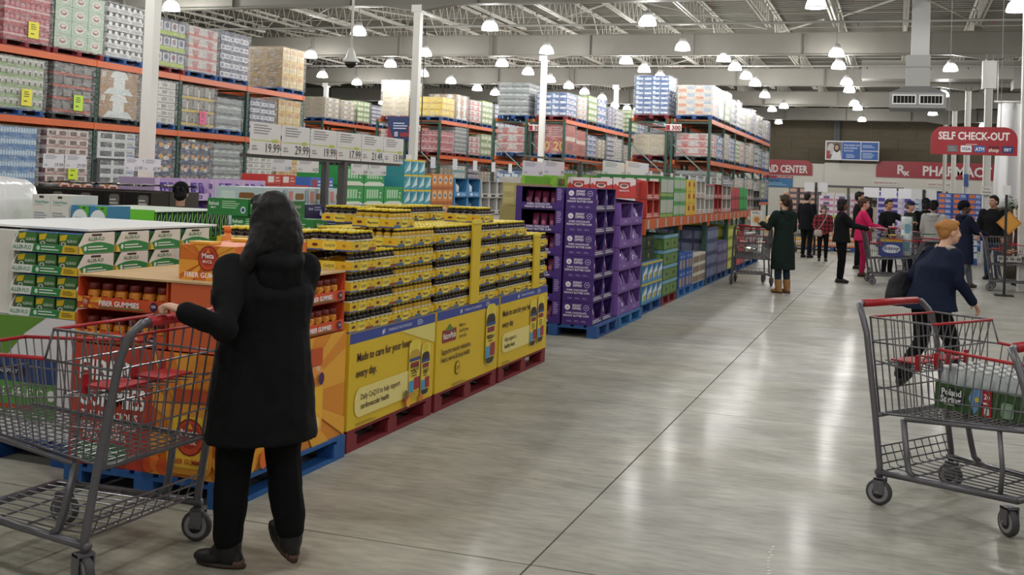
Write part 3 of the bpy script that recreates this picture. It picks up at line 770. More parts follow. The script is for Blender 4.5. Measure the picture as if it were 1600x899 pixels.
for (x0, y0, x1, y1, lb) in ((MX0 + .56, MY0 + .02, MX1 - .015, MY0 + .60, 'plain orange carton block at the corner of gummies display'),):
    MB().box((x0, y0, .735), (x1, y1, 1.065), M('d9673a', .5)).build('filler_carton', cat='carton', label=lb)
MB().box((MX0, MY0 + .33, .735), (MX1 - .38, MY1, 1.06), M('c8552c', .5)).build('filler_carton', cat='carton', label='orange carton core behind the gummies trays')
tp = MB().box((MX0, MY0 + .015, 1.068), (MX1 - .01, MY1 - .02, 1.078), M('cfae80', .75, var=.08)).build('cardboard_sheet', cat='sheet', label='tan cardboard sheet lying over the gummies trays')
mb_ = thing('gummies_carton', 'orange gummies carton with round logo standing on cardboard sheet', 'carton', (-3.23, 4.86, 1.079))
b = MB().box((-.16, -.12, 0), (.16, .22, .175), M('e2702c', .5))
decal(b, (-.16, -.12, 0), (1, 0, 0), (0, 0, 1), [('r', 0, 0, .32, .175, 'e07a2c')] + sunburst(.16, .1, .3, 'f2a83c', 12, (0, 0, .32, .175)) + metalogo(.17, .11, .052) + [('t', .16, .015, .026, 'FIBER GUMMIES', 'ffffff', 'c', .26, .02)])
b.build('carton_body', mb_)
MB().box((-.12, -.1, .177), (.0, -.0, .19), M('e8b23a', .5)).build('lid_flap', mb_)
mb2 = dup(mb_, (-3.25, 5.12, 1.079), label='orange gummies carton behind the first on cardboard sheet')
mb2.location = (-3.23, 5.22, 1.079)
ob = thing('juice_bottle', 'clear bottle with orange cap behind the gummies carton', 'bottle', (-3.62, 5.5, 1.079))
MB().lathe([(.04, 0), (.045, .02), (.045, .12), (.03, .17), (.016, .2)], M('e8873a', .15), 12).build('bottle_body', ob)
MB().lathe([(.02, .2), (.02, .235)], M('ee7420', .4), 10).build('cap', ob)

# ---------------------------------------------------------------- vitamin pallets
def vit_bottle_mesh(cap, body, name='vitamin_bottle'):
    b = MB()
    b.lathe([(.024, 0), (.0265, .004), (.0265, .076), (.024, .084), (.017, .09)], M(body, .3), 10)
    b.lathe([(.0269, .01), (.0269, .05)], M('ecd23c', .45), 10, caps=False)
    b.lathe([(.0272, .052), (.0272, .062)], M('dcd9c8', .45), 10, caps=False)
    b.lathe([(.0185, .086), (.0185, .101)], M('1c1512', .4), 10, caps=False); b.lathe([(.0215, .1), (.0215, .112), (.02, .114)], M(cap, .4), 10)
    for a in range(4):
        an = a * PI / 2 + PI / 4; c, s_ = math.cos(an), math.sin(an)
        decal(b, (.0272 * c, .0272 * s_, .03), (-s_, c, 0), (0, 0, 1), [('r', -.011, -.012, .011, 0, '7c2630'), ('r', -.011, .006, .011, .012, '8a7420')])
    return b.mesh(name)
vb_dark, vb_yel = vit_bottle_mesh('e8cf2e', '2b1a12'), vit_bottle_mesh('ecd22e', 'c8a01e')
vb_black = vit_bottle_mesh('a8921f', '221814')
def vit_tray_mesh(L, D, ver):
    """open tray, lip faces +X, length along Y"""
    b = MB(); m = M('e3c02c', .5)
    L -= .003; b.box((-D, 0, 0), (0, L, .004), m).box((-.004, 0, .004), (0, L, .05), m).box((-D, 0, .004), (-D + .004, L, .05), m).box((-D + .004, 0, .004), (-.004, .004, .06), m).box((-D + .004, L - .004, .004), (-.004, L, .06), m)
    P = [('r', 0, 0, L, .009, '5a6496' if ver else '6a7aa8'), ('r', .0, .004, L * .3, .02, '3f6f9c') if ver else ('r', L * .7, .004, L, .018, 'a3352c'), ('e', L * .17, .032, .022, .009, '6e2a2c'), ('p', [(L * .3, .004), (L * .34, .03), (L * .38, .05), (L * .62, .05), (L * .66, .03), (L * .62, .004)], 'f0d858'), ('t', L * .5, .022, .017, 'CoQ10' if not ver else 'Magnesium', '3a3420', 'c', L * .24), ('t', L * .83, .024, .014, '90', 'b0402a', 'c'), ('lines', L * .74, .008, L * .94, .02, 2, '7a6a24')]
    decal(b, (0, 0, 0), (0, 1, 0), (0, 0, 1), P)
    decal(b, (-D, 0, 0), (1, 0, 0), (0, 0, 1), [('r', 0, 0, D, .058, 'eabf30'), ('r', 0, 0, D, .009, '5a6496'), ('e', D * .17, .032, .02, .009, '6e2a2c'), ('p', [(D * .36, .004), (D * .33, .03), (D * .36, .056), (D * .62, .056), (D * .66, .03), (D * .62, .004)], 'f4de5a'), ('t', D * .5, .024, .017, 'CoQ10' if not ver else 'Magnesium', '3a3420', 'c', D * .26), ('t', D * .82, .024, .016, '90', 'b0402a', 'c')])
    return b.mesh('vitamin_tray')
TL, TD = .315, .30
vt = [vit_tray_mesh(TL, TD, 0), vit_tray_mesh(TL, TD, 1)]
NB = [0]
def vit_pallet(y0, y1, idx, cols, where, labx, panel):
    L = y1 - y0
    floor_pallet(-3.5, (y0 + y1) / 2, 1.0, L - .02, RED, 'dark red wooden pallet under the %s yellow vitamin display' % where)
    d = thing('display_bin', labx, 'display', (0, 0, 0))
    X0, X1, z0, z1 = -4.0, -3.0, .131, .70
    m = M('e6c62a', .45); t = .008
    b = MB().box((X0, y0, z0), (X1, y0 + t, z1), m).box((X0, y1 - t, z0), (X1, y1, z1), m).box((X1 - t, y0 + t, z0), (X1, y1 - t, z1), m).box((X0, y0 + t, z0), (X0 + t, y1 - t, z1), m).box((X0 + t, y0 + t, z1 - .02), (X1 - t, y1 - t, z1 - .004), M('c9a878', .8))
    b.build('carton_wall', d)
    b = MB(); H = z1 - z0
    decal(b, (X1, y0, z0), (0, 1, 0), (0, 0, 1), [('r', 0, 0, L, H, 'e2bf24'), ('r', 0, H - .062, L, H, '34479a'), ('t', L * .34, H - .046, .03, '#1', 'ffffff', 'l', .06, .02), ('t', L * .41, H - .041, .019, 'PHARMACIST RECOMMENDED', 'ccd4f0', 'l', L * .32), ('lines', L * .76, H - .05, L * .84, H - .012, 3, 'ccd4f0')] + panel(L, H))
    b.build('printed_panel', d)
    decal(MB(), (0, 0, 0), (1, 0, 0), (0, 0, 1), [])
    return d
BR = '47251a'
def big_bottle(cx, y0, w, h, body, cap):
    r_ = w / 2
    return [('R', cx - r_ - .008, y0 - .005, cx + r_ + .008, y0 + h + .005, w * .3, 'ecd870'), ('R', cx - r_ * .62, y0 + h * .84, cx + r_ * .62, y0 + h, .008, cap), ('R', cx - r_, y0, cx + r_, y0 + h * .84, w * .3, body), ('r', cx - r_, y0 + h * .1, cx + r_, y0 + h * .68, 'ecd54a'), ('r', cx - r_, y0 + h * .64, cx + r_, y0 + h * .7, '2f4a86'), ('R', cx - r_ * .8, y0 + h * .53, cx + r_ * .8, y0 + h * .62, .004, '8c2432'), ('r', cx - r_, y0 + h * .1, cx - r_ * .1, y0 + h * .3, '4f9ccb'), ('r', cx - r_ * .05, y0 + h * .12, cx + r_, y0 + h * .34, 'a3283a'), ('lines', cx - r_ * .6, y0 + h * .36, cx + r_ * .6, y0 + h * .5, 3, '6a4a1c')]
def p1(L, H):
    return [('p', [(.7, H - .062), (L, H - .2), (L, H - .062)], 'e6d87a'), ('t', .10, .395, .05, 'Made to care for your heart,', BR, 'l', L * .75, .02), ('t', .09, .30, .05, 'every day.', BR, 'l', .4, .02), ('R', .08, .06, .98, .235, .07, 'efdf8c'), ('t', .16, .16, .034, 'Daily CoQ10 to help support', BR, 'l', L * .46, .02), ('t', .16, .105, .034, 'cardiovascular health', BR, 'l', L * .36, .02), ('lines', .1, .01, .4, .03, 2, '8a7420')] + big_bottle(.93, .05, .17, .37, 'c9a12c', 'e8d43a') + [('t', .93, .22, .035, 'CoQ10', '3c2a12', 'c', .13)] + big_bottle(1.1, .04, .13, .34, '35201a', 'e0c82c') + [('t', 1.1, .19, .028, 'CoQ10', '3c2a12', 'c', .1), ('e', .8, .06, .035, .05, 'c23a2a'), ('e', .83, .03, .035, .03, 'e9b82c'), ('e', .78, .09, .02, .03, '4c7a2c'), ('e', 1.03, .03, .03, .025, 'd9692a')]
def p2(L, H):
    return [('R', .10, .34, .36, .43, .01, '8c2434'), ('p', [(.15, .42), (.23, .47), (.31, .42)], '5c7a34'), ('t', .23, .365, .045, 'NatureMade', 'f6efe0', 'c', .24, .02), ('t', .42, .425, .026, 'Made to', BR, 'l', .14), ('t', .42, .385, .026, 'care for you,', BR, 'l', .24, .02), ('t', .42, .345, .026, 'every day.', BR, 'l', .18), ('t', .09, .26, .037, 'Supports muscle relaxation,', BR, 'l', L * .56, .02), ('t', .09, .205, .037, 'heart, nerve & bone health', BR, 'l', L * .55, .02), ('e', .4, .13, .045, .05, BR), ('e', .4, .13, .038, .043, 'e2bf24'), ('t', .4, .115, .03, 'USP', BR, 'c', .06), ('lines', .3, .01, .6, .03, 2, '8a7420')] + big_bottle(1.07, .07, .2, .46, '33201a', 'e8d034') + [('t', 1.07, .27, .03, 'Magnesium', '3c2a12', 'c', .17)]
def p3(L, H):
    return [('t', .06, .40, .05, 'Made to care for your heart,', BR, 'l', L * .86, .02), ('t', .06, .31, .05, 'every day.', BR, 'l', .36, .02), ('R', .06, .1, .95, .26, .06, 'efdf8c'), ('t', .12, .19, .036, 'Help support a', BR, 'l', .42, .02), ('t', .12, .135, .036, 'healthy heart.', BR, 'l', .40, .02), ('lines', .06, .01, .3, .03, 2, '8a7420')] + big_bottle(.86, .07, .17, .4, '2f1c18', 'e8d034') + big_bottle(1.06, .08, .17, .41, '2f1c18', 'e8d034')
VP = [(5.87, 7.14), (7.18, 8.45), (8.49, 9.77)]
vit_pallet(*VP[0], 0, None, 'nearest', 'yellow vitamin display bin printed with heart slogan and two bottles', p1)
vit_pallet(*VP[1], 1, None, 'middle', 'yellow vitamin display bin printed with muscle relaxation slogan', p2)
vit_pallet(*VP[2], 2, None, 'farthest', 'yellow vitamin display bin at the far end, printed healthy heart', p3)
stuffb = {vb_dark: [], vb_yel: [], vb_black: []}
def tray(x, y, z, ver, bm, place, deep=False, rot=0):
    put('vitamin_tray', vt[ver], None, (x, y, z), cat='tray', label='yellow vitamin tray ' + place, group='yellow vitamin trays')
    for i in range(5):
        for j in range(5):
            px, py = x - .0345 - j * .0575, y + .036 + i * .0605
            if j == 0 and NB[0] < 300:
                NB[0] += 1
                put('vitamin_bottle', bm, None, (px, py, z + .0055), rz=(i % 3) * .12, cat='bottle', label='vitamin bottle %s, %s from left' % (place.replace('on the ', 'in '), ORD[i]), group='vitamin bottles on the yellow displays')
            elif j == 0 or deep: stuffb[bm].append((px, py, z + .0055))
LV = .12
for pi, (y0, y1) in enumerate(VP):
    nm = ('nearest', 'middle', 'farthest')[pi]
    for c in range(4):
        yy = y0 + .003 + c * TL
        nl = [[5, 4, 5, 5], [5, 5, 5, 5], [5, 5, 4, 4]][pi][c]
        for k in range(nl):
            bm = vb_yel if (pi == 0 and c >= 2) else vb_dark if k == nl - 1 else vb_black
            tray(-3.01, yy, .702 + k * LV, 1 if (pi > 0 or c >= 2) else 0, bm, 'on the %s display, %s column, %s tier' % (nm, ORD[c], ORD[k]), deep=(k == nl - 1))
# second and third rows behind, top tiers only, on a plain core
for pi, (y0, y1) in enumerate(VP):
    MB().box((-4.0, y0 + .01, .702), (-3.33, y1 - .01, .93), M('c7a22a', .6)).build('filler_carton', cat='carton', label='yellow carton core inside the %s vitamin stack' % ('nearest', 'middle', 'farthest')[pi])
for pi, c, r_, ks in ((0, 0, 1, (0, 1, 2)), (0, 0, 2, (0, 1, 2)), (0, 1, 1, (0, 1)), (0, 2, 1, (0, 1, 2)), (0, 3, 1, (0, 1, 2)), (0, 2, 2, (0,1)), (1, 0, 1, (0, 1, 2)), (1, 1, 1, (0, 1, 2)), (1, 2, 1, (0, 1, 2)), (1, 3, 1, (0, 1, 2)), (2, 0, 1, (0, 1, 2)), (2, 1, 1, (0, 1)), (1, 2, 2, (0, 1, 2, 3)), (1, 3, 2, (0, 1, 2, 3)), (2, 0, 2, (0, 1, 2, 3)),(1,0,2,(0,1,2,3))):
    y0 = VP[pi][0]
    for k in ks:
        tray(-3.01 - (TD + .015) * r_, y0 + .003 + c * TL, .932 + k * LV, 0 if pi == 0 else 1, vb_yel if (pi == 0 and c >= 2) else vb_dark, 'in the %s row on the %s display, %s column, tier %s' % (ORD[r_], ('nearest', 'middle', 'farthest')[pi], ORD[c], ORD[k]), deep=(k == ks[-1]))
# one extra tray on top of the nearest and middle stacks
tray(-3.04, 6.50 + TL * .0, .702 + 5 * LV, 1, vb_yel, 'topmost on nearest display', deep=True)
tray(-3.06, 8.1, .702 + 5 * LV, 1, vb_dark, 'topmost on middle display', deep=True)
for bm, pts in stuffb.items():
    if not pts: continue
    b = MB(); vs = [v.co.copy() for v in bm.vertices]; fs = [(tuple(p.vertices), p.material_index, p.use_smooth) for p in bm.polygons]
    for p in pts:
        n0 = len(b.v); b.v += [(v.x + p[0], v.y + p[1], v.z + p[2]) for v in vs]
        for f, mi, sm in fs:
            b.f.append(tuple(n0 + q for q in f)); b.mi.append(b.m(bm.materials[mi])); b.sm.append(sm)
    b.build('vitamin_bottles', kind='stuff', label='rows of vitamin bottles filling the inner part of yellow trays', cat='bottles')
for i, (yy, h, lb) in enumerate(((7.79, 1.33, 'yellow cardboard corner post in the middle vitamin stack'), (9.30, 1.17, 'yellow cardboard corner post in the far vitamin stack'))):
    p = MB().box((-3.004, yy, .702), (-2.99, yy + .17, h), M('e0bf26', .45)).box((-3.004, yy - .003, 1.305 if i == 0 else 1.16), (-2.985, yy + .173, h + .004), M('ead046', .45))
    p.build('corner_post', cat='post', label=lb)

# ---------------------------------------------------------------- purple peanut butter cups display
floor_pallet(-3.46, 11.98, .98, .96, BLUE, 'blue wooden pallet under the dark purple chocolate display')
floor_pallet(-3.46, 13.1, .98, 1.2, '2f6ea8', 'bright blue pallet under the light purple pouch display')
PU, PD, LPU = '46287c', '2c1850', '7d57a8'
def cut_carton(t_w, t_d, t_h, col, inner, lip, face_items=(), lip_items=(), notch=.03):
    """carton open at +Y-local front... front is -Y, width X"""
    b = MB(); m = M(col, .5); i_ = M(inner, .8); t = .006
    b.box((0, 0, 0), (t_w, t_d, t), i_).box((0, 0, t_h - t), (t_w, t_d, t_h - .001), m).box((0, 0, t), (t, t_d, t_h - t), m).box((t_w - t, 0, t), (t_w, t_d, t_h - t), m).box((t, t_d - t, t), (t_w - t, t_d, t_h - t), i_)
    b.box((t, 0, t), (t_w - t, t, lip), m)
    for s in (0, 1):
        x0, x1 = (t, t + notch) if s == 0 else (t_w - t - notch, t_w - t)
        b.add([(x0, .0, lip), (x1, .0, lip), (x1 if s else x0 + .01, .0, t_h - t), (x0 if s == 0 else x1 - .01, .0, t_h - t)] if s == 0 else [(x0, 0, lip), (x1, 0, lip), (x1, 0, t_h - t), (x1 - .01, 0, t_h - t)], [(0, 1, 2, 3)], m)
    body = b.mesh('carton_shell')
    p = MB(); decal(p, (0, 0, 0), (1, 0, 0), (0, 0, 1), list(lip_items))
    return body, p.mesh('printed_lip')
def pouch_mesh(col, w, h, hi):
    b = MB()
    b.loft([((0, 0, 0), w * .5, .028), ((0, 0, h * .12), w * .5, .035), ((0, .004, h * .5), w * .47, .03), ((0, .012, h * .85), w * .48, .012), ((0, .018, h), w * .5, .004)], M(col, .28, coat=.5), 10)
    decal(b, (-w * .35, -.034, h * .15), (1, 0, 0), (0, .02, 1), [('e', w * .35, h * .3, w * .22, h * .12, hi), ('r', w * .05, h * .02, w * .65, h * .1, hi)])
    return b.mesh('candy_pouch')
po1, po2 = pouch_mesh('6b2348', .085, .19, 'b0527f'), pouch_mesh('8f70b8', .12, .2, 'dccdf0')
def pouch(p, rz, me, lab, grp, tilt=0.0):
    o = put('candy_pouch', me, None, p, cat='pouch', label=lab, group=grp); o.rotation_euler = (tilt, 0, rz)
HP = .2445
white = 'e8e2f2'
capt = [('t', 0, 0, 0, ' ', white)]
for k in range(6):
    z = .132 + k * HP; tier = 'top' if k == 5 else ORD[k]
    # left, open towards the front
    t = thing('candy_carton', 'dark purple carton open at the front, %s tier of chocolate display' % tier, 'carton', (-3.93, 11.5, z), group='dark purple chocolate cartons')
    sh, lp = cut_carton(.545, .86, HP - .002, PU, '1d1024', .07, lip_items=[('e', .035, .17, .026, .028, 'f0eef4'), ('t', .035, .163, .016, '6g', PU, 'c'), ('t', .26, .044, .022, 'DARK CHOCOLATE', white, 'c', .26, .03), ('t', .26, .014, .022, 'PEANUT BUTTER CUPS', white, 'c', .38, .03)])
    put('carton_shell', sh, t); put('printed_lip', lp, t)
    MB().box((0, -.002, 0), (.07, .004, HP - .002), M(PU, .5)).build('front_flap', t)
    b = MB().box((.455, -.002, 0), (.544, .004, HP - .002), M(PU, .5)); decal(b, (.455, -.002, 0), (1, 0, 0), (0, 0, 1), [('lines', .015, .10, .075, .23, 7, 'b7a6d6')]); b.build('front_flap', t)
    if k < 5 or True:
        for i in range(4):
            if (i + k) % 5 == 4: continue
            pouch((-3.93 + .12 + i * .095, 11.56 + (.03 if k % 2 else 0), z + .014), RND.uniform(-.15, .15), po1, 'maroon candy pouch in the front carton, %s tier, %s from left' % (tier, ORD[i]), 'maroon candy pouches', -.1)
    # right: closed side with print, open towards the aisle (two along)
    for q, yy in enumerate((11.5, 11.935)):
        t = thing('candy_carton', 'dark purple carton open to the aisle, %s tier, %s' % (tier, ('printed side to front', 'second along')[q]), 'carton', (0, 0, 0), group='dark purple aisle cartons')
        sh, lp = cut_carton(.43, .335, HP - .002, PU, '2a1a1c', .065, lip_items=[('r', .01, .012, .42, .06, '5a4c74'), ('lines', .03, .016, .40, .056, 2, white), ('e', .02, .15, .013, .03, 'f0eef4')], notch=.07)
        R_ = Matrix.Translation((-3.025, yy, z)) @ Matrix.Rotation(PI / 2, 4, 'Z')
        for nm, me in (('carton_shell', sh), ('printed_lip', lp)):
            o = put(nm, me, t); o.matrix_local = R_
        if q == 0:
            b = MB(); decal(b, (-3.362, 11.4995, z), (1, 0, 0), (0, 0, 1), [('r', 0.001, 0, .336, HP - .003, PU), ('e', .06, .185, .03, .03, 'f0eef4'), ('t', .06, .178, .016, '6g', PU, 'c'), ('t', .165, .195, .026, 'SKINNY', white, 'c', .1, .03), ('t', .165, .163, .026, 'DIPPED', white, 'c', .1, .03), ('e', .27, .185, .03, .03, white), ('e', .27, .185, .026, .026, PU), ('t', .27, .178, .016, '30', white, 'c'), ('t', .16, .118, .02, 'DARK CHOCOLATE', white, 'c', .23, .03), ('t', .16, .088, .02, 'PEANUT BUTTER CUPS', white, 'c', .29, .03)] + [('lines', .06 + .08 * i, .03, .12 + .08 * i, .05, 2, 'a594c8') for i in range(3)])
            b.build('printed_side', t)
        for i in range(2):
            if (k + q + i) % 4 == 3: continue
            pouch((-3.09, yy + .12 + i * .12, z + .014), PI / 2 + RND.uniform(-.3, .3), po1 if (k + q) % 3 else po1, 'maroon candy pouch in %s aisle carton, %s tier, %s' % (ORD[q], tier, ('near one', 'far one')[i]), 'maroon candy pouches by the aisle', -.15)
for k in range(5):
    z = .132 + k * .262
    for q, yy in enumerate((12.52, 13.12)):
        t = thing('candy_carton', 'light purple carton of pouches, %s tier, %s along the aisle' % ('top' if k == 4 else ORD[k], ORD[q]), 'carton', (0, 0, 0), group='light purple cartons')
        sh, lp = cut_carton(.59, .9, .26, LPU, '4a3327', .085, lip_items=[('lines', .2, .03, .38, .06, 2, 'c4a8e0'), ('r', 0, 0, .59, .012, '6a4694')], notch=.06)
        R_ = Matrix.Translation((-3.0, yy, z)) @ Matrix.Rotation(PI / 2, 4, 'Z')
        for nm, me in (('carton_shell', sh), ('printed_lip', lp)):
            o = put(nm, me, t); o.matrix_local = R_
        for i in range(4):
            if k == 4 and q == 0: continue
            pouch((-3.045, yy + .1 + i * .125, z + .014), PI / 2 + RND.uniform(-.4, .4), po2, 'lilac candy pouch, %s carton along, %s tier, %s from near' % (ORD[q], ORD[k], ORD[i]), 'lilac candy pouches', -.15)
o = MB().poly([(-3.9, 12.55, 1.47), (-3.05, 12.5, 1.49), (-2.98, 13.7, 1.445), (-3.9, 13.7, 1.46)], M('a98ad0', .3)).poly([(-3.9, 12.55, 1.463), (-3.9, 13.7, 1.453), (-2.98, 13.7, 1.438), (-3.05, 12.5, 1.483)], M('a98ad0', .3)).build('cover_sheet', cat='sheet', label='glossy lilac plastic sheet over the light purple cartons')
# ---------------------------------------------------------------- allergy-spray display (left)
floor_pallet(-4.69, 5.53, 1.06, 1.26, '1f4f96', 'blue wooden pallet under the white and green nasal spray bin')
AX0, AX1, AY0, AY1 = -5.2, -4.17, 4.92, 6.14
d = thing('display_bin', 'white and green nasal spray display bin at left edge', 'display')
b = MB(); t = .01; z0, z1 = .131, .79
gW = M('eceef0', .45); gG = M('6d9a3c', .45)
b.box((AX0, AY0, z0), (AX1, AY0 + t, z1), gW).box((AX1 - t, AY0 + t, z0), (AX1, AY1, z1), gG).box((AX0, AY0 + t, z0), (AX0 + t, AY1, z1), gW).box((AX0 + t, AY1 - t, z0), (AX1 - t, AY1, z1), gW).box((AX0 + t, AY0 + t, z1 - .03), (AX1 - t, AY1 - t, z1 - .004), gW)
b.build('carton_wall', d)
b = MB(); Wd = AX1 - AX0; H = z1 - z0
it = [('r', 0, 0, Wd, H, 'e9ebf0'), ('p', [(.3, H), (.84, H), (.7, H - .09), (.6, H - .2), (.54, H - .32), (.5, H - .45), (.3, H - .45)], '68983a'), ('r', .3, 0, .56, .22, '4d8a3c'), ('R', .45, .1, .93, .43, .02, '5c9a48'), ('R', .45, .3, .93, .44, .02, '28427a'), ('R', .47, .33, .72, .38, .01, '1b2440'), ('t', .48, .345, .022, 'NASAL SPRAY', 'd6dcea', 'l', .23), ('t', .52, .22, .05, 'ALLER-FLO', 'f2f6ee', 'l', .36, .01), ('r', .52, .15, .78, .175, 'b4472c'), ('lines', .5, .11, .9, .145, 2, 'dcebd4'), ('e', .9, .24, .03, .03, 'e8eee8')]
decal(b, (AX0, AY0, z0), (1, 0, 0), (0, 0, 1), it); b.build('front_print', d)
# spray boxes and their trays
def spray_box_mesh():
    b = MB(); w, dd, h = .125, .1, .102
    b.box((0, 0, 0), (w, dd, h), M('3c6a3a', .45)); b.box((.001, -.0005, h - .006), (w - .001, dd, h + .001), M('2c5f9c', .4))
    decal(b, (0, 0, 0), (1, 0, 0), (0, 0, 1), [('r', .0, .055, w, .1, '4a7f42'), ('p', [(.004, .06), (.004, .09), (.055, .098), (.045, .066)], 'e6c42c'), ('e', .03, .045, .017, .011, 'cfd6cc'), ('e', .03, .045, .009, .006, '4a4e4a'), ('t', .055, .055, .015, 'ALLER-FLO', 'e2ecdc', 'l', .064), ('r', .055, .02, .115, .036, 'd9742c'), ('lines', .008, .008, .05, .03, 2, 'b9cdb0')])
    return b.mesh('spray_box')
sbm = spray_box_mesh()
def spray_tray_mesh():
    b = MB(); w, D, h = .45, .29, .115; m = M('e6e2da', .5); t = .005
    b.box((-w, 0, 0), (0, D, t), m).box((-w, D - t, t), (0, D, h), m).box((-w, 0, t), (0, t, .045), m)
    for x in (-w, -t): # sloping side panels
        pts = [(0, t), (D, t), (D, h), (.05, h), (0, .045)]
        b.add([(x, y, z) for y, z in pts] + [(x + t, y, z) for y, z in pts], [(4, 3, 2, 1, 0), (5, 6, 7, 8, 9)] + [(i, (i + 1) % 5, 5 + (i + 1) % 5, 5 + i) for i in range(5)], m)
    me = b.mesh('tray_shell')
    p = MB()
    decal(p, (-w, 0, 0), (1, 0, 0), (0, 0, 1), [('r', 0, .002, .14, .045, 'e9f0ea'), ('t', .005, .013, .022, 'ALLER-FLO', '2d7a44', 'l', .125, .01), ('p', [(.14, .002), (w, .002), (w, .045), (.15, .045)], '2f8a4c'), ('e', .18, .024, .012, .013, 'dfeee0'), ('lines', .2, .01, .33, .04, 2, 'e6f3e6'), ('p', [(.34, .002), (w, .002), (w, .045), (.35, .045)], 'e8c22c'), ('lines', .36, .01, w - .01, .036, 3, '6a5a1c')])
    arc = [(.002, .002)] + [(.002 + .285 * i / 8, .042 + .022 * math.sin(PI * i / 8)) for i in range(9)] + [(.288, .002)]
    arc[1] = (.006, .04)
    decal(p, (0, 0, 0), (0, 1, 0), (0, 0, 1), [('p', arc, '2f8a4c'), ('R', .1, .097, .18, .109, .002, '3a3634'), ('t', .07, .072, .02, 'ALLER-FLO', '2d7a44', 'l', .14, .01), ('e', .05, .03, .012, .014, 'dfeee0'), ('lines', .07, .016, .24, .046, 2, 'e6f3e6'), ('p', [(0, .002), (.035, .002), (.02, .03), (.008, .04), (0, .042)], 'e8c22c')])
    return me, p.mesh('printed_lip')
stm, stp = spray_tray_mesh()
for k in range(4):
    for q in range(4):
        t = thing('spray_tray', 'white tray of nasal spray, %s tier, %s from front' % ('top' if k == 3 else ORD[k], ORD[q]), 'tray', (AX1 + .0, AY0 + .004 + q * .305, .792 + k * .118), group='nasal spray trays')
        put('tray_shell', stm, t); put('printed_lip', stp, t)
        for i in range(3 if q < 4 else 0):
            put('spray_box', sbm, None, (AX1 - .13 - .0 - i * .14 - .012, AY0 + .016 + q * .305, .798 + k * .118), cat='box', label='small green nasal spray box, %s tier, %s row, %s from aisle' % ('top' if k == 3 else ORD[k], ORD[q], ORD[i]), group='nasal spray boxes')
MB().box((AX0 + .01, AY0 + .03, .792), (-4.63, AY1, 1.255), M('e4e1da', .5)).build('filler_carton', cat='carton', label='white carton block at the left of nasal spray trays')
MB().box((AX0, AY0 + .1, 1.268), (AX1 - .02, AY1 + .1, 1.28), M('f0f1f2', .5)).build('cardboard_sheet', cat='sheet', label='white cardboard sheet lying over the nasal spray trays')

# ---------------------------------------------------------------- islands behind
def plain(name, a, b_, col, label, cat='carton', rough=.5, var=.05):
    return MB().box(a, b_, M(col, rough, var=var)).build(name, cat=cat, label=label)
# acx-like green boxes
floor_pallet(-5.82, 7.6, 1.0, .98, BLUE, 'blue pallet under the bright green box display')
plain('carton_block', (-6.3, 7.06, .131), (-5.32, 8.1, 1.075), '6cbf2c', 'bright green display base behind the nasal spray bin', 'display')
gt = thing('box_tray', 'bright green tray holding a row of dark green boxes', 'tray')
b = MB().box((-6.3, 7.06, 1.08), (-5.3, 7.07, 1.315), M('6cc42e', .45)).box((-6.3, 7.07, 1.08), (-5.3, 8.1, 1.087), M('6cc42e', .45)).box((-6.3, 7.07, 1.3), (-5.29, 8.12, 1.306), M('d5e2d5', .5))
decal(b, (-6.3, 7.06, 1.08), (1, 0, 0), (0, 0, 1), [('t', .66, .08, .05, 'ACX', '1c3a1a', 'l', .2, .02)])
b.build('tray_shell', gt)
b = MB().box((-.1, 0, 0), (0, .058, .205), M('17352c', .4))
decal(b, (0, 0, 0), (0, 1, 0), (0, 0, 1), [('r', 0, 0, .016, .205, '6cc42e'), ('p', [(.022, .12), (.05, .19), (.054, .18), (.03, .12)], 'dfe9e2'), ('p', [(.022, .12), (.05, .06), (.054, .07), (.03, .12)], 'c2d4c8'), ('lines', .02, .01, .054, .04, 2, '7fae8c')])
acm = b.mesh('slim_box')
for i in range(15): put('slim_box', acm, None, (-5.305, 7.085 + i * .066, 1.09), cat='box', label='dark green slim box with pale lettering, %s in the green tray' % ORD[i] if i else 'dark green slim box nearest the front of the green tray', group='slim boxes in the green tray')
# wipes cartons and detergent-like boxes
plain('carton_block', (-5.85, 6.35, 0), (-5.3, 6.95, 1.16), 'd7d6d0', 'plain pale carton block carrying the wipes cartons')
b = MB().box((0, 0, 0), (.16, .3, .25), M('dddbd4', .5))
decal(b, (0, 0, 0), (1, 0, 0), (0, 0, 1), [('R', .06, .225, .1, .242, .003, '3a3634'), ('t', .025, .19, .02, 'DailyWipes', '3f9a96', 'l', .12), ('r', .02, .178, .1, .181, '9a9a98'), ('lines', .02, .02, .145, .13, 6, '9fa6b4')])
wm = b.mesh('wipes_carton')
for i in range(2): put('wipes_carton', wm, None, (-5.845 + i * .162, 6.4, 1.165), cat='carton', label='white wipes carton, %s of the pair behind the nasal spray' % ('left one', 'right one')[i], group='wipes cartons')
b = MB().box((0, 0, 0), (.15, .25, .185), M('3f86b0', .5))
decal(b, (0, 0, 0), (1, 0, 0), (0, 0, 1), [('p', [(.05, .185), (.15, .185), (.15, .11)], '5cb03c'), ('e', .075, .09, .066, .07, 'e9eef0'), ('lines', .03, .06, .12, .11, 2, '8fb4c8'), ('r', .1, .165, .12, .175, '3a3634')])
dm = b.mesh('detergent_carton')
for i in range(2): put('detergent_carton', dm, None, (-5.515 + i * .155, 6.42, 1.165), cat='carton', label='blue carton with white disc and green corner, %s of two' % ('left', 'right')[i], group='blue disc cartons')
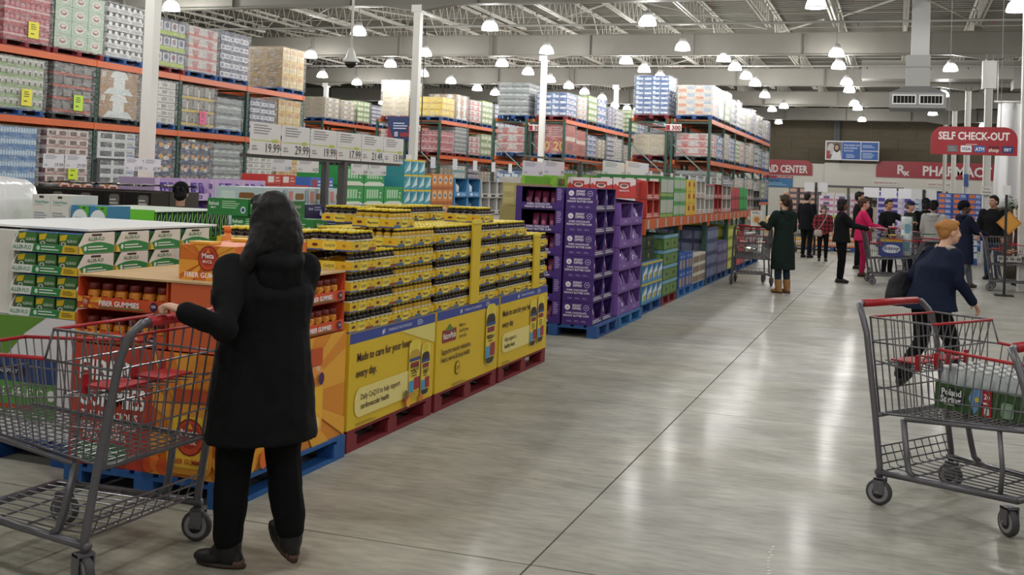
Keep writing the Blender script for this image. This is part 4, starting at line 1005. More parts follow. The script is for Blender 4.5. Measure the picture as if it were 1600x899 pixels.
# white stretch-wrapped bulk load at the left edge
wl = thing('wrapped_load', 'tall load under opaque white plastic wrap at left edge', 'load', (-7.02, 6.45, 0))
b = MB()
rg = []
for z, s in ((0, 1), (.5, 1.01), (1.0, 1.0), (1.35, 1.0), (1.46, .97), (1.51, .9), (1.53, .7)): rg.append(((0, 0, z), .88 * s, .5 * s))
N = 32; vs, fs = [], []
for c, rx, ry in rg:
    for k in range(N):
        a = 2 * PI * (k + .5) / N; ca, sa = math.cos(a), math.sin(a); q = (abs(ca) ** 6 + abs(sa) ** 6) ** (-1 / 6)
        j = 1 + .012 * math.sin(k * 2.3 + c[2] * 7)
        vs.append((rx * ca * q * j, ry * sa * q * j, c[2]))
for i in range(len(rg) - 1):
    for k in range(N): fs.append((i * N + k, i * N + (k + 1) % N, (i + 1) * N + (k + 1) % N, (i + 1) * N + k))
fs.append(tuple((len(rg) - 1) * N + k for k in range(N)))
b.add(vs, fs, M('e6e6e8', .25, bump=1.0, scale=5, streak=(1, 1, .4)), True); b.build('plastic_wrap', wl)

# dry-eye drops: green and navy cartons on a pallet behind the vitamins
floor_pallet(-4.65, 7.15, 1.04, 1.4, BLUE, 'blue pallet under the cream and green cartons')
def face_carton(name, w, d, h, base, south, east):
    b = MB().box((-w, 0, 0), (0, d, h), M(base, .5))
    decal(b, (-w, 0, 0), (1, 0, 0), (0, 0, 1), south); decal(b, (0, 0, 0), (0, 1, 0), (0, 0, 1), east)
    return b.mesh(name)
plain('carton_block', (-5.15, 6.55, .131), (-4.13, 7.85, .88), 'd8d0c2', 'cream cartons block low behind the nearest vitamins')
cr = face_carton('collagen_carton', .5, .5, .18, 'd9d1c4', [('t', .2, .06, .07, 'COLLAGEN', '5a5650', 'l', .28), ('e', .1, .1, .05, .07, 'c3bba8')], [('t', .05, .06, .06, 'COLLAGEN', '5a5650', 'l', .3), ('lines', .32, .05, .45, .12, 3, '8a8478')])
for i in range(2): put('collagen_carton', cr, None, (-4.14 - i * .51, 6.6 + 0, .884), cat='carton', label='cream carton printed COLLAGEN, %s behind the gummies' % ('near the aisle', 'farther from the aisle')[i], group='cream cartons')
gc = face_carton('drops_carton', .36, .2, .13, '2f7f3f', [('t', .01, .075, .03, 'Refresh', 'f0f5ee', 'l', .09), ('t', .03, .05, .015, 'MAX', 'f0f5ee', 'l', .05), ('lines', .13, .05, .3, .115, 4, 'b4dcae'), ('e', .32, .045, .022, .026, 'e8eef5'), ('e', .32, .045, .014, .017, '2b4a7a')], [('r', 0, 0, .2, .13, '3a8a46'), ('t', .04, .075, .03, 'Refresh', 'f0f5ee', 'l', .1), ('lines', .03, .02, .15, .05, 2, 'b4dcae')])
plain('carton_block', (-5.1, 7.15, .884), (-4.5, 7.8, 1.06), 'cfc7b8', 'pale carton beneath the green drops cartons')
for i, (x, y, z) in enumerate(((-4.13, 7.42, 1.16), (-4.13, 7.42, 1.03), (-4.32, 7.40, 1.292), (-4.7, 7.40, 1.292), (-4.5, 7.43, 1.16))):
    put('drops_carton', gc, None, (x, y, z), cat='carton', label='green eye drops carton, ' + ('aisle corner upper', 'aisle corner lower', 'top near one', 'top far one', 'second from aisle')[i], group='green eye drops cartons')
plain('carton_block', (-4.49, 7.42, .884), (-4.14, 7.66, 1.025), 'c9c2b4', 'pale carton under the corner of green cartons')
nc_ = face_carton('drops_carton', .34, .3, .115, '2a2f5e', [('t', .04, .075, .022, 'Refresh', 'dfe4f2', 'l', .07), ('e', .15, .085, .018, .02, 'c9d2e8'), ('lines', .18, .05, .32, .1, 3, '9aa6cc'), ('e', .3, .03, .025, .025, '6a86a8')], [('r', 0, 0, .3, .115, '30284e'), ('t', .05, .07, .022, 'Refresh', 'dfe4f2', 'l', .07), ('e', .25, .04, .02, .022, 'c9d2e8'), ('lines', .14, .06, .28, .1, 2, '9aa6cc')])
plain('carton_block', (-4.9, 7.9, 0), (-4.15, 9.0, 1.03), '3a3f66', 'dark blue carton block behind the vitamins')
for i, (x, y, z) in enumerate(((-4.16, 7.95, 1.035), (-4.16, 7.95, 1.152), (-4.16, 8.35, 1.035), (-4.16, 8.35, 1.152), (-4.16, 8.35, 1.269), (-4.16, 8.68, 1.035), (-4.16, 8.68, 1.152), (-4.16, 8.68, 1.269), (-4.52, 7.97, 1.27), (-4.51, 7.95, 1.152))):
    put('drops_carton', nc_, None, (x, y, z), cat='carton', label='navy eye drops carton, stack position %s from the post, tier at %s' % (ORD[0 if y < 8.2 else 1 if y < 8.6 else 2], {1.035: 'bottom', 1.152: 'middle', 1.269: 'top', 1.27: 'top back'}[z] + (' behind' if x < -4.4 else '')), group='navy eye drops cartons')
plain('carton_block', (-4.9, 9.05, 0), (-4.2, 10.1, 1.2), 'd0aa22', 'yellow carton block behind the farthest vitamins')
for i in range(3):
    put('vitamin_tray', vt[1], None, (-4.22, 9.08 + i * .33, 1.205), cat='tray', label='yellow vitamin tray on the back stack, %s from near end' % ORD[i], group='yellow trays at the back')
    for j in range(5):
        for k in range(4): put('vitamin_bottle', vb_dark, None, (-4.257 - k * .06, 9.117 + i * .33 + j * .0605, 1.2107), cat='bottle', label='dark vitamin bottle, %s back tray, %s along, %s across' % (ORD[i], ORD[j], ORD[k]), group='vitamin bottles in the back trays')
# mop-pad-like white and teal cartons one island further
lc = face_carton('pale_carton', .5, .36, .17, 'c3d3d8', [('R', .05, .04, .2, .13, .01, 'dbe6e8'), ('R', .24, .05, .4, .12, .02, '8a5a2c')], [('r', .02, .03, .1, .14, 'cf8a86'), ('R', .14, .06, .3, .12, .02, '8f6a3c'), ('r', .32, .02, .345, .15, '6f8a9c'), ('lines', .03, .02, .3, .05, 2, '8ea2aa')])
plain('carton_block', (-6.1, 8.6, 0), (-5.32, 10.4, 1.15), 'c9d2d2', 'pale blue carton block beyond the green drops')
for j in range(4):
    for k in range(2): put('pale_carton', lc, None, (-5.33, 8.65 + j * .4, 1.155 + k * .174), cat='carton', label='pale blue carton with brown badge, %s along, %s tier' % (ORD[j], ('lower', 'upper')[k]), group='pale blue cartons')

# ---------------------------------------------------------------- row further back (face at x = -8)
RX = -8.0
plain('carton_block', (-9.1, 10.62, 0), (RX - .02, 13.0, 1.0), 'b79ac8', 'lavender carton block below the open snack trays', 'carton')
lsh = MB(); LAV = M('c8afd6', .5); L_, h_ = .58, .26
lsh.box((-.5, 0, 0), (0, L_, .005), LAV).box((-.005, 0, .005), (0, L_, .085), LAV).box((-.5, 0, .005), (-.495, L_, h_), LAV)
for y in (0, L_ - .09): lsh.box((-.006, y, .085), (-.001, y + .09, h_), LAV)
for y in (.0, L_ - .006): lsh.box((-.495, y, .005), (-.006, y + .006, h_), LAV)
decal(lsh, (0, 0, 0), (0, 1, 0), (0, 0, 1), [('R', .1, .02, .34, .065, .005, '5a3f8c'), ('t', .115, .03, .025, 'MADEGOOD', 'ddd0ea', 'l', .21, .02), ('e', .5, .06, .03, .03, '6a4a9c'), ('p', [(.46, .15), (.54, .14), (.54, .2), (.46, .21)], '5a3f8c'), ('r', .45, .1, .56, .125, 'b89ac8')])
lme = lsh.mesh('snack_tray')
pk = pouch_mesh('4a2f86', .13, .2, 'a68ed0')
for k in range(2):
    for j in range(4):
        put('snack_tray', lme, None, (RX, 10.65 + j * .59, 1.005 + k * .264), cat='tray', label='lavender open snack tray, %s along, %s tier' % (ORD[j], ('lower', 'upper')[k]), group='lavender snack trays')
        for i in range(3): pouch((RX - .06, 10.65 + j * .59 + .13 + i * .15, 1.02 + k * .264), PI / 2 + RND.uniform(-.2, .2), pk, 'violet snack pouch, %s lavender tray, %s tier, %s inside' % (ORD[j], ('lower', 'upper')[k], ORD[i]), 'violet snack pouches', -.1)
# whey bags, dark
plain('carton_block', (-9.1, 9.4, 0), (-7.3, 10.55, 1.1), '241a18', 'dark carton block at left below the black bags')
wb_ = MB().box((0, 0, 0), (.36, .3, .27), M('1f1a19', .35, coat=.4)); decal(wb_, (0, 0, 0), (1, 0, 0), (0, 0, 1), [('r', 0, 0, .36, .09, 'a3241e'), ('t', .02, .03, .045, 'WHEY', 'e8d8c8', 'l', .2, .02), ('R', .04, .12, .14, .25, .01, '0e0c0c'), ('R', .2, .11, .33, .24, .03, '6f6a66'), ('lines', .21, .13, .32, .2, 2, 'd8d4d0')])
wme = wb_.mesh('whey_carton')
for i in range(4): put('whey_carton', wme, None, (-8.75 + i * .365, 9.66, 1.112), cat='carton', label='black and red protein carton, %s from the left' % ORD[i], group='black protein cartons')
def bag_mesh(sd, col):
    b = MB(); r = random.Random(sd)
    b.loft([((0, -.2, .05), .05, .02), ((0, -.15, .05), .13, .05), ((0, 0, .06), .15, .07), ((0, .14, .05), .13, .05), ((0, .2, .05), .1, .012)], M(col, .15, coat=.7, bump=1.0, scale=9), 12)
    o = b.mesh('glossy_bag')
    for v in o.vertices: v.co.z = max(0, v.co.z + r.uniform(-.012, .012)); 
    for v in o.vertices: v.co = (v.co.x, v.co.z * 1.0 if False else v.co.y, v.co.z)
    return o
bags = [bag_mesh(3, '17141a'), bag_mesh(4, '1c1a24')]
for i in range(6):
    put('glossy_bag', bags[i % 2], None, (-8.92 + i * .315, 10.2, 1.396), cat='bag', label='black glossy bag lying on the dark cartons, %s from the left' % ORD[i], group='black glossy bags')
plain('carton_block', (-9.1, 9.98, 1.105), (-7.3, 10.5, 1.39), '3a2f2a', 'dark brown cartons under the glossy bags')
ow = MB().box((0, 0, 0), (.19, .2, .16), M('c98a64', .5)); decal(ow, (0, 0, 0), (1, 0, 0), (0, 0, 1), [('e', .095, .09, .075, .055, 'efe6de'), ('R', .045, .07, .145, .11, .01, 'a0423a')])
owm = ow.mesh('round_label_carton')
plain('carton_block', (-10.6, 12.0, 0), (-9.2, 12.8, 1.1), 'b98a6a', 'tan carton block behind the black bags')
for k in range(2):
    for i in range(7): put('round_label_carton', owm, None, (-10.55 + i * .195, 12.02, 1.105 + k * .165), cat='carton', label='orange carton with white round label, %s from left, %s tier' % (ORD[i], ('lower', 'upper')[k]), group='round label cartons')
# red, aqua, blue cartons between lavender and green
rc = carton_mesh('red_carton', .4, .38, .14, M('c23a34', .5), [('R', .1, .2, .5, .8, .1, 'e8dcd8'), ('lines', .6, .2, .95, .8, 2, 'e8b0a8')], ())
stack(rc, 'red_carton', 'carton', 'flat red carton behind the price signs', 'flat red cartons', RX - .22, 13.25, 1.2, .39, .142, 3, 3, skip=((2, 2),))
plain('carton_block', (-9, 13.05, 0), (RX - .02, 15.15, 1.19), 'b0483e', 'red carton block beyond the lavender trays')
bc = carton_mesh('blue_carton', .4, .34, .2, M('3f6fc0', .5), [('R', .15, .2, .6, .8, .1, 'a03a50'), ('lines', .65, .3, .95, .8, 2, 'd8e0f0')], ())
stack(bc, 'blue_carton', 'carton', 'small blue carton with red mark beside the post', 'small blue cartons', RX - .24, 14.45, 1.2, .36, .203, 2, 2)
# green cartons, teal, orange, blue, white-black, from near to far
gcx = carton_mesh('green_carton', .8, .73, .31, M('2f9a4a', .5), [('p', [(0, .0), (1, .0), (1, .1), (.8, .22), (.2, .22), (0, .1)], 'dfe6d8'), ('r', .12, .35, .72, .85, '56b068')] + [('r', .14 + .12 * i, .38, .22 + .12 * i, .82, 'bfe0c0') for i in range(5)] + [('t', .82, .4, .3, 'Z', 'e8f4e8', 'c')], ())
stack(gcx, 'green_carton', 'carton', 'bright green carton with white base band', 'bright green cartons', RX - .42, 15.58, .55, .75, .314, 3, 4, skip=((2, 3),))
plain('carton_block', (-8.85, 15.2, 0), (RX - .02, 17.4, .545), '2f8a46', 'green carton block below the bright green cartons')
tcx = carton_mesh('teal_carton', .5, .29, .26, M('3f9fb4', .5), [('p', [(.1, .1), (.9, .9), (.9, .3)], 'd8e8ea'), ('r', 0, .88, 1, 1, 'e2c83a'), ('p', [(.05, .5), (.4, .8), (.05, .8)], '2a6f98')], ())
stack(tcx, 'teal_carton', 'carton', 'teal carton with yellow strip', 'teal cartons', RX - .27, 17.62, .92, .3, .263, 4, 4, skip=((3, 3),))
ocx = carton_mesh('orange_carton', .5, .25, .28, M('d98a44', .5), [('e', .5, .6, .35, .28, 'efc79a'), ('p', [(.2, .5), (.5, .75), (.8, .5)], '3f7fb4'), ('r', 0, 0, 1, .2, 'b8662c')], ())
stack(ocx, 'orange_carton', 'carton', 'orange carton with pale oval', 'orange cartons', RX - .27, 18.83, .9, .26, .283, 4, 3)
for nm, y0, y1, col in (('teal', 17.45, 18.6, '3a93a8'), ('orange', 18.7, 19.7, 'c87c3c'), ('blue', 19.75, 21.15, '3f7fbc'), ('white', 21.2, 23.6, 'cfcfcd'), ('pale grey', 23.7, 30.0, 'b9b6b0')):
    plain('carton_block', (-8.6, y0, 0), (RX - .03, y1, {'teal': .91, 'orange': .89, 'blue': .95, 'white': .95, 'pale grey': 1.2}[nm]), col, nm + ' carton block under the stacks in the far left row')
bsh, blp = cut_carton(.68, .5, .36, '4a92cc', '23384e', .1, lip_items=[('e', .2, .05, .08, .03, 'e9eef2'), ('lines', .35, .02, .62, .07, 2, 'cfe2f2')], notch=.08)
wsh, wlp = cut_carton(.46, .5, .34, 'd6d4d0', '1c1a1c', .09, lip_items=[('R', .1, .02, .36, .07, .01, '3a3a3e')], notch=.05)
for k in range(2):
    for j in range(2):
        t = thing('open_carton', 'sky blue open-front carton, %s along, %s tier' % (ORD[j], ('lower', 'upper')[k]), 'carton', (0, 0, 0), group='sky blue cartons')
        for nm, me in (('carton_shell', bsh), ('printed_lip', blp)):
            o = put(nm, me, t); o.matrix_local = Matrix.Translation((RX, 19.76 + j * .7, .955 + k * .363)) @ Matrix.Rotation(PI / 2, 4, 'Z')
        MB().lathe([(.1, 0), (.12, .05), (.12, .2), (.06, .26)], M('e9ecee' if k else '55585c', .4), 12).build('plate_stack', None, (RX - .18, 20.1 + j * .7, .962 + k * .363), cat='dishware', label='%s round item in the sky blue carton, %s along' % (('dark', 'white')[k], ORD[j]))
    for j in range(5):
        t = thing('open_carton', 'white and black open-front carton, %s along, %s tier' % (ORD[j], ('lower', 'upper')[k]), 'carton', (0, 0, 0), group='white and black cartons')
        for nm, me in (('carton_shell', wsh), ('printed_lip', wlp)):
            o = put(nm, me, t); o.matrix_local = Matrix.Translation((RX, 21.22 + j * .475, .955 + k * .343)) @ Matrix.Rotation(PI / 2, 4, 'Z')
pcx = carton_mesh('pale_carton', .5, .6, .28, M('cdcac4', .5, var=.1), [('r', .05, .1, .5, .6, 'b4a79c'), ('r', .6, .2, .95, .9, '8f9aa8'), ('lines', .1, .65, .5, .95, 3, 'a35a4a')], ())
stack(pcx, 'pale_carton', 'carton', 'pale mixed carton in the far left row', 'pale cartons far left', RX - .28, 24.0, 1.205, .63, .283, 9, 2)

# ---------------------------------------------------------------- low rack along the aisle (face x = -3)
LY = [13.84, 16.36, 18.92, 21.44, 23.96, 26.5]
lr = thing('low_rack', 'low orange-beamed rack along the wide aisle', 'rack')
um = upright_mesh(1.22, 1.0)
for y in LY: put('upright', um, lr, (-3.03, y, 0))
for a, c in zip(LY[:-1], LY[1:]):
    L = round(c - a, 3); b = MB().box((-.05, .04, -.13), (0, L - .04, 0), OR).box((-.055, 0, -.2), (.006, .06, -.002), OR)
    put('beam', b.mesh('beam'), lr, (-3.0, a, 1.225)); put('beam', beam_mesh(L), lr, (-4.0, a, 1.225))
MB().box((-4.0, LY[0] + .06, 1.2), (-3.06, LY[-1] - .06, 1.222), M('9a8a72', .7)).build('shelf_board', lr)
tagm = MB().box((0, -.05, -.125), (.006, .05, -.005), M('b9b6b2', .5)).mesh('price_tag')
for i in range(22): put('price_tag', tagm, lr, (-2.998, 14.05 + i * .57, 1.225))
def shelf_row(z, lst, wher):
    for (y0, y1, nz, zt, ny, desc, mk) in lst:
        dy = (y1 - y0) / ny; dz = (zt - z) / nz
        kind, cols = mk
        if kind == 'c':
            base, px = cols
            me = carton_mesh('carton', .9, dy - .006, dz - .002, M(base, .5), px, [('r', .0, .0, 1, 1, base)] + list(px))
            stack(me, desc.replace(' ', '_'), 'carton', desc, desc + 's', -3.03 - .45, y0 + dy / 2, z, dy, dz, ny, nz, where=wher)
        else:
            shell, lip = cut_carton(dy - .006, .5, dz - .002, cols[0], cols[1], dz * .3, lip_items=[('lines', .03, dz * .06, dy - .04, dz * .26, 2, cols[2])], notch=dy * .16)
            for k in range(nz):
                for j in range(ny):
                    t = thing('open_carton', desc + ', %s tier, %s along%s' % (('lower', 'upper', 'top')[k], ORD[j], wher), 'carton', (0, 0, 0), group=desc + 's')
                    for nm, me in (('carton_shell', shell), ('printed_lip', lip)):
                        o = put(nm, me, t); o.matrix_local = Matrix.Translation((-3.03, y0 + j * dy, z + k * dz)) @ Matrix.Rotation(PI / 2, 4, 'Z')
            plain('carton_block', (-3.98, y0 + .02, z), (-3.55, y1 - .02, zt), cols[0], 'carton block behind the ' + desc + 's')
Z0 = 1.23
shelf_row(Z0, [
 (14.06, 14.9, 2, 1.72, 2, 'red and white open carton', ('o', ('c8443a', '6a4a34', 'f0e0dc'))),
 (14.95, 15.85, 2, 1.80, 2, 'green carton with white bottles print', ('c', ('2f7f45', [('r', 0, .0, 1, .16, '8fb45a')] + [('R', .06 + .19 * i, .2, .2 + .19 * i, .85, .03, 'dfe4da') for i in range(5)]))),
 (15.9, 16.85, 3, 1.80, 2, 'pale green drinks carton', ('c', ('5aa85f', [('R', .06 + .19 * i, .15, .2 + .19 * i, .8, .03, 'cfd8cc') for i in range(5)]))),
 (16.9, 17.75, 3, 1.78, 2, 'yellow carton with red mark', ('c', ('e3bd1f', [('e', .6, .6, .2, .25, 'a3341f'), ('r', 0, 0, .2, 1, 'f0d85a')]))),
 (17.8, 18.62, 2, 1.77, 2, 'white and brown open carton', ('o', ('e0dcd6', '8a6f52', '8c3a2c'))),
 (18.67, 19.6, 2, 1.72, 2, 'white open carton with grey lip', ('o', ('dcdad6', '7a6650', '77777a'))),
 (19.65, 20.55, 2, 1.74, 2, 'dark red open carton', ('o', ('b23a3c', '6a3a30', 'e8c8b0'))),
 (20.6, 21.75, 2, 1.72, 2, 'white carton with dark opening', ('o', ('cfc7be', '3a2c24', 'b0443c'))),
 (21.8, 22.95, 2, 1.70, 2, 'plain crimson carton', ('c', ('c03a44', [('r', 0, 0, 1, .25, '8c2a34')]))),
 (23.0, 24.2, 2, 1.71, 2, 'vivid green carton', ('c', ('28a848', [('r', 0, 0, 1, .2, '1f7a36')]))),
 (24.25, 25.3, 2, 1.69, 2, 'grey open carton', ('o', ('b9b2ac', '3a3430', '8c4a3c'))),
 (25.35, 26.45, 2, 1.66, 2, 'charcoal open carton', ('o', ('5a5654', '221e1c', '9a9894'))),
], '')
rpm = MB().box((0, 0, 0), (.29, .3, .243), M('c8443a', .5))
decal(rpm, (0, 0, 0), (1, 0, 0), (0, 0, 1), [('r', 0, .15, .29, .243, 'e6dcd8'), ('p', [(0, .15), (.03, .18), (.06, .15), (.1, .19), (.14, .15), (.19, .18), (.23, .15), (.29, .17), (.29, .12), (0, .12)], 'c8443a'), ('R', .07, .07, .22, .2, .01, 'b8382e'), ('e', .145, .15, .06, .03, 'f0e8e2'), ('e', .145, .155, .045, .02, '8a5a48'), ('t', .145, .08, .025, 'PEANUTS', 'f4e4de', 'c', .13, .02)])
decal(rpm, (.29, 0, 0), (0, 1, 0), (0, 0, 1), [('r', .02, .03, .28, .2, 'b8382e')])
rpm = rpm.mesh('peanut_carton')
for k in range(2):
    for i in range(3): put('peanut_carton', rpm, None, (-4.0 + i * .3 - .0, 13.74, 1.24 + k * .247), cat='carton', label='red and white peanuts carton facing front, %s from left, %s tier' % (ORD[i], ('lower', 'upper')[k]), group='peanuts cartons')
plain('carton_block', (-4.0, 13.73, 1.0), (-3.08, 13.79, 1.235), 'b8443a', 'red carton block below the peanuts cartons')
# red cartons that stand nearer, over the light purple display's far end, continue the row
def low_goods(y0, y1, ny, nz, zt, desc, base, px, pal, x=-3.02, w=.9):
    floor_pallet(x - .5, (y0 + y1) / 2, .98, y1 - y0 - .01, pal, '%s pallet under the %ss' % ('dark red' if pal == RED else 'blue', desc))
    dy = (y1 - y0) / ny; dz = (zt - .132) / nz
    me = carton_mesh('carton', w, dy - .008, dz - .003, M(base, .5), px, [('r', 0, 0, 1, 1, base)] + list(px))
    stack(me, desc.replace(' ', '_'), 'carton', desc, desc + 's', x - .45, y0 + dy / 2, .132, dy, dz, ny, nz)
bars = lambda c1, c2, n=4: [('R', .04 + .94 / n * i, .08, .04 + .94 / n * (i + .82), .7, .03, c1) for i in range(n)] + [('r', 0, .78, 1, 1, c2)]
low_goods(13.92, 15.2, 4, 2, .66, 'white and blue milk carton', '4f98c8', [('p', [(.1, .1), (.9, .5), (.9, .8), (.1, .45)], 'e9ecec'), ('e', .5, .3, .25, .14, 'c9b04a'), ('r', 0, .9, 1, 1, 'd8c24a'), ('p', [(.1, .6), (.8, .9), (.1, .9)], '2f5f9c')], BLUE)
low_goods(15.25, 16.28, 2, 4, .98, 'green drink pouch carton', '4c7a3c', bars('7a9a58', '7fb0cc', 5) + [('e', .5, .4, .1, .12, '2f4a2a')], RED)
low_goods(16.44, 17.6, 2, 2, .66, 'royal blue biscuit carton', '2f5fb4', [('R', .12, .1, .4, .6, .1, 'b8a088'), ('R', .55, .1, .85, .6, .1, 'b0967c'), ('e', .3, .8, .08, .06, 'c8d4ee'), ('e', .7, .8, .08, .06, 'c8d4ee')], '3f78b8')
low_goods(17.65, 18.84, 2, 3, .6, 'cream carton with brown print', 'd6cfc2', bars('8a745c', 'e6e0d6', 4), '3f78b8')
low_goods(19.0, 20.15, 3, 4, .99, 'slate blue drinks case', '5c6690', bars('8f98bc', '4a5278', 4), '35639c')
low_goods(20.2, 21.36, 2, 3, .7, 'violet drinks case', '6a6490', bars('8f8ab0', '5c4a86', 4), '2f4f8c')
low_goods(21.5, 22.7, 2, 4, .95, 'acid yellow carton', 'c3c832', bars('e0e27a', '8a9a2c', 3), BLUE)
low_goods(22.73, 23.88, 2, 3, .8, 'bright red carton', 'b8262c', bars('d85a54', '8c1a20', 3), BLUE)
low_goods(24.05, 26.4, 2, 3, .7, 'mixed grey carton', '8c8a88', bars('b8b4b0', '6a6866', 3), BLUE)
dgm = carton_mesh('carton', .9, .5, .16, M('24402a', .5), [('r', .1, .2, .9, .7, '1a2e1e'), ('e', .3, .4, .08, .2, 'a8902c')], [('r', .1, .2, .9, .7, '1a2e1e')])  # cartons coloured dark green all over, stacked under the beam
stack(dgm, 'dark_green_carton', 'carton', 'dark green carton under the beam', 'dark green cartons under the beam', -3.55, 14.2, .664, .53, .163, 2, 2)

# ---------------------------------------------------------------- price signs on stands
DG = M('4c4c4e', .5)
def price_sign(x, y0, y1, z0, z1, price, where, lines=4, yel=True, stripe='9a9aa0'):
    t = thing('price_sign', 'white price sign showing %s %s' % (price, where), 'sign', (x, y0, z0))
    w, h = y1 - y0, z1 - z0
    MB().box((-.004, 0, 0), (0, w, h), M('e3e2e6', .35)).build('sign_card', t)
    b = MB()
    it = [('lines', w * .1, h * .62, w * .72, h * .95, lines, '8a8a92')]
    if yel: it += [('r', w * .03, h * .43, w * .97, h * .455, 'c5d23a'), ('r', w * .72, h * .4, w * .9, h * .5, 'b9c84a')]
    it += [('t', w * .97, h * .08, h * .3, price, '2e2e32', 'r', w * .62, .0), ('lines', w * .06, h * .12, w * .25, h * .3, 2, '9a9aa0')]
    decal(b, (0, 0, 0), (0, 1, 0), (0, 0, 1), it); b.build('lettering', t)
def sign_stand(x, y, z, y0, y1, label, r=.028, zb=0):
    t = thing('sign_stand', label, 'stand', (x, y, 0))
    MB().box((-r, -r, zb + .0), (r, r, z), DG).box((-r - .004, -.15, zb), (r + .004, .15, zb + .02), DG).build('post', t)
    MB().box((-.014, y0 - y, z - .012), (.014, y1 - y, z + .012), DG).build('crossbar', t)
sign_stand(-4.067, 7.72, 1.74, 6.3, 8.75, 'dark grey T-shaped sign stand behind the vitamins')
for i, (p, a, c) in enumerate((('19.99', 6.34, 6.72), ('29.99', 6.74, 7.12), ('19.99', 7.14, 7.53), ('17.99', 7.55, 7.94), ('21.49', 7.96, 8.34), ('13.99', 8.36, 8.74))):
    price_sign(-4.03, a, c, 1.75, 1.965, p, 'over the vitamins, %s of six' % ORD[i])
sign_stand(-5.25, 9.6, 1.77, 8.5, 10.9, 'grey sign stand in the second island')
for i, (p, a, c) in enumerate((('11.99', 8.54, 8.88), ('14.29', 8.98, 9.38), ('8.99', 10.05, 10.42), ('11.99', 10.44, 10.86))):
    price_sign(-5.2, a, c, 1.65, 1.77, p, 'over the second island, %s of four' % ORD[i], yel=False)
sign_stand(-9.15, 11.05, 1.73, 10.25, 12.2, 'dark T-shaped sign stand before the left rack')
for i, (p, a, c) in enumerate((('19.99', 10.1, 10.43), ('29.99', 10.45, 10.8), ('63.99', 11.5, 11.85), ('63.99', 11.87, 12.22))):
    price_sign(-9.1, a, c, 1.6, 1.76, p, 'before the left rack, %s of four' % ORD[i], yel=False)
sign_stand(-4.14, 14.8, 1.95, 12.1, 19.1, 'dark grey sign stand behind the purple display')
for i, (p, a, c) in enumerate((('14.69', 12.2, 12.98), ('9.99', 13.0, 13.9), ('11.79', 15.9, 17.3), ('13.49', 17.35, 19.1))):
    price_sign(-4.1, a, c, (1.72, 1.74, 1.78, 1.8)[i], (1.89, 1.92, 2.01, 2.05)[i], p, 'above the purple display, %s of four' % ORD[i], yel=False)
sign_stand(-4.3, 24.0, 1.92, 19.6, 29.0, 'grey rail stand above the low rack')
smm = MB().box((0, -.12, 0), (.006, .12, .22), M('e6e6ea', .4)).mesh('sign_card')
for i in range(9): put('sign_card', smm, None, (-4.275, 20.1 + i * 1.0, 1.72), cat='sign', label='small white price card on the grey rail, %s along' % ORD[i], group='price cards on the grey rail')
sign_stand(-8.65, 20.0, 1.98, 16.0, 27.0, 'long grey sign rail over the far left row')
for i in range(9): put('sign_card', smm, None, (-8.6, 16.6 + i * 1.15, 1.86), cat='sign', label='white price card over the far left row, %s along' % ORD[i], group='price cards over the far left row')
# goods at the back of the purple display: olive trays, green snack cartons, bags
plain('carton_block', (-4.4, 12.3, 0), (-4.2, 14.0, 1.36), 'a89a5c', 'olive carton block behind the purple display')
olv = carton_mesh('olive_carton', .18, .46, .13, M('b3a566', .5), [('r', .1, .2, .5, .7, 'c9bd86'), ('e', .75, .5, .1, .25, '4c4a2c')], [('r', .1, .2, .8, .7, 'c4b87c')])
stack(olv, 'olive_carton', 'carton', 'olive snack tray behind the purple display', 'olive snack trays', -4.295, 12.55, 1.365, .47, .133, 3, 2)
gnm = carton_mesh('snack_carton', .5, .62, .21, M('86c43c', .5), [('R', .1, .15, .6, .6, .1, '3f5a24'), ('e', .45, .4, .12, .2, '8a5a34'), ('t', .1, .68, .2, 'NATURE', 'e4f2c8', 'l', .5), ('e', .85, .7, .07, .12, '2f4a1c')], [('r', .1, .2, .8, .7, '6aa52c')])
plain('carton_block', (-4.75, 14.05, 0), (-4.23, 16.6, 1.36), '6a9a34', 'green carton block behind the low rack')
stack(gnm, 'snack_carton', 'carton', 'lime green snack carton above the purple display', 'lime green snack cartons', -4.5, 14.4, 1.365, .64, .213, 4, 2)
gb_ = bag_mesh(8, '2f8a3a')
for i in range(4): put('glossy_bag', gb_, None, (-4.35, 10.4 + .32 * i, 1.02), rz=.3 * i, cat='bag', label='shiny green bag on the back stack, %s along' % ORD[i], group='shiny green bags')
plain('carton_block', (-4.9, 10.2, 0), (-4.15, 11.45, 1.015), '4a3a30', 'dark carton block left of the purple display')
plain('box', (-4.6, 10.22, 1.02), (-4.42, 10.35, 1.2), 'e6e6e6', 'white and black boxed item on the back stack', 'box')
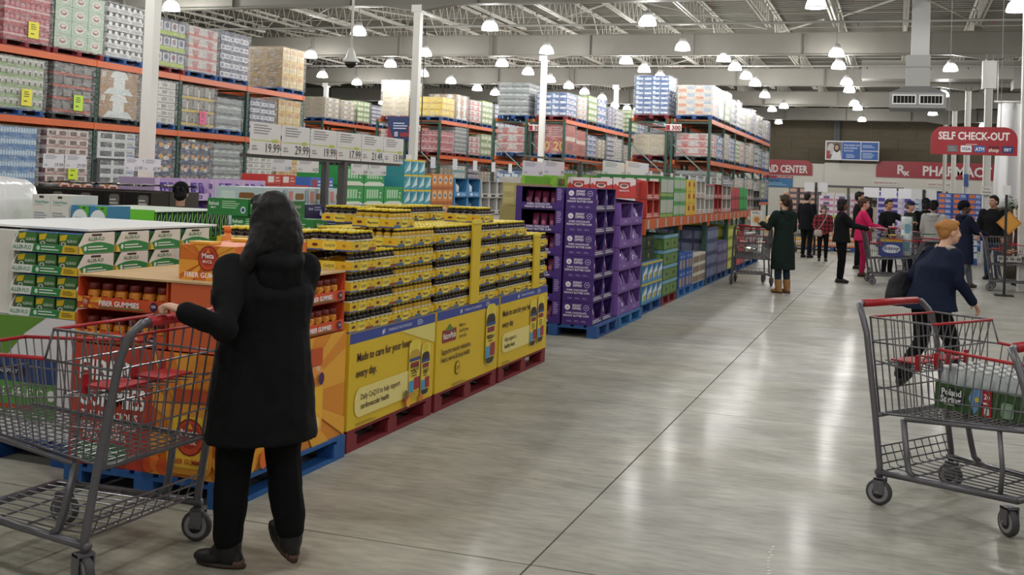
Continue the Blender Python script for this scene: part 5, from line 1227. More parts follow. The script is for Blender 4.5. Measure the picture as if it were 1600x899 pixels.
# ---------------------------------------------------------------- shopping carts (x forward, origin between the rear wheels)
CG = M('6b6a70', .35, metal=.35); CW = M('77767c', .3, metal=.5); CR = M('b3222c', .4); CK = M('2b2b2d', .7)
def lerp(a, b, t): return tuple(a[i] + (b[i] - a[i]) * t for i in range(3))
def cart_meshes():
    m = {}
    fr = MB()
    for s in (-1, 1):
        fr.tube([(.02, s * .33, .13), (.02, s * .33, .2), (-.02, s * .325, .46), (-.09, s * .315, .86), (-.125, s * .31, .955), (-.16, s * .285, 1.0), (-.165, s * .25, 1.005)], .0165, CG, 8)
        fr.tube([(.0, s * .33, .165), (.70, s * .24, .175)], .0175, CG, 8)
        fr.tube([(.2, s * .305, .18), (.17, s * .305, .2), (.155, s * .30, .26), (.12, s * .285, .45)], .0155, CG, 8)
        fr.tube([(.62, s * .25, .18), (.63, s * .25, .3), (.6, s * .235, .49)], .013, CG, 6)
        fr.tube([(.13, s * .29, .45), (.84, s * .22, .51)], .011, CG, 6)
    fr.tube([(.7, -.24, .175), (.7, .24, .175)], .0175, CG, 8)
    fr.tube([(-.01, -.32, .45), (-.01, .32, .45)], .012, CG, 6)
    m['frame'] = fr.mesh('frame')
    h = MB().tube([(-.165, -.25, 1.005), (-.165, .25, 1.005)], .02, CR, 10)
    m['handle'] = h.mesh('handle')
    # basket corners: bottom rear/front, top rear/front (half widths)
    br, bf = (-.02, .29, .455), (.83, .2, .515)
    tr, ts, tf = (-.085, .30, .945), (.26, .285, .945), (.93, .235, .80)
    sd = (.30, .283, .825)
    wr = .0032
    bk = MB()
    def side_top(t):  # t 0..1 along length
        if t < .34: return lerp(tr, ts, t / .34)
        return lerp(sd, tf, (t - .34) / .66)
    for s in (-1, 1):
        fl = lambda p: (p[0], p[1] * s, p[2])
        for i in range(23):
            t = i / 22
            bk.tube([fl(lerp(br, bf, t)), fl(side_top(t))], wr, CW, 5, caps=False)
        for hgt in (.28, .55):
            bk.tube([fl(lerp(lerp(br, bf, t), lerp(tr if t < .34 else sd, tf, t), hgt)) for t in (0, .34, .67, 1)], wr + .0006, CW, 5)
        bk.tube([fl(tr), fl(ts)], .0062, CW, 6); bk.tube([fl(ts), fl(sd)], .005, CW, 6)
        bk.tube([fl(br), fl(bf)], .006, CW, 6); bk.tube([fl(lerp(br, tr, .74)), fl(sd)], .005, CW, 6)
    for i in range(11):   # front panel
        y = -1 + i / 5
        bk.tube([(bf[0], y * bf[1], bf[2]), (tf[0], y * tf[1], tf[2])], wr, CW, 5, caps=False)
    for q in (.3, .6): bk.tube([lerp((bf[0], -bf[1], bf[2]), (tf[0], -tf[1], tf[2]), q), lerp(bf, tf, q)], wr + .0006, CW, 5)
    for i in range(19):   # bottom, crosswise
        p = lerp(br, bf, i / 18); bk.tube([(p[0], -p[1], p[2]), p], wr, CW, 5, caps=False)
    for i in range(13):
        y = -1 + i / 6
        bk.tube([(br[0], y * br[1], br[2]), (bf[0], y * bf[1], bf[2])], wr * .9, CW, 5, caps=False)
    for i in range(11):   # rear gate
        y = -1 + i / 5
        bk.tube([(br[0], y * br[1] * .97, br[2]), (tr[0], y * tr[1] * .97, tr[2])], wr, CW, 5, caps=False)
    for q in (.25, .5, .75, 1.0): bk.tube([lerp((br[0], -br[1], br[2]), (tr[0], -tr[1], tr[2]), q), lerp(br, tr, q)], wr + .001, CW, 5)
    m['basket'] = bk.mesh('basket')
    rm = MB()
    for s in (-1, 1):
        rm.tube([(sd[0], s * sd[1], sd[2] + .004), (tf[0], s * tf[1], tf[2])], .0085, CR, 6)
    rm.tube([(tf[0], -tf[1], tf[2]), (tf[0], tf[1], tf[2])], .0085, CR, 6)
    m['basket_rim'] = rm.mesh('basket_rim')
    m['rear_rim'] = MB().tube([(tr[0], -tr[1], tr[2]), (tr[0], tr[1], tr[2])], .006, CR, 6).mesh('rear_rim')
    m['seat_rim'] = MB().tube([(ts[0], -ts[1], ts[2]), (ts[0], ts[1], ts[2])], .0075, CR, 6).mesh('seat_rim')
    cs = MB()   # folding child seat
    for i in range(9):
        y = -.27 + i * .0675
        cs.tube([(ts[0], y, ts[2]), (.2, y, .70)], wr, CW, 5, caps=False)
        cs.tube([(-.05, y, .72), (.2, y, .70)], wr, CW, 5, caps=False)
    for x, z in ((.2, .70), (.07, .71), (.23, .82)): cs.tube([(x, -.27, z), (x, .27, z)], .0042, CW, 5)
    m['child_seat'] = cs.mesh('child_seat')
    fp = MB()
    for s in (-1, 1):
        fp.box((.0, s * .135 - .095, .727), (.15, s * .135 + .095, .735), CR)
        for q in (-.085, .085): fp.box((.145, s * .14 + q - .012, .69), (.16, s * .14 + q + .012, .775), CR)
    m['seat_flap'] = fp.mesh('seat_flap')
    rk = MB()
    for i in range(9):
        y = -.27 + i * .0675; f = 1 - .22 * 1
        rk.tube([(.0, y, .29), (.04, y, .19), (.2, y, .185), (.69, y * .8, .185)], wr, CW, 5, caps=False)
    for x, w in ((.05, .31), (.2, .3), (.36, .28), (.52, .26)): rk.tube([(x, -w, .18), (x, w, .18)], .005, CW, 5)
    for z in (.29, .25, .21): rk.tube([(.0 + (.29 - z) * .3, -.31, z), (.0 + (.29 - z) * .3, .31, z)], .0042, CW, 5)
    m['bottom_rack'] = rk.mesh('bottom_rack')
    cf = MB()
    cf.box((-.02, -.034, .06), (.03, -.028, .14), CG).box((-.02, .028, .06), (.03, .034, .14), CG).box((-.02, -.034, .13), (.03, .034, .142), CG)
    m['caster_fork'] = cf.mesh('caster')
    R_ = Matrix.Rotation(PI / 2, 3, 'X'); w = MB()
    w.lathe([(.04, -.017), (.062, -.016), (.066, -.008), (.066, .008), (.062, .016), (.04, .017)], M('4a4a4c', .6), 18, (0, 0, .066), R_)
    w.lathe([(.045, -.0185), (.05, -.018), (.05, .018), (.045, .0185)], M('8f8f93', .5), 18, (0, 0, .066), R_)
    w.lathe([(.03, -.021), (.03, .021)], M('2f2f31', .5), 12, (0, 0, .066), R_); w.lathe([(.009, -.036), (.009, .036)], CG, 8, (0, 0, .066), R_)
    m['wheel'] = w.mesh('wheel')
    return m
CM = cart_meshes()
def cart(label, x, y, heading, seed=0, sc=1.03):
    """heading: angle of the forward direction in degrees"""
    t = thing('shopping_cart', label, 'cart', (x, y, 0), math.radians(heading)); t.scale = (sc, sc, sc)
    for k in ('frame', 'handle', 'basket', 'basket_rim', 'rear_rim', 'seat_rim', 'child_seat', 'seat_flap', 'bottom_rack'): put(k, CM[k], t)
    r = random.Random(seed)
    for px, py in ((0.02, .33), (.02, -.33), (.66, .24), (.66, -.24)):
        f = put('caster', CM['caster_fork'], t, (px, py, 0), rz=r.uniform(-.5, .5) + (PI if r.random() < .3 else 0))
        put('wheel', CM['wheel'], f)
    return t
cart('empty grey shopping cart with red rim pushed by woman in black coat', -2.86, 3.87, 177, 1)
cart('grey shopping cart with pack of bottled water in its basket', .125, 6.515, -33.5, 5)
cart('grey shopping cart partly cut off at right edge behind another', .74, 5.03, -30, 3)
# pack of bottled water in the right-hand cart
ca, sa = math.cos(math.radians(-33.5)), math.sin(math.radians(-33.5))
def in_cart(lx, ly, lz, cx=.125, cy=6.515, hd=-33.5):
    c, s_ = math.cos(math.radians(hd)), math.sin(math.radians(hd)); lx, ly = lx * 1.08, ly * 1.08; return (cx + lx * c - ly * s_, cy + lx * s_ + ly * c, lz + .035)
wb2 = MB()
GL = M('e6ecef', .05, alpha=.32)
wb2.lathe([(.026, 0), (.031, .008), (.031, .05), (.028, .056), (.031, .062), (.031, .13), (.026, .155), (.014, .175), (.0125, .19)], GL, 10)
wb2.lathe([(.0315, .06), (.0315, .115)], M('5f8f6a', .4), 10, caps=False)
wb2.lathe([(.0145, .185), (.0145, .2)], M('e8eaec', .4), 8)
wbm = wb2.mesh('water_bottle')
wp = thing('water_pack', 'pack of small water bottles with green printed wrap lying in the cart', 'water', in_cart(.22, 0, .505), math.radians(-33.5)); wp.scale = (1.1, 1.1, 1.1)
for i in range(6):
    for j in range(5): put('bottle', wbm, wp, (.035 + i * .068, -.14 + j * .068, .0))
b = MB(); x0, x1, y0, y1 = 0, .412, -.176, .168
film_ = M('3f5c38', .2, coat=.4)
b.box((x0, y0, 0), (x1, y0 + .003, .118), film_).box((x1 - .003, y0, 0), (x1, y1, .118), film_).box((x0, y0, 0), (x0 + .003, y1, .118), film_).box((x0, y1 - .003, 0), (x1, y1, .118), film_)
decal(b, (x0, y0, 0), (1, 0, 0), (0, 0, 1), [('p', [(.0, .0), (.06, .1), (.1, .03), (.14, .11), (.2, .02), (.2, 0)], '35582c'), ('p', [(.2, 0), (.27, .118), (.19, .118), (.17, .07)], '6f9ccc'), ('e', .085, .06, .07, .045, '16261c'), ('t', .035, .068, .03, 'Poland', 'f2f4f4', 'l', .1, .03), ('t', .03, .035, .03, 'Spring', 'f2f4f4', 'l', .11, .03), ('lines', .06, .018, .12, .03, 1, 'a9d0a0'), ('r', .24, .0, .285, .118, 'b8262c'), ('t', .262, .08, .024, '24', 'ffffff', 'c', .03, .02), ('lines', .245, .05, .28, .07, 1, 'ffffff'), ('R', .25, .008, .275, .04, .006, 'dfe8e0'), ('R', .33, .01, .39, .08, .015, '8fae98'), ('e', .215, .07, .012, .012, 'd8c84a')])
decal(b, (x0, y1, 0), (-1, 0, 0), (0, 0, 1), [('lines', -.3, .02, -.1, .1, 3, 'dfe8e0')])
b.build('printed_wrap', wp)
put('caster', CM['wheel'], None) if False else None
# ---- carts around the shoppers further back
cart('empty grey cart parked beside the low rack', -2.35, 19.7, 100, 7)
cart('grey cart piled with paper rolls at the checkout', -.45, 22.0, 8, 9)
cart('grey cart with pale goods behind the paper rolls cart', .12, 22.95, 18, 11)
cart('grey cart with fruit trays at the right edge', 1.66, 22.2, -8, 12)
cart('grey cart beside the far orange stack', -2.5, 31.3, 80, 14)
def goods(nm, label, cat, p, me, rz=0.0): put(nm, me, None, p, rz=rz, cat=cat, label=label)
rl = MB().lathe([(.075, 0), (.1, .01), (.1, .27), (.075, .28)], M('cfe0e4', .4), 12).mesh('paper_roll')
pr = thing('paper_pack', 'tall clear pack of pale blue paper rolls standing in cart', 'paper', in_cart(.6, 0, .515, -.45, 22.0, 8), .1); pr.scale = (.84, .84, .84)
for i in range(2):
    for k in range(3): put('paper_roll', rl, pr, (0, -.1 + i * .21, .005 + k * .285))
b = MB().box((-.11, -.215, 0), (.11, .215, .87), film()); decal(b, (-.08, -.215, 0), (1, 0, 0), (0, 0, 1), [('R', .02, .5, .14, .7, .03, '6f9fb4'), ('r', .02, .1, .14, .3, '5c8c9c')]); b.build('plastic_wrap', pr)
tw = MB().box((-.2, -.14, 0), (.2, .14, .33), M('2a3f94', .35)); decal(tw, (-.2, -.14, 0), (1, 0, 0), (0, 0, 1), [('r', 0, .27, .4, .33, 'd8b02c'), ('e', .2, .14, .16, .08, 'e8ecf4'), ('t', .2, .12, .07, 'Bounty', '2a3f94', 'c', .26, .02)])
twm = tw.mesh('towel_pack')
goods('towel_pack', 'blue paper towel pack with yellow top in the checkout cart', 'paper', in_cart(.33, -.08, .49, -.45, 22.0, 8), twm, .14)
yb = bag_mesh(15, 'd8b83a')
goods('snack_bag', 'yellow snack bag on top of the blue towel pack', 'bag', in_cart(.36, -.03, .83, -.45, 22.0, 8), yb, .6)
pkb = bag_mesh(16, 'c88a9c')
goods('pink_bag', 'pink plastic bag at the rear of the checkout cart', 'bag', in_cart(.1, 0, .95, -.45, 22.0, 8), pkb, 1.2)
grb = bag_mesh(17, '2f6a3a')
goods('greens_bag', 'bag of green salad on top of paper rolls cart', 'bag', in_cart(.55, .2, .84, .12, 22.95, 18), grb, .2)
for i, (lx, ly, c, nm) in enumerate(((.4, -.1, 'd9d6d0', 'white'), (.62, .05, 'c8b4a4', 'beige'), (.3, .12, 'a8343a', 'dark red'))):
    goods('grocery_bag', '%s grocery parcel in the cart behind the paper rolls' % nm, 'parcel', in_cart(lx, ly, .56, .12, 22.95, 18), bag_mesh(20 + i, c), i * .7)
fr_ = MB().box((-.2, -.13, 0), (.2, .13, .1), M('e3dcd4', .5)); decal(fr_, (-.2, -.13, 0), (1, 0, 0), (0, 0, 1), [('r', .02 + .1 * i, .02, .08 + .1 * i, .08, '8c8a90') for i in range(4)])
goods('berry_crate', 'white printed fruit crate in the right cart', 'crate', in_cart(.3, -.02, .5, 1.66, 22.2, -8), fr_.mesh('berry_crate'), -.14)
for i, (lx, ly, lz, c, lab) in enumerate(((.25, -.1, .61, 'c8623a', 'red apples net bag on the fruit crate'), (.6, .0, .53, '2f5a34', 'dark green leafy bag in right cart'), (.75, .06, .57, 'd5d6dc', 'white plastic bag in right cart'), (.35, .1, .64, 'b07a52', 'brown bread bag in right cart'), (.8, -.1, .6, 'a8c83a', 'lime green bag in right cart'))):
    goods('grocery_bag', lab, 'bag', in_cart(lx, ly, lz, 1.66, 22.2, -8), bag_mesh(30 + i, c), i * .8)
goods('grocery_bag', 'green and white parcel lying in the parked empty-looking cart', 'bag', in_cart(.6, .05, .53, -2.35, 19.7, 100), bag_mesh(41, '5a8a5c'), .5)
wbg = MB().loft([((0, 0, 0), .14, .1), ((0, 0, .12), .17, .12), ((0, 0, .28), .13, .1), ((0, 0, .34), .05, .04), ((0, 0, .4), .06, .05)], M('dcdcda', .4, bump=.6, scale=12), 12).mesh('white_bag')
goods('white_bag', 'white carrier bag in the cart beside the far orange stack', 'bag', in_cart(.35, 0, .5, -2.5, 31.3, 80), wbg)
goods('yellow_bag', 'yellow goods under the white carrier bag cart', 'bag', in_cart(.66, 0, .55, -2.5, 31.3, 80), yb, .4)
rbm = MB().box((-.3, -.2, 0), (.3, .2, .3), M('a8222e', .5)).box((-.31, -.21, .27), (.31, .21, .3), M('b8323c', .5)).mesh('storage_box')
for i in range(2): goods('storage_box', 'red storage box on the floor behind the right cart, %s' % ('near', 'far')[i], 'box', (2.62 + i * .75, 25.6 + i * .1, 0), rbm)
# ---------------------------------------------------------------- people
def smooth_mods(o, vox, it=6, fold=0.0, fsize=.12):
    m = o.modifiers.new('remesh', 'REMESH'); m.mode = 'VOXEL'; m.voxel_size = vox; m.use_smooth_shade = True
    s = o.modifiers.new('smooth', 'SMOOTH'); s.factor = .5; s.iterations = it
    if fold:
        tx = bpy.data.textures.get('folds%g' % fsize)
        if tx is None:
            tx = bpy.data.textures.new('folds%g' % fsize, 'CLOUDS'); tx.noise_scale = fsize; tx.noise_depth = 1
        d = o.modifiers.new('folds', 'DISPLACE'); d.texture = tx; d.strength = fold; d.mid_level = .5; d.texture_coords = 'LOCAL'
def limb(b, pts, rs, m, n=10):
    b.tube(pts, rs, m, n)
    for p, r in zip(pts, rs): b.ell(p, (r, r, r), m, 10, 8)
def cloth(c, rough=.85):
    m = M(c, rough, bump=.12, scale=60); m.node_tree.nodes['Principled BSDF'].inputs['Specular IOR Level'].default_value = .15; return m
def hand_geo(b, wrist, elbow, m, side, curl=.6, point=False, S=1.0, down=None):
    """palm, four fingers of different length and a thumb; curl 0 straight .. 1 fist"""
    w = V3(wrist); d = (w - V3(elbow)).normalized()
    dn = V3(down) if down is not None else V3((0, 0, -1))
    dn = (dn - d * dn.dot(d)); dn = dn.normalized() if dn.length > .05 else d.orthogonal().normalized()
    l = d.cross(dn) * side      # thumb side
    c = w + d * .045 * S
    R_ = Matrix((d, l, dn)).transposed()
    b.ell(c, (.05 * S, .04 * S, .017 * S), m, 10, 8, R_)
    limb(b, [w - d * .03, w + d * .02], [.024 * S, .023 * S], m, 8)
    for i, (off, L) in enumerate(((.029, .068), (.010, .078), (-.010, .072), (-.028, .056))):
        cu = 0.05 if (point and i == 0) else curl
        p = c + d * .04 * S + l * off * S
        q = [p]
        a = 0
        for k in range(3):
            a += cu * (1.0 if k else .7) * 1.15
            q.append(q[-1] + (d * math.cos(a) + dn * math.sin(a)) * (L * (.42, .32, .26)[k] * S))
        limb(b, q, [.0095 * S, .009 * S, .0085 * S, .0075 * S], m, 7)
    t0 = w + d * .02 * S + l * .03 * S
    t1 = t0 + (d * .7 + l * .75 + dn * .25).normalized() * .035 * S
    t2 = t1 + (d * .9 + dn * (.3 + curl * .6)).normalized() * .032 * S
    limb(b, [t0, t1, t2], [.014 * S, .012 * S, .0095 * S], m, 7)

STAND = dict(la=[(-.195, 0, 1.40), (-.24, -.02, 1.13), (-.235, .06, .89)], ra=[(.195, 0, 1.40), (.24, -.02, 1.13), (.235, .06, .89)],
             ll=[(-.09, 0, .9), (-.1, .02, .48), (-.1, -.01, .09)], rl=[(.09, 0, .9), (.1, .02, .48), (.1, -.01, .09)])
def person(label, x, y, facing, H=1.6, skin='b98a6c', hair='1c1512', top='202024', legs='1b1b1e', shoe='151515', style='short', coat_len=.9, pose=None,
           vox=.016, head_yaw=0.0, head_pitch=0.0, lean=0.0, fat=1.0, hood=False, hat=None, hands=(.6, .6), toes=(0, 0), extra=None, foot_pitch=(0, 0), fold=.012, boots=None, point=None, palm=(None, None), lw=1.0):
    """local frame: +y forward, +x the figure's right, 1.75 m before scaling to H. facing: compass angle of +y in degrees (0 = +X)"""
    S = H / 1.75
    P = dict(STAND)
    if pose: P.update(pose)
    t = thing('person', label, 'person', (x, y, 0), math.radians(facing - 90)); t.scale = (S, S, S)
    sk = M(skin, .5)
    L = lambda p: V3((p[0], p[1] + lean * max(0, p[2] - .95), p[2]))     # lean forward from the hips
    HC = L((0, .015 + .0, 1.62)); NK = L((0, -.01, 1.46))
    HR = Matrix.Rotation(math.radians(head_yaw), 3, 'Z') @ Matrix.Rotation(-math.radians(head_pitch), 3, 'X')
    hp = lambda p: HC + HR @ V3(p)
    b = MB()
    # head: skull, jaw, nose, ears, neck
    b.ell(hp((0, -.012, .03)), (.078, .098, .098), sk, 16, 12, HR); b.ell(hp((0, .02, -.045)), (.06, .072, .075), sk, 14, 10, HR)
    b.ell(hp((0, .05, -.085)), (.032, .036, .028), sk, 10, 8, HR)
    b.ell(hp((0, .096, -.022)), (.014, .022, .026), sk, 8, 6, HR); b.ell(hp((0, .088, .0)), (.009, .014, .03), sk, 8, 6, HR)
    for s in (-1, 1):
        b.ell(hp((s * .08, -.008, -.012)), (.012, .022, .032), sk, 8, 6, HR); b.ell(hp((s * .036, .066, -.03)), (.025, .02, .022), sk, 8, 6, HR)
    b.ell(hp((0, .082, -.062)), (.024, .012, .011), sk, 8, 6, HR)
    limb(b, [L((0, -.02, 1.36)), NK, hp((0, -.015, -.04))], [.07, .056, .054], sk, 12)
    b.loft([(L((0, 0, .84)), .15, .11), (L((0, 0, .98)), .155, .115), (L((0, 0, 1.1)), .13, .1), (L((0, 0, 1.28)), .15, .11), (L((0, -.01, 1.4)), .16, .085), (L((0, -.01, 1.45)), .07, .06)], sk, 16)
    arms = {}
    for s, k in ((-1, 'la'), (1, 'ra')):
        a = [L(p) if i == 0 else V3(p) for i, p in enumerate(P[k])]; arms[k] = a
        limb(b, a, [.05, .042, .027], sk)
        i = 0 if s < 0 else 1
        hand_geo(b, a[2], a[1], sk, s if palm[i] is None else s, hands[i], point == k, 1.0, palm[i])
        l = [V3(p) for p in P['ll' if s < 0 else 'rl']]
        limb(b, l, [.075, .052, .038], sk)
        tz = math.radians(toes[i] + s * -8); fd = V3((-math.sin(tz), math.cos(tz), 0)); fp = foot_pitch[i]
    body = b.build('body', t); smooth_mods(body, vox * .62 if vox > .01 else vox, 4)
    # eyes, brows, mouth
    e = MB()
    for s in (-1, 1): e.ell(hp((s * .031, .078, .004)), (.0135, .0105, .0085), M('e9e4de', .3), 10, 8, HR); e.ell(hp((s * .031, .0868, .004)), (.0062, .003, .0065), M('1a1210', .2), 8, 6, HR)
    e.build('eyes', t)
    e = MB()
    for s in (-1, 1): e.ell(hp((s * .032, .086, .027)), (.019, .006, .0042), M(hair, .8), 8, 6, HR)
    e.build('eyebrows', t)
    MB().ell(hp((0, .093, -.06)), (.021, .006, .0055), M('8c4a44', .5), 8, 6, HR).build('mouth', t)
    # hair
    hb = MB(); hm = M(hair, .55, bump=.22, scale=14, streak=(9, 9, .6)); hm.node_tree.nodes['Principled BSDF'].inputs['Specular IOR Level'].default_value = .3
    if style not in ('bald', 'hat_only'):
        hb.ell(hp((0, -.03, .05)), (.092, .1, .092), hm, 16, 12, HR); hb.ell(hp((0, -.065, 0)), (.082, .06, .085), hm, 14, 10, HR)
        hb.ell(hp((0, .04, .095)), (.066, .05, .035), hm, 12, 8, HR)
    if style == 'long':
        hb.loft([(hp((0, -.03, .09)), .096, .095), (hp((0, -.045, 0)), .122, .105), (hp((0, -.05, -.09)), .136, .1), (hp((-.005, -.05, -.16)), .13, .088), (hp((-.05, -.03, -.2)), .09, .06)], hm, 18)
        limb(hb, [hp((-.075, -.05, -.02)), hp((-.12, -.045, -.13)), hp((-.165, -.01, -.22)), hp((-.2, .045, -.31)), hp((-.2, .09, -.38))], [.05, .055, .05, .036, .015], hm)
    if style == 'pony':
        limb(hb, [hp((0, -.1, .06)), hp((0, -.16, .03)), hp((.01, -.17, -.08)), hp((.03, -.15, -.22))], [.03, .034, .03, .014], hm)
    if style == 'bun':
        hb.ell(hp((0, -.125, .06)), (.045, .04, .04), hm, 12, 8, HR); hb.ell(hp((0, -.1, .02)), (.05, .04, .05), M('8a4a34', .5), 10, 8, HR)
    if style == 'bob':
        hb.loft([(hp((0, -.02, .06)), .094, .094), (hp((0, -.045, -.03)), .1, .08), (hp((0, -.055, -.12)), .09, .065)], hm, 14)
    if hb.v:
        o = hb.build('hair', t); smooth_mods(o, max(vox * .7, .008), 3, .012, .05)
    if hat:
        k, hc = hat; q = MB(); m = cloth(hc, .9)
        if k == 'beanie': q.ell(hp((0, -.015, .06)), (.099, .112, .1), m, 16, 12, HR); q.loft([(hp((0, -.015, .025)), .1, .112), (hp((0, -.015, .06)), .1, .113)], m, 16)
        if k == 'wrap': q.ell(hp((0, -.03, .06)), (.1, .118, .1), m, 16, 12, HR); q.ell(hp((0, -.1, .01)), (.075, .06, .07), m, 12, 8, HR)
        if k == 'cap':
            q.ell(hp((0, -.01, .07)), (.096, .112, .075), m, 16, 12, HR); q.ell(hp((0, .11, .055)), (.07, .07, .01), m, 12, 8, HR)
        o = q.build('hat', t); smooth_mods(o, max(vox * .7, .009), 3)
    # trousers
    q = MB(); m = cloth(legs)
    q.loft([(L((0, 0, .86)), .165, .125), (L((0, 0, 1.0)), .16, .125)], m, 14)
    for k in ('ll', 'rl'):
        l = [V3(p) for p in P[k]]
        limb(q, [l[0], l[1], l[1].lerp(l[2], .5), l[2].lerp(l[1], boots * .45) if boots else l[2] + V3((0, 0, .015))], [.095 * fat, .068 * lw, .064 * lw, .054 * lw], m)
    o = q.build('trousers', t); smooth_mods(o, vox, 4, fold, .1)
    # shoes
    for i, (s, k) in enumerate(((-1, 'll'), (1, 'rl'))):
        l = [V3(p) for p in P[k]]; tz = math.radians(toes[i] + s * -8); fp = foot_pitch[i]
        R_ = Matrix.Rotation(tz, 3, 'Z') @ Matrix.Rotation(-fp, 3, 'X')
        A_ = V3((l[2].x, l[2].y, l[2].z)); q = MB(); m = M(shoe, .55)
        g = lambda p: A_ + R_ @ V3(p)
        q.loft([(g((0, -.065, -.09)), .03, .004, R_), (g((0, -.06, -.05)), .036, .02, R_)], m, 8)
        q.ell(g((0, -.02, -.045)), (.041, .06, .045), m, 12, 8, R_); q.ell(g((0, .085, -.055)), (.046, .09, .036), m, 12, 8, R_); q.ell(g((0, .03, -.03)), (.04, .06, .045), m, 12, 8, R_)
        if boots: limb(q, [g((0, -.01, -.03)), l[2].lerp(l[1], boots * .6), l[2].lerp(l[1], boots)], [.056, .066, .07], m)
        o = q.build('boot' if boots else 'shoe', t); smooth_mods(o, max(vox * .6, .008), 3)
        so = MB().loft([(g((0, .03, -.09)), .04, .125, R_), (g((0, .03, -.075)), .042, .128, R_)], M('3a2c24' if boots else '2a2a2a', .7), 14)
        if boots: so.loft([(g((0, -.05, -.09)), .03, .035, R_), (g((0, -.05, -.055)), .034, .04, R_)], M('5a4034', .6), 10)
        so.build('sole', o)
    # coat / jacket with sleeves
    q = MB(); m = cloth(top); f = fat; sf = min(fat, 1.12); z1 = coat_len
    rings = []
    if z1 < .85: rings.append((L((0, -.0, z1)), .215 * f, .17 * f)); rings.append((L((0, 0, (z1 + .95) / 2)), .2 * f, .16 * f))
    else: rings.append((L((0, 0, z1)), .185 * f, .145 * f))
    rings += [(L((0, 0, 1.0)), .18 * f, .145 * f), (L((0, 0, 1.12)), .165 * f, .135 * f), (L((0, 0, 1.28)), .185 * f, .142 * f), (L((0, -.01, 1.38)), .19, .115), (L((0, -.012, 1.44)), .12, .085), (L((0, -.012, 1.475)), .076, .07)]
    q.loft(rings, m, 18)
    for k in ('la', 'ra'):
        a = arms[k]; w_ = a[2] + (a[1] - a[2]) * .06
        limb(q, [a[0] + V3((0, 0, -.015)), a[0].lerp(a[1], .5), a[1], w_], [.078 * sf, .07 * sf, .058 * sf, .046 * sf], m)
    o = q.build('coat' if z1 < .85 else 'jacket', t); smooth_mods(o, vox, 5, fold, .11)
    if hood:
        q = MB(); q.ell(L((0, -.118, 1.37)), (.12, .05, .125), m, 16, 12); q.tube([L((.1, -.0, 1.46)), L((.12, -.07, 1.45)), L((.075, -.13, 1.43)), L((0, -.15, 1.42)), L((-.075, -.13, 1.43)), L((-.12, -.07, 1.45)), L((-.1, -.0, 1.46))], [.026, .034, .036, .036, .036, .034, .026], m, 10)
        o = q.build('hood', t); smooth_mods(o, vox, 4, fold, .08)
    if extra: extra(t, L, hp, HR)
    return t

# 1 the woman in the foreground
def w1x(t, L, hp, HR):
    b = MB(); mk = M('101012', .4)
    b.box((-.02, .155, 1.0), (.02, .165, 1.04), mk); 
    b.tube([V3((-.19, -.02, 1.055)), V3((-.1, -.146, 1.06)), V3((.1, -.146, 1.06)), V3((.19, -.02, 1.055))], .012, cloth('151517'), 6, ry=.02)
    b.build('waist_tab', t)
    MB().box((-.006, -.03, -.035), (.004, .03, .035), M('25262c', .5)).build('sleeve_patch', t, (-.278, -.02, 1.27))
LW = Matrix.Rotation(-math.radians(150 - 90), 4, 'Z')
def loc1(wx, wy, wz, x=-2.46, y=4.05, facing=150, H=1.54):
    d = V3((wx - x, wy - y, 0)); a = -math.radians(facing - 90); S = H / 1.75
    return (( d.x * math.cos(a) - d.y * math.sin(a)) / S, (d.x * math.sin(a) + d.y * math.cos(a)) / S, wz / S)
FA = 150
hl = loc1(-2.60, 3.675, 1.075); el = loc1(-2.44, 3.71, 1.02)
hr_ = loc1(-2.60, 4.05, 1.075); er = loc1(-2.38, 4.12, 1.04)
fl_ = loc1(-2.56, 3.99, .083); fr2 = loc1(-2.33, 4.10, .13)
person('woman in black hooded knee-length coat with long black hair pushing the cart', -2.46, 4.05, FA, 1.54, skin='d8ad96', hair='060506', top='131315', legs='0f0f11', shoe='131214', style='long', coat_len=.6,
       pose=dict(la=[(-.19, 0, 1.40), el, hl], ra=[(.19, 0, 1.40), er, hr_], ll=[(-.09, 0, .9), (fl_[0] + .01, fl_[1] * .6 + .03, .48), fl_], rl=[(.09, 0, .9), (fr2[0] - .01, fr2[1] * .6 + .05, .5), fr2]),
       vox=.01, head_yaw=14, head_pitch=4, hood=True, hands=(1.0, 1.0), toes=(28, 10), foot_pitch=(0, -.45), boots=.22, fat=1.28, extra=w1x, lw=1.28, fold=.014, palm=((0, 0, -1), (0, 0, -1)))
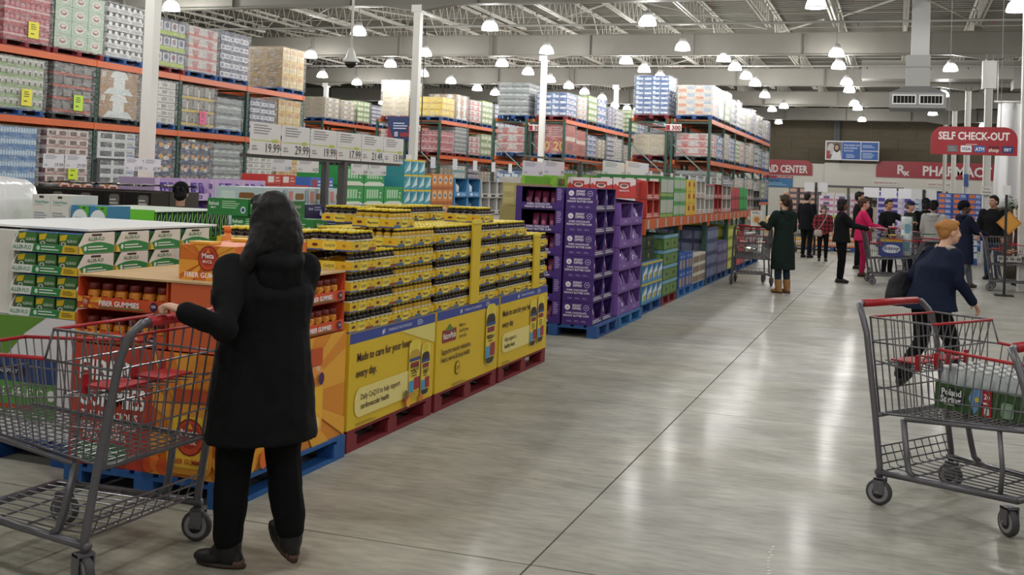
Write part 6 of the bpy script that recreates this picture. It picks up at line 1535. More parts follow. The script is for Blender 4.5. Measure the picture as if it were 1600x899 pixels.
# 2 woman with navy jacket and shoulder bag by the water cart
def w2x(t, L, hp, HR):
    b = MB(); m = M('16141c', .6, bump=.3, scale=30)
    b.loft([((-.29, -.08, .84), .07, .2), ((-.31, -.09, .9), .1, .24), ((-.3, -.08, 1.1), .075, .2), ((-.27, -.05, 1.2), .03, .13)], m, 16)
    o = b.build('shoulder_bag', t); smooth_mods(o, .014, 4, .02, .12)
    MB().tube([L((-.29, -.14, 1.16)), L((-.2, -.1, 1.42)), L((-.17, .06, 1.44)), L((-.28, .06, 1.18))], .012, M('16141c', .6), 6).build('bag_strap', t)
    MB().tube([L((-.09, -.04, 1.47)), L((-.07, .06, 1.45)), L((.07, .06, 1.45)), L((.09, -.04, 1.47))], .03, cloth('b8ab98'), 8).build('scarf', t)
person('woman in navy jacket with ginger bun and dark shoulder bag walking right', .29, 10.0, 34, 1.45, skin='d8a890', hair='b07a44', top='1a2238', legs='141416', shoe='17171a', style='bun', coat_len=.84,
       pose=dict(la=[(-.19, 0, 1.40), (-.27, -.05, 1.15), (-.2, .16, 1.0)], ra=[(.19, 0, 1.40), (.27, .12, 1.15), (.27, .3, .94)], ll=[(-.09, 0, .9), (-.1, -.02, .5), (-.1, -.26, .16)], rl=[(.09, 0, .9), (.1, .2, .5), (.1, .22, .09)]),
       lean=.3, fat=1.45, lw=1.1, foot_pitch=(-.6, 0), vox=.013, head_yaw=-12, extra=w2x, hands=(.5, .5))
# 3 woman in long dark green coat
def w3x(t, L, hp, HR):
    p = MB().box((-.11, -.006, -.14), (.11, .006, .14), M('e6e4de', .5)); decal(p, (-.11, -.0062, -.14), (1, 0, 0), (0, 0, 1), [('R', .03, .05, .19, .2, .03, 'd9cdb4'), ('e', .11, .12, .05, .05, 'c9823c'), ('lines', .03, .22, .18, .27, 2, '5a6a8c')]); decal(p, (.11, .0062, -.14), (-1, 0, 0), (0, 0, 1), [('R', .03, .05, .19, .2, .03, 'd9cdb4'), ('e', .11, .12, .05, .05, 'c9823c')])
    o = p.build('held_flyer', t, (-.2, .5, 1.30)); o.rotation_euler = (.1, 0, -.9)
person('woman in long dark green coat and tan boots reading a flyer', -1.72, 18.6, 138, 1.6, skin='cfa288', hair='3a2a20', top='1c2926', legs='2c3a46', shoe='a57a4c', style='pony', coat_len=.42,
       pose=dict(la=[(-.19, 0, 1.40), (-.27, .1, 1.16), (-.2, .36, 1.22)], ra=[(.19, 0, 1.40), (.25, .02, 1.14), (.16, .24, 1.1)]), hood=True, boots=.3, fat=1.12, extra=w3x, hands=(.8, .5), vox=.015)
# 4 woman in plaid
def plaid():
    m = bpy.data.materials.new('plaid'); m.use_nodes = True; nt = m.node_tree; bs = nt.nodes['Principled BSDF']; bs.inputs['Roughness'].default_value = .85
    tc = nt.nodes.new('ShaderNodeTexCoord'); ck = None
    sx = nt.nodes.new('ShaderNodeSeparateXYZ'); nt.links.new(tc.outputs['Object'], sx.inputs[0])
    fac = []
    for ax in ('X', 'Z'):
        mu = nt.nodes.new('ShaderNodeMath'); mu.operation = 'MULTIPLY'; mu.inputs[1].default_value = 8.0; nt.links.new(sx.outputs[ax], mu.inputs[0])
        fr = nt.nodes.new('ShaderNodeMath'); fr.operation = 'FRACT'; nt.links.new(mu.outputs[0], fr.inputs[0])
        gt = nt.nodes.new('ShaderNodeMath'); gt.operation = 'GREATER_THAN'; gt.inputs[1].default_value = .5; nt.links.new(fr.outputs[0], gt.inputs[0]); fac.append(gt)
    ad = nt.nodes.new('ShaderNodeMath'); ad.operation = 'ADD'; nt.links.new(fac[0].outputs[0], ad.inputs[0]); nt.links.new(fac[1].outputs[0], ad.inputs[1])
    hf = nt.nodes.new('ShaderNodeMath'); hf.operation = 'MULTIPLY'; hf.inputs[1].default_value = .5; nt.links.new(ad.outputs[0], hf.inputs[0])
    r_ = nt.nodes.new('ShaderNodeValToRGB'); r_.color_ramp.elements[0].color = (.3, .02, .035, 1); r_.color_ramp.elements[1].color = (.02, .008, .012, 1)
    nt.links.new(hf.outputs[0], r_.inputs[0]); nt.links.new(r_.outputs[0], bs.inputs['Base Color']); return m
def w4x(t, L, hp, HR):
    for c in t.children:
        if c.name.startswith('jacket'): c.data.materials.clear(); c.data.materials.append(plaid())
    MB().tube([(-.1, .0, 1.5), (-.06, .15, 1.38), (.1, .19, 1.1), (.19, .17, .98)], .013, M('b9a89c', .6), 6).build('bag_strap', t)
    b = MB().loft([((.18, .2, .78), .1, .035), ((.18, .2, .84), .13, .05), ((.18, .2, .95), .12, .04), ((.18, .2, .99), .08, .02)], M('b3a49c', .5), 14); o = b.build('crossbody_bag', t)
person('woman in red and black plaid jacket and grey beanie facing the camera', -1.68, 28.3, -78, 1.36, skin='d3a890', hair='3a2c26', top='701822', legs='121214', shoe='2a2a30', style='bob', coat_len=.86, fat=1.1, hat=('beanie', '6a6460'), extra=w4x, vox=.015,
       pose=dict(la=[(-.19, 0, 1.40), (-.27, -.02, 1.14), (-.22, .14, .93)], ra=[(.19, 0, 1.40), (.28, -.02, 1.14), (.22, .12, .95)]))
# 5 woman in black reaching into the cart
person('woman in black jacket reaching right over the piled cart', -.95, 21.62, 12, 1.56, skin='6e4a38', hair='0f0d0d', top='17181c', legs='111114', shoe='121212', style='bob', coat_len=.84, fat=1.15, vox=.014,
       pose=dict(la=[(-.19, 0, 1.40), (-.22, .2, 1.2), (-.12, .46, 1.16)], ra=[(.19, 0, 1.40), (.24, .2, 1.2), (.14, .5, 1.15)]), hands=(.5, .5))
# 6 pink hooded woman behind
person('woman in bright pink jacket looking right behind the piled cart', -.62, 23.6, 5, 1.58, skin='cf9c88', hair='4a3026', top='c8285e', legs='b8285a', shoe='3a2a28', style='bun', coat_len=.8, fat=1.25, vox=.015,
       pose=dict(ra=[(.19, 0, 1.40), (.26, .14, 1.16), (.12, .4, 1.1)], la=[(-.19, 0, 1.40), (-.26, .14, 1.16), (-.1, .38, 1.12)]))
# 7 man with glasses
def glx(t, L, hp, HR):
    g = MB()
    for s in (-1, 1): g.tube([hp((s * .033 + .024 * math.cos(a * PI / 5), .095, .004 + .018 * math.sin(a * PI / 5))) for a in range(10)], .003, M('151515', .3), 5, closed=True)
    g.tube([hp((-.01, .1, .006)), hp((.01, .1, .006))], .003, M('151515', .3), 5); g.build('glasses', t)
person('man with glasses and black coat behind the pink jacket', -.78, 26.0, -10, 1.72, skin='b98a70', hair='1a1614', top='1a191c', legs='17171a', style='short', coat_len=.7, extra=glx, vox=.017)
# 8 pointing man
person('man in black jacket with badge pointing right across the carts', -.15, 24.5, -40, 1.58, skin='b5835f', hair='14110f', top='15161a', legs='17171c', style='short', coat_len=.82, head_yaw=-20, vox=.014,
       pose=dict(la=[(-.19, 0, 1.40), (-.3, .22, 1.27), (-.26, .5, 1.25)], ra=[(.19, 0, 1.40), (.26, .0, 1.14), (.2, .18, .95)]), hands=(.95, .5), point='la',
       extra=lambda t, L, hp, HR: MB().box((-.03, .150, 1.1), (.03, .156, 1.2), M('e4e4e2', .4)).build('badge', t))
# 9 man in blue cap
person('man in navy cap and olive jacket behind the pointing man', .28, 25.4, -20, 1.56, skin='c2917a', hair='6a5a50', top='2a2c28', legs='22242a', style='short', coat_len=.82, hat=('cap', '222a4a'), vox=.017, fat=1.15)
# 10 grey hoodie
person('person in light grey hoodie and black beanie seen from behind', .72, 24.0, 70, 1.58, skin='8a6450', hair='141212', top='a9a8a6', legs='23242a', style='short', coat_len=.84, hat=('beanie', '131316'), hood=True, vox=.015, fat=1.1)
# 11 black figure behind
person('person in black coat and black cap behind the grey hoodie', .62, 26.5, 95, 1.62, skin='8a6450', hair='121010', top='131316', legs='151518', style='bob', coat_len=.6, hat=('beanie', '121214'), vox=.018)
# 12 navy hooded coat with headwrap
person('woman in navy hooded coat and dark headwrap holding a cart', 1.2, 22.2, 25, 1.6, skin='5f4032', hair='15110f', top='20253a', legs='6f7078', shoe='5c4a3c', style='hat_only', coat_len=.5, hat=('wrap', '1a1a26'), hood=True, head_yaw=-25, vox=.014, fat=1.1,
       pose=dict(la=[(-.19, 0, 1.40), (-.24, .18, 1.16), (-.2, .42, 1.1)], ra=[(.19, 0, 1.40), (.25, .16, 1.15), (.2, .4, 1.08)], ll=[(-.09, 0, .9), (-.1, .14, .5), (-.1, .2, .09)], rl=[(.09, 0, .9), (.1, -.02, .48), (.1, -.14, .1)]))
# 13 man in black jacket and jeans
person('man in black zip jacket and jeans looking left at the checkout', 1.9, 25.0, -110, 1.74, skin='b98a70', hair='1c1816', top='17171a', legs='3a4a66', shoe='1a1a1c', style='short', coat_len=.8, fat=1.2, head_yaw=-20, vox=.014,
       pose=dict(ra=[(.2, 0, 1.40), (.27, .04, 1.12), (.26, .2, .92)], la=[(-.2, 0, 1.40), (-.27, .02, 1.12), (-.25, .14, .9)]))
# 14, 15 by the orange stack
person('person in black jacket seen from behind beside the orange stack', -2.15, 29.4, 60, 1.66, skin='c29a84', hair='1a1513', top='15151a', legs='17171c', style='short', coat_len=.75, vox=.018, fat=1.15)
person('balding man in brown jacket behind the woman in green coat', -2.75, 30.0, -10, 1.68, skin='b58a74', hair='3a2c26', top='3a2a26', legs='22222a', style='bald', coat_len=.8, vox=.018)
# 16 right edge
person('woman with dark hair in red and black jacket at the right edge', 2.3, 23.6, 190, 1.56, skin='c49a86', hair='1c1214', top='3a1a20', legs='18181c', style='bob', coat_len=.8, vox=.015)
# 17 hat behind the green boxes
person('person in black hat behind the bright green boxes', -7.0, 9.75, 120, 1.49, skin='b98a70', hair='121010', top='1c1c20', legs='1a1a1e', style='short', coat_len=.8, hat=('beanie', '0f0f11'), vox=.02)
# 18 dark figure with pale strap
person('person in black with pale bag strap near the pharmacy', -.75, 30.5, 40, 1.62, skin='8a6450', hair='161212', top='16161a', legs='18181c', style='bob', coat_len=.75, vox=.02,
       extra=lambda t, L, hp, HR: MB().tube([(.1, -.16, 1.46), (.02, -.19, 1.2), (-.12, -.17, .95)], .018, M('c9b496', .6), 6).build('bag_strap', t))
# ---------------------------------------------------------------- signs and the far end
RS = 'a51d2c'
def hang(t, pts, z0, z1=6.7):
    b = MB()
    for x, y in pts: b.tube([(x, y, z0), (x, y, z1)], .006, M('8a8a8a', .5), 5)
    b.build('hanging_wire', t)
def round_sign(b, x0, x1, z0, z1, y, col, r=.14, th=.05, corners='both'):
    pts = [(x0, z0), (x1, z0)]
    if corners in ('both', 'right'): pts += [(x1 - r + r * math.cos(a * PI / 12), z1 - r + r * math.sin(a * PI / 12)) for a in range(7)]
    else: pts += [(x1, z1)]
    if corners in ('both', 'left'): pts += [(x0 + r - r * math.sin(a * PI / 12), z1 - r + r * math.cos(a * PI / 12)) for a in range(7)]
    else: pts += [(x0, z1)]
    n = len(pts)
    b.add([(x, y, z) for x, z in pts] + [(x, y + th, z) for x, z in pts], [tuple(range(n)), tuple(range(2 * n - 1, n - 1, -1))] + [(i, n + i, n + (i + 1) % n, (i + 1) % n) for i in range(n)], M(col, .4))
t = thing('checkout_sign', 'red rounded hanging sign reading SELF CHECK-OUT', 'sign')
b = MB(); round_sign(b, .52, 1.86, 2.38, 2.85, 20.0, RS, .2, .06); b.build('sign_panel', t)
b = MB(); W = 'f2eeec'
decal(b, (.52, 20.0, 2.38), (1, 0, 0), (0, 0, 1), [('t', .67, .255, .13, 'SELF CHECK-OUT', W, 'c', 1.1, .03), ('lines', .55, .165, .79, .185, 1, W), ('R', .26, .045, .43, .155, .01, '6f7074'), ('lines', .28, .06, .41, .14, 2, '9a9a9e'), ('R', .47, .045, .64, .155, .01, 'eceaea'), ('t', .555, .075, .05, 'VISA', '2a3a7c', 'c', .14, .02), ('R', .68, .045, .85, .155, .01, '3a62ac'), ('t', .765, .07, .06, 'ATM', 'f0f2f6', 'c', .14, .03), ('t', .98, .06, .06, 'shop', W, 'c', .17, .02), ('R', .9, .12, 1.06, .15, .005, '5c1a20'), ('R', 1.11, .045, 1.28, .155, .01, '24367c'), ('t', 1.195, .075, .05, 'EBT', 'f0f2f6', 'c', .12, .02)])
b.build('lettering', t); hang(t, ((.8, 20.03), (1.6, 20.03)), 2.85)
# pharmacy front
WH = M('e9e6dd', .6)
ph = MB().box((-1.9 - 1.9, 64.0, 2.05), (5.2, 64.2, 3.42), WH).box((-9.0, 64.4, 1.9), (-3.8, 64.6, 3.36), WH).box((-3.85, 64.21, 0), (-3.6, 64.4, 3.42), WH).box((-9.0, 64.4, 0), (-5.2, 64.55, 1.9), WH).box((2.6, 64.0, 0), (5.2, 64.2, 2.05), WH).box((-3.6, 64.01, 0), (-1.4, 64.2, 2.05), M('dcd6c8', .6)).box((-3.8, 66.8, 0), (5.2, 66.9, 3.0), M('cfc8b8', .7)).build('wall_partition', kind='structure')
for i in range(9):
    b = MB()
    x = -1.3 + i * .46
    for z in (.6, 1.0, 1.4, 1.8): b.box((x, 65.6, z), (x + .42, 65.9, z + .025), M('8c8880', .6))
    b.box((x - .02, 65.6, 0), (x, 65.9, 2.1), M('8c8880', .6))
    t = thing('pharmacy_shelf', 'grey pharmacy shelf unit behind the counter, %s from left' % ORD[i], 'shelf'); b.build('shelf_frame', t)
    for k, z in enumerate((.625, 1.025, 1.425, 1.825)):
        for j in range(4): put('medicine_box', MB().box((0, 0, 0), (.085, .2, .14 + .06 * ((i + j + k) % 3)), M(('e4e2da', '9fb0bc', 'c8b49a', '5c5a58', 'd8d4cc')[(i * 3 + j + k * 2) % 5], .5)).mesh('medicine_box'), None, (x + .01 + j * .1, 65.62, z + .003), cat='box', label='small medicine box, %s unit, %s shelf, %s from left' % (ORD[i], ORD[k], ORD[j]), group='medicine boxes behind the counter')
MB().box((-1.35, 64.02, 0), (2.55, 64.5, 1.05), M('d2c8b4', .6)).build('pharmacy_counter', cat='counter', label='pale pharmacy service counter below the red sign')
t = thing('pharmacy_sign', 'long red sign reading Rx PHARMACY on the white back wall', 'sign')
b = MB(); round_sign(b, -1.1, 4.85, 2.72, 3.6, 63.9, RS, .4, .1, 'left'); b.build('sign_panel', t)
b = MB(); decal(b, (-1.1, 63.9, 2.72), (1, 0, 0), (0, 0, 1), [('t', 1.1, .2, .5, 'R', W, 'l', .5, .03), ('t', 1.42, .12, .36, 'x', W, 'l', .4, .03), ('t', 2.4, .16, .52, 'PHARMACY', W, 'l', 3.45, .03)], eps=.004); b.build('lettering', t)
t = thing('center_sign', 'red sign reading AID CENTER at the left of the back wall', 'sign')
b = MB(); round_sign(b, -7.6, -4.5, 2.68, 3.52, 64.3, RS, .35, .1, 'right'); b.build('sign_panel', t)
b = MB(); decal(b, (-7.6, 64.3, 2.68), (1, 0, 0), (0, 0, 1), [('t', 2.85, .14, .42, 'AID CENTER', W, 'r', 2.3, .03)], eps=.004); b.build('lettering', t)
for lab, x0, x1, tx in (('white plate reading PRESCRIPTION PICK UP on back wall', -1.25, .05, 'PRESCRIPTION PICK UP'), ('white plate reading PATIENT COUNSELING on back wall', 1.55, 2.75, 'PATIENT COUNSELING')):
    t = thing('wall_sign', lab, 'sign'); MB().box((x0, 63.94, 2.27), (x1, 63.995, 2.52), M('f1efe9', .5)).build('sign_panel', t)
    b = MB(); decal(b, (x0, 63.94, 2.27), (1, 0, 0), (0, 0, 1), [('t', (x1 - x0) / 2, .08, .1, tx, 'a83a3a', 'c', (x1 - x0) * .9, .02)], eps=.004); b.build('lettering', t)
t = thing('test_sign', 'blue panel with red header reading AVAILABLE HERE below AID CENTER sign', 'sign'); MB().box((-7.2, 64.3, 1.98), (-5.55, 64.39, 2.62), M('3f7fb4', .5)).build('sign_panel', t)
b = MB(); decal(b, (-7.2, 64.3, 1.98), (1, 0, 0), (0, 0, 1), [('r', 0, .5, 1.65, .64, 'b02430'), ('t', 1.6, .53, .08, 'AVAILABLE HERE', W, 'r', 1.2, .02), ('t', .9, .33, .12, 'Hearing Test', '1f3a5c', 'r', .85, .02), ('lines', .3, .08, 1.4, .26, 2, 'a8cce4')], eps=.004); b.build('lettering', t)
t = thing('advert_board', 'hanging advert board with pharmacist photo and blue panels', 'sign')
MB().box((-3.75, 62.96, 3.55), (-.95, 63.02, 4.6), M('e8e8ea', .4)).build('board_frame', t)
b = MB(); decal(b, (-3.75, 62.96, 3.55), (1, 0, 0), (0, 0, 1), [('r', .06, .06, .86, .99, '7a6a62'), ('e', .3, .6, .2, .3, 'c9c4c0'), ('p', [(.3, .06), (.86, .06), (.8, .5), (.6, .58), (.42, .48)], 'e9e9ec'), ('e', .6, .66, .16, .24, '1c1614'), ('e', .6, .68, .1, .14, 'c99a84'), ('r', .06, .06, .25, .5, 'a83a40'), ('r', .88, .06, 1.83, .99, '2f62b4'), ('t', .98, .78, .11, 'Prescription and', 'e8eef8', 'l', .8), ('t', .98, .63, .11, 'Immunization', 'e8eef8', 'l', .7), ('t', .98, .48, .11, 'Services', 'e8eef8', 'l', .5), ('lines', 1.1, .12, 1.6, .36, 3, 'c2d4ee'), ('r', 1.88, .55, 2.74, .99, '2f62b4'), ('lines', 1.95, .68, 2.6, .86, 2, 'c2d4ee'), ('r', 1.88, .06, 2.74, .5, '2f66b8'), ('lines', 1.95, .12, 2.6, .44, 4, 'c2d4ee')], eps=.004); b.build('printed_board', t)
hang(t, ((-3.3, 62.99), (-1.4, 62.99)), 4.6)
# unit heater / diffuser
t = thing('air_diffuser', 'large grey ceiling air diffuser with two louvred openings', 'vent', (.4, 28, 0))
G1, G2 = M('8f9092', .5), M('c9c9c8', .5)
b = MB(); w0, w1 = .62, .27
b.add([(-w0, -w0, 3.72), (w0, -w0, 3.72), (w0, w0, 3.72), (-w0, w0, 3.72), (-w0, -w0, 4.08), (w0, -w0, 4.08), (w0, w0, 4.08), (-w0, w0, 4.08), (-w1, -w1, 4.26), (w1, -w1, 4.26), (w1, w1, 4.26), (-w1, w1, 4.26)], [(3, 2, 1, 0), (0, 1, 5, 4), (1, 2, 6, 5), (2, 3, 7, 6), (3, 0, 4, 7), (4, 5, 9, 8), (5, 6, 10, 9), (6, 7, 11, 10), (7, 4, 8, 11)], G1)
b.build('diffuser_body', t)
MB().box((-w1, -w1, 4.262), (w1, w1, 5.0), M('a5a5a3', .5)).box((-w1 - .02, -w1 - .02, 4.7), (w1 + .02, w1 + .02, 4.73), G1).box((-.17, -.17, 5.0), (.24, .24, 6.7), G2).build('duct_neck', t)
for s in (-1, 1):
    fr2_ = MB(); x0, x1 = (-.56, -.03) if s < 0 else (.03, .56)
    fr2_.box((x0, -w0 - .03, 3.80), (x1, -w0 - .001, 3.83), M('e2e2e0', .5)).box((x0, -w0 - .03, 4.0), (x1, -w0 - .001, 4.03), M('e2e2e0', .5)).box((x0, -w0 - .03, 3.83), (x0 + .03, -w0 - .001, 4.0), M('e2e2e0', .5)).box((x1 - .03, -w0 - .03, 3.83), (x1, -w0 - .001, 4.0), M('e2e2e0', .5)).box((x0 + .03, -w0 - .004, 3.83), (x1 - .03, -w0 - .001, 4.0), M('161616', .9))
    f = fr2_.build('vent_frame', t)
    lv = MB().box((0, -.02, 0), (.012, .0, .165), M('b5b5b3', .5)).mesh('slat')
    for i in range(5): put('slat', lv, f, (x0 + .1 + i * .082, -w0 - .005, 3.832))
# white sheeting at the right
b = MB(); vs, fs = [], []; NX, NZ = 26, 10
for i in range(NX + 1):
    for k in range(NZ + 1):
        z = 1.43 + 3.05 * k / NZ; x = 2.62 + .1 * k / NZ + 2.2 * i / NX
        vs.append((x, 35 + .09 * math.sin(i * 1.1 + k * .12) * (1 - .4 * k / NZ) + .03 * math.sin(i * 2.7), z))
for i in range(NX):
    for k in range(NZ): fs.append((i * (NZ + 1) + k, (i + 1) * (NZ + 1) + k, (i + 1) * (NZ + 1) + k + 1, i * (NZ + 1) + k + 1))
b.add(vs, fs, M('e4e4e6', .35), True)
o = b.build('plastic_curtain', cat='curtain', label='tall white plastic sheeting hanging at the right behind the checkout')
sl = o.modifiers.new('thick', 'SOLIDIFY'); sl.thickness = .006
MB().tube([(2.6, 35, 4.52), (5.0, 35, 4.52)], .03, PP, 8).tube([(2.7, 35, 4.52), (2.7, 35, 5.9)], .02, PP, 6).tube([(4.8, 35, 4.52), (4.8, 35, 5.9)], .02, PP, 6).build('curtain_rail', cat='rail', label='grey pipe rail carrying the white plastic sheeting')
MB().box((2.7, 34.7, 0), (6.0, 34.8, 1.45), M('4a3a30', .6)).build('low_barrier', cat='barrier', label='dark brown low barrier under the white plastic sheeting')
# price checker plate and notice on the columns
t = thing('checker_sign', 'white plate reading Price Checker on the near right column', 'sign'); MB().box((2.06, 31.22, 1.78), (2.36, 31.28, 2.0), M('d6d0ce', .5)).build('sign_panel', t)
b = MB(); decal(b, (2.06, 31.22, 1.78), (1, 0, 0), (0, 0, 1), [('t', .15, .13, .045, 'Price', '4a4648', 'c', .16), ('t', .15, .05, .045, 'Checker', '4a4648', 'c', .22)], eps=.002); b.build('lettering', t)
t = thing('notice', 'small blue notice on the second right column', 'sign'); MB().box((2.12, 40.27, 2.1), (2.26, 40.29, 2.5), M('3a5a94', .5)).build('sign_panel', t)
# post at the right edge
t = thing('barrier_post', 'tall slim post with red lower sleeve at the right edge', 'post', (2.27, 22.95, 0)); MB().box((-.04, -.04, 1.45), (.04, .04, 5.4), M('bdbdbb', .5)).build('post', t); MB().box((-.06, -.06, 0), (.06, .06, 1.45), M('9c2230', .5)).build('sleeve', t)
t = thing('tag_stand', 'white square card on a black pole at the right', 'sign', (1.79, 20.9, 0)); MB().box((-.02, -.02, .0), (.02, .02, 1.76), M('1c1c1e', .5)).box((-.15, -.15, 0), (.15, .15, .02), M('1c1c1e', .5)).build('pole', t); MB().box((-.065, -.03, 1.74), (.065, -.022, 1.9), M('f2f2f4', .4)).build('card', t)
# potted plant
t = thing('potted_plant', 'leafy green plant in a dark pot at the right edge', 'plant', (2.3, 24.6, 0)); MB().lathe([(.16, 0), (.22, .5), (.2, .5), (.18, .46)], M('3a302a', .6), 14).build('pot', t); MB().tube([(0, 0, .4), (0, .02, 1.3)], .02, M('5a4630', .8), 6).build('stem', t)
b = MB(); r = random.Random(4)
for i in range(120):
    a, e, q = r.uniform(0, 2 * PI), r.uniform(-.3, 1.1), r.uniform(.1, .34)
    p = V3((math.cos(a) * math.cos(e) * q, math.sin(a) * math.cos(e) * q, 1.35 + math.sin(e) * q * 1.3)); d = V3((math.cos(a), math.sin(a), r.uniform(-.4, .6))).normalized(); s_ = d.cross(V3((0, 0, 1))).normalized() * .03
    b.poly([p, p + d * .06 + s_, p + d * .14, p + d * .06 - s_], M('33552c' if i % 2 else '44683a', .5))
b.build('foliage', t, kind='stuff')
o = MB().box((-.15, -.012, -.15), (.15, .012, .15), M('c8862c', .4)).box((-.12, -.014, -.12), (.12, -.012, .12), M('d99a3c', .4)).build('orange_tray', None, (1.93, 21.9, 1.24), cat='tray', label='orange square tray held up on its corner at the right'); o.rotation_euler = (0, PI / 4, 0)
# ---- displays among the shoppers: stacks of cartons on pallets
def island(x0, x1, y, z0, rows, cols, hz, desc, base, px, pal=BLUE, depth=1.0, topc=None):
    floor_pallet((x0 + x1) / 2, y + depth / 2, x1 - x0, depth, pal, 'pallet under the %ss' % desc)
    w = (x1 - x0) / cols
    me = carton_mesh('carton', w - .008, depth - .01, hz - .003, M(base, .5), [('r', 0, 0, 1, 1, base)], px)
    for k in range(rows):
        for i in range(cols):
            put(desc.replace(' ', '_').replace('-', '_'), me, None, (x0 + w * (i + .5), y + depth / 2, z0 + k * hz), cat='carton', label='%s, %s tier, %s from left' % (desc, 'top' if k == rows - 1 else ORD[k], ORD[i]), group=desc + 's')
cupsp = lambda c: [('r', 0, 0, 1, .3, c)] + [('R', .05 + .16 * i, .3, .18 + .16 * i, .92, .02, 'd8c8b8') for i in range(6)]
island(-2.35, -1.1, 33.4, .132, 5, 3, .16, 'orange fruit cup carton', 'b8642c', cupsp('d97a34'))
island(-3.65, -2.45, 33.6, .132, 5, 3, .16, 'yellow fruit cup carton', 'c8a03a', cupsp('d9b04a'))
island(.95, 1.95, 30.2, .132, 6, 3, .165, 'white and blue tissue carton', 'cdd6e2', [('r', 0, 0, 1, .22, '3f66a8'), ('R', .2, .4, .75, .8, .05, '3a3a44'), ('e', .5, .6, .2, .15, '8f9aa8')])
island(.15, .9, 30.4, .132, 5, 2, .18, 'grey and blue drinks carton', 'b8c0d0', [('r', 0, 0, 1, .3, '3a5a9c')] + [('r', .1 + .2 * i, .4, .22 + .2 * i, .9, 'e4e6ea') for i in range(4)])
island(-2.3, -.9, 36.0, .132, 8, 3, .185, 'white and pink pack', 'ddd4da', [('r', .05, .1, .95, .5, 'b87a9c'), ('R', .3, .5, .7, .9, .05, '5a5a8c')])
island(-.6, .6, 38.0, .132, 9, 3, .19, 'violet and white pack', 'c8bcd8', [('R', .1, .1, .6, .7, .1, '4a3f9c'), ('lines', .65, .2, .95, .8, 2, 'e8e4ee')])
island(.8, 2.6, 38.5, .132, 10, 4, .17, 'blue and orange boxed item', '3f5aa8', [('R', .1, .2, .5, .8, .1, 'd8743a'), ('lines', .55, .2, .95, .8, 3, 'dfe4ee')])
island(-3.4, -2.4, 38.0, .132, 9, 3, .19, 'dark mixed carton', '4a4048', [('R', .1, .2, .8, .8, .1, 'b89a8c')])
island(3.0, 4.6, 32.0, .132, 7, 4, .19, 'pale store carton', 'c3bcb0', [('lines', .1, .2, .9, .8, 3, '6f6a66')])
island(-3.6, -1.2, 48.0, .132, 8, 6, .2, 'white back-wall pack', 'd9d6d2', [('r', .1, .1, .9, .4, '8fa0b8')])
island(-.4, 3.2, 50.0, .132, 8, 8, .2, 'pale blue back-wall pack', 'bcc8d6', [('r', .1, .1, .9, .4, '5a7ab0')])
for x, y, zt, lab in ((-2.05, 30.9, 1.95, 'black sign pole beside the orange fruit cup stack'), (.65, 29.9, 1.85, 'black sign pole beside the drinks cartons')):
    t = thing('sign_stand', lab, 'stand', (x, y, 0)); MB().box((-.03, -.03, 0), (.03, .03, zt), M('222224', .5)).box((-.2, -.2, 0), (.2, .2, .015), M('222224', .5)).build('post', t); MB().box((-.3, -.01, zt - .25), (-.04, .0, zt), M('dedee2', .4)).build('sign_card', t); MB().box((.05, -.01, zt - .25), (.3, .0, zt), M('dedee2', .4)).build('sign_card', t)
t = thing('sign_stand', 'grey T sign stand over the fruit cup stacks', 'stand', (-1.4, 35.6, 0)); MB().box((-.04, -.04, 0), (.04, .04, 1.9), DG).box((-.25, -.25, 0), (.25, .25, .02), DG).build('post', t); MB().box((-.9, -.03, 1.86), (1.6, .03, 1.93), DG).build('crossbar', t)
for i in range(3): MB().box((.45 + i * .5, -.05, 1.6), (.9 + i * .5, -.04, 1.9), M('dcdce4', .4)).build('sign_card', t)
# flowers and small items on display tops
g = MB(); r = random.Random(9)
for i in range(60): g.ell((r.uniform(-2.2, -1.25), 33.5 + r.uniform(0, .5), .975 + r.uniform(0, .05)), (.04, .04, .035), M('8a9a4c' if i % 2 else '6f8a3a', .6), 6, 4)
g.build('fruit_packs', kind='stuff', cat='fruit', label='green and yellow fruit packs heaped on the orange cup stack')
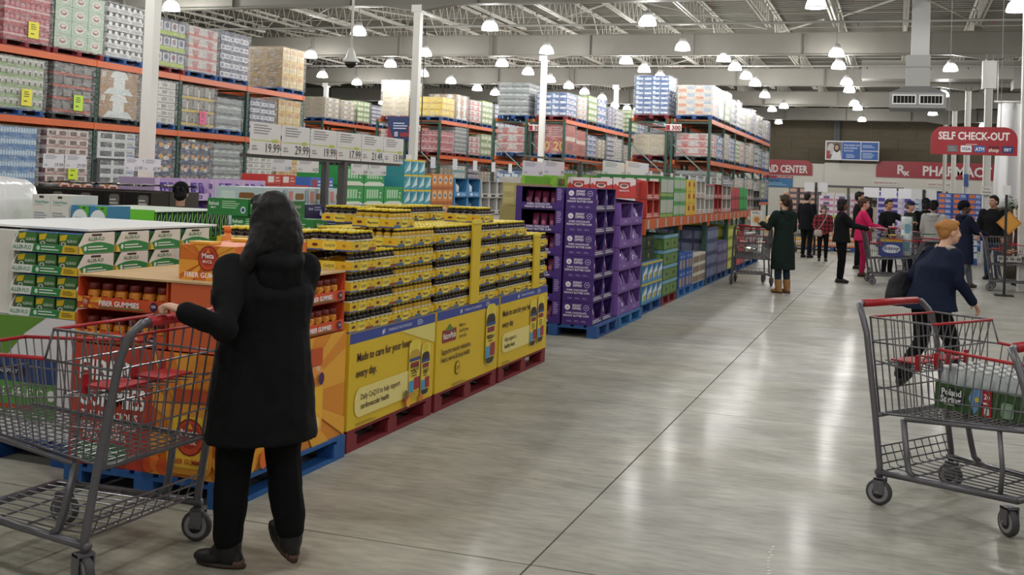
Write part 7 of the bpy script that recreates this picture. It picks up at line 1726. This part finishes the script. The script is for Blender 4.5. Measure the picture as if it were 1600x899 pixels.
# dome camera on its drop pole
t = thing('dome_camera', 'white dome security camera on a long drop pole', 'camera', (-8.0, 15.3, 0))
MB().tube([(0, 0, 3.6), (0, 0, 6.7)], .02, M('d9d9d6', .4), 8).build('drop_pole', t)
MB().lathe([(.03, 3.62), (.06, 3.55), (.09, 3.46), (.13, 3.42), (.13, 3.39)], M('d0d0cd', .4), 16).build('housing', t)
MB().lathe([(.1, 3.39), (.09, 3.35), (.05, 3.31), (.01, 3.30)], M('17171a', .1), 16).build('dome', t)
# aisle number plates and banner
for n, x, y, z, wh in (('300', -5.93, 30.72, 3.24, 'the rack by the wide aisle'), ('302', -10.35, 31.9, 3.22, 'the second far rack'), ('304', -15.0, 33.3, 3.2, 'the third far rack'), ('306', -20.2, 34.9, 3.3, 'the fourth far rack')):
    t = thing('aisle_sign', 'red and white aisle plate reading %s on %s' % (n, wh), 'sign', (x, y, z)); MB().box((-.22, 0, 0), (.22, .02, .2), M('ece6e4', .5)).build('sign_panel', t)
    b = MB(); decal(b, (-.22, 0, 0), (1, 0, 0), (0, 0, 1), [('r', 0, 0, .44, .02, '9c2a30'), ('t', .42, .04, .125, n, '8c2026', 'r', .27, .03), ('r', .01, .03, .12, .17, '9c2a30')], eps=.003); b.build('lettering', t)
t = thing('banner', 'navy and red banner hanging on the third far rack end', 'banner', (-15.95, 33.3, 2.9)); MB().box((0, 0, 0), (.8, .012, .78), M('22305c', .5)).build('banner_cloth', t)
b = MB(); decal(b, (0, 0, 0), (1, 0, 0), (0, 0, 1), [('p', [(0, 0), (.25, 0), (0, .5)], '8c2a3a'), ('R', .45, .12, .78, .25, .02, '8c2a30'), ('lines', .2, .35, .76, .6, 3, 'b8c0d8'), ('R', .25, .12, .38, .28, .01, 'a8acb8')], eps=.003); b.build('banner_print', t)
for x0, x1 in ((-15.9, -15.2),): MB().tube([(x0 + 1.2, 33.2, 2.4), (x0 + 1.2, 33.2, 6.76)], .02, M('2a2a2c', .5), 6).build('hanging_pole', cat='pole', label='thin dark pole hanging before the third far rack end')
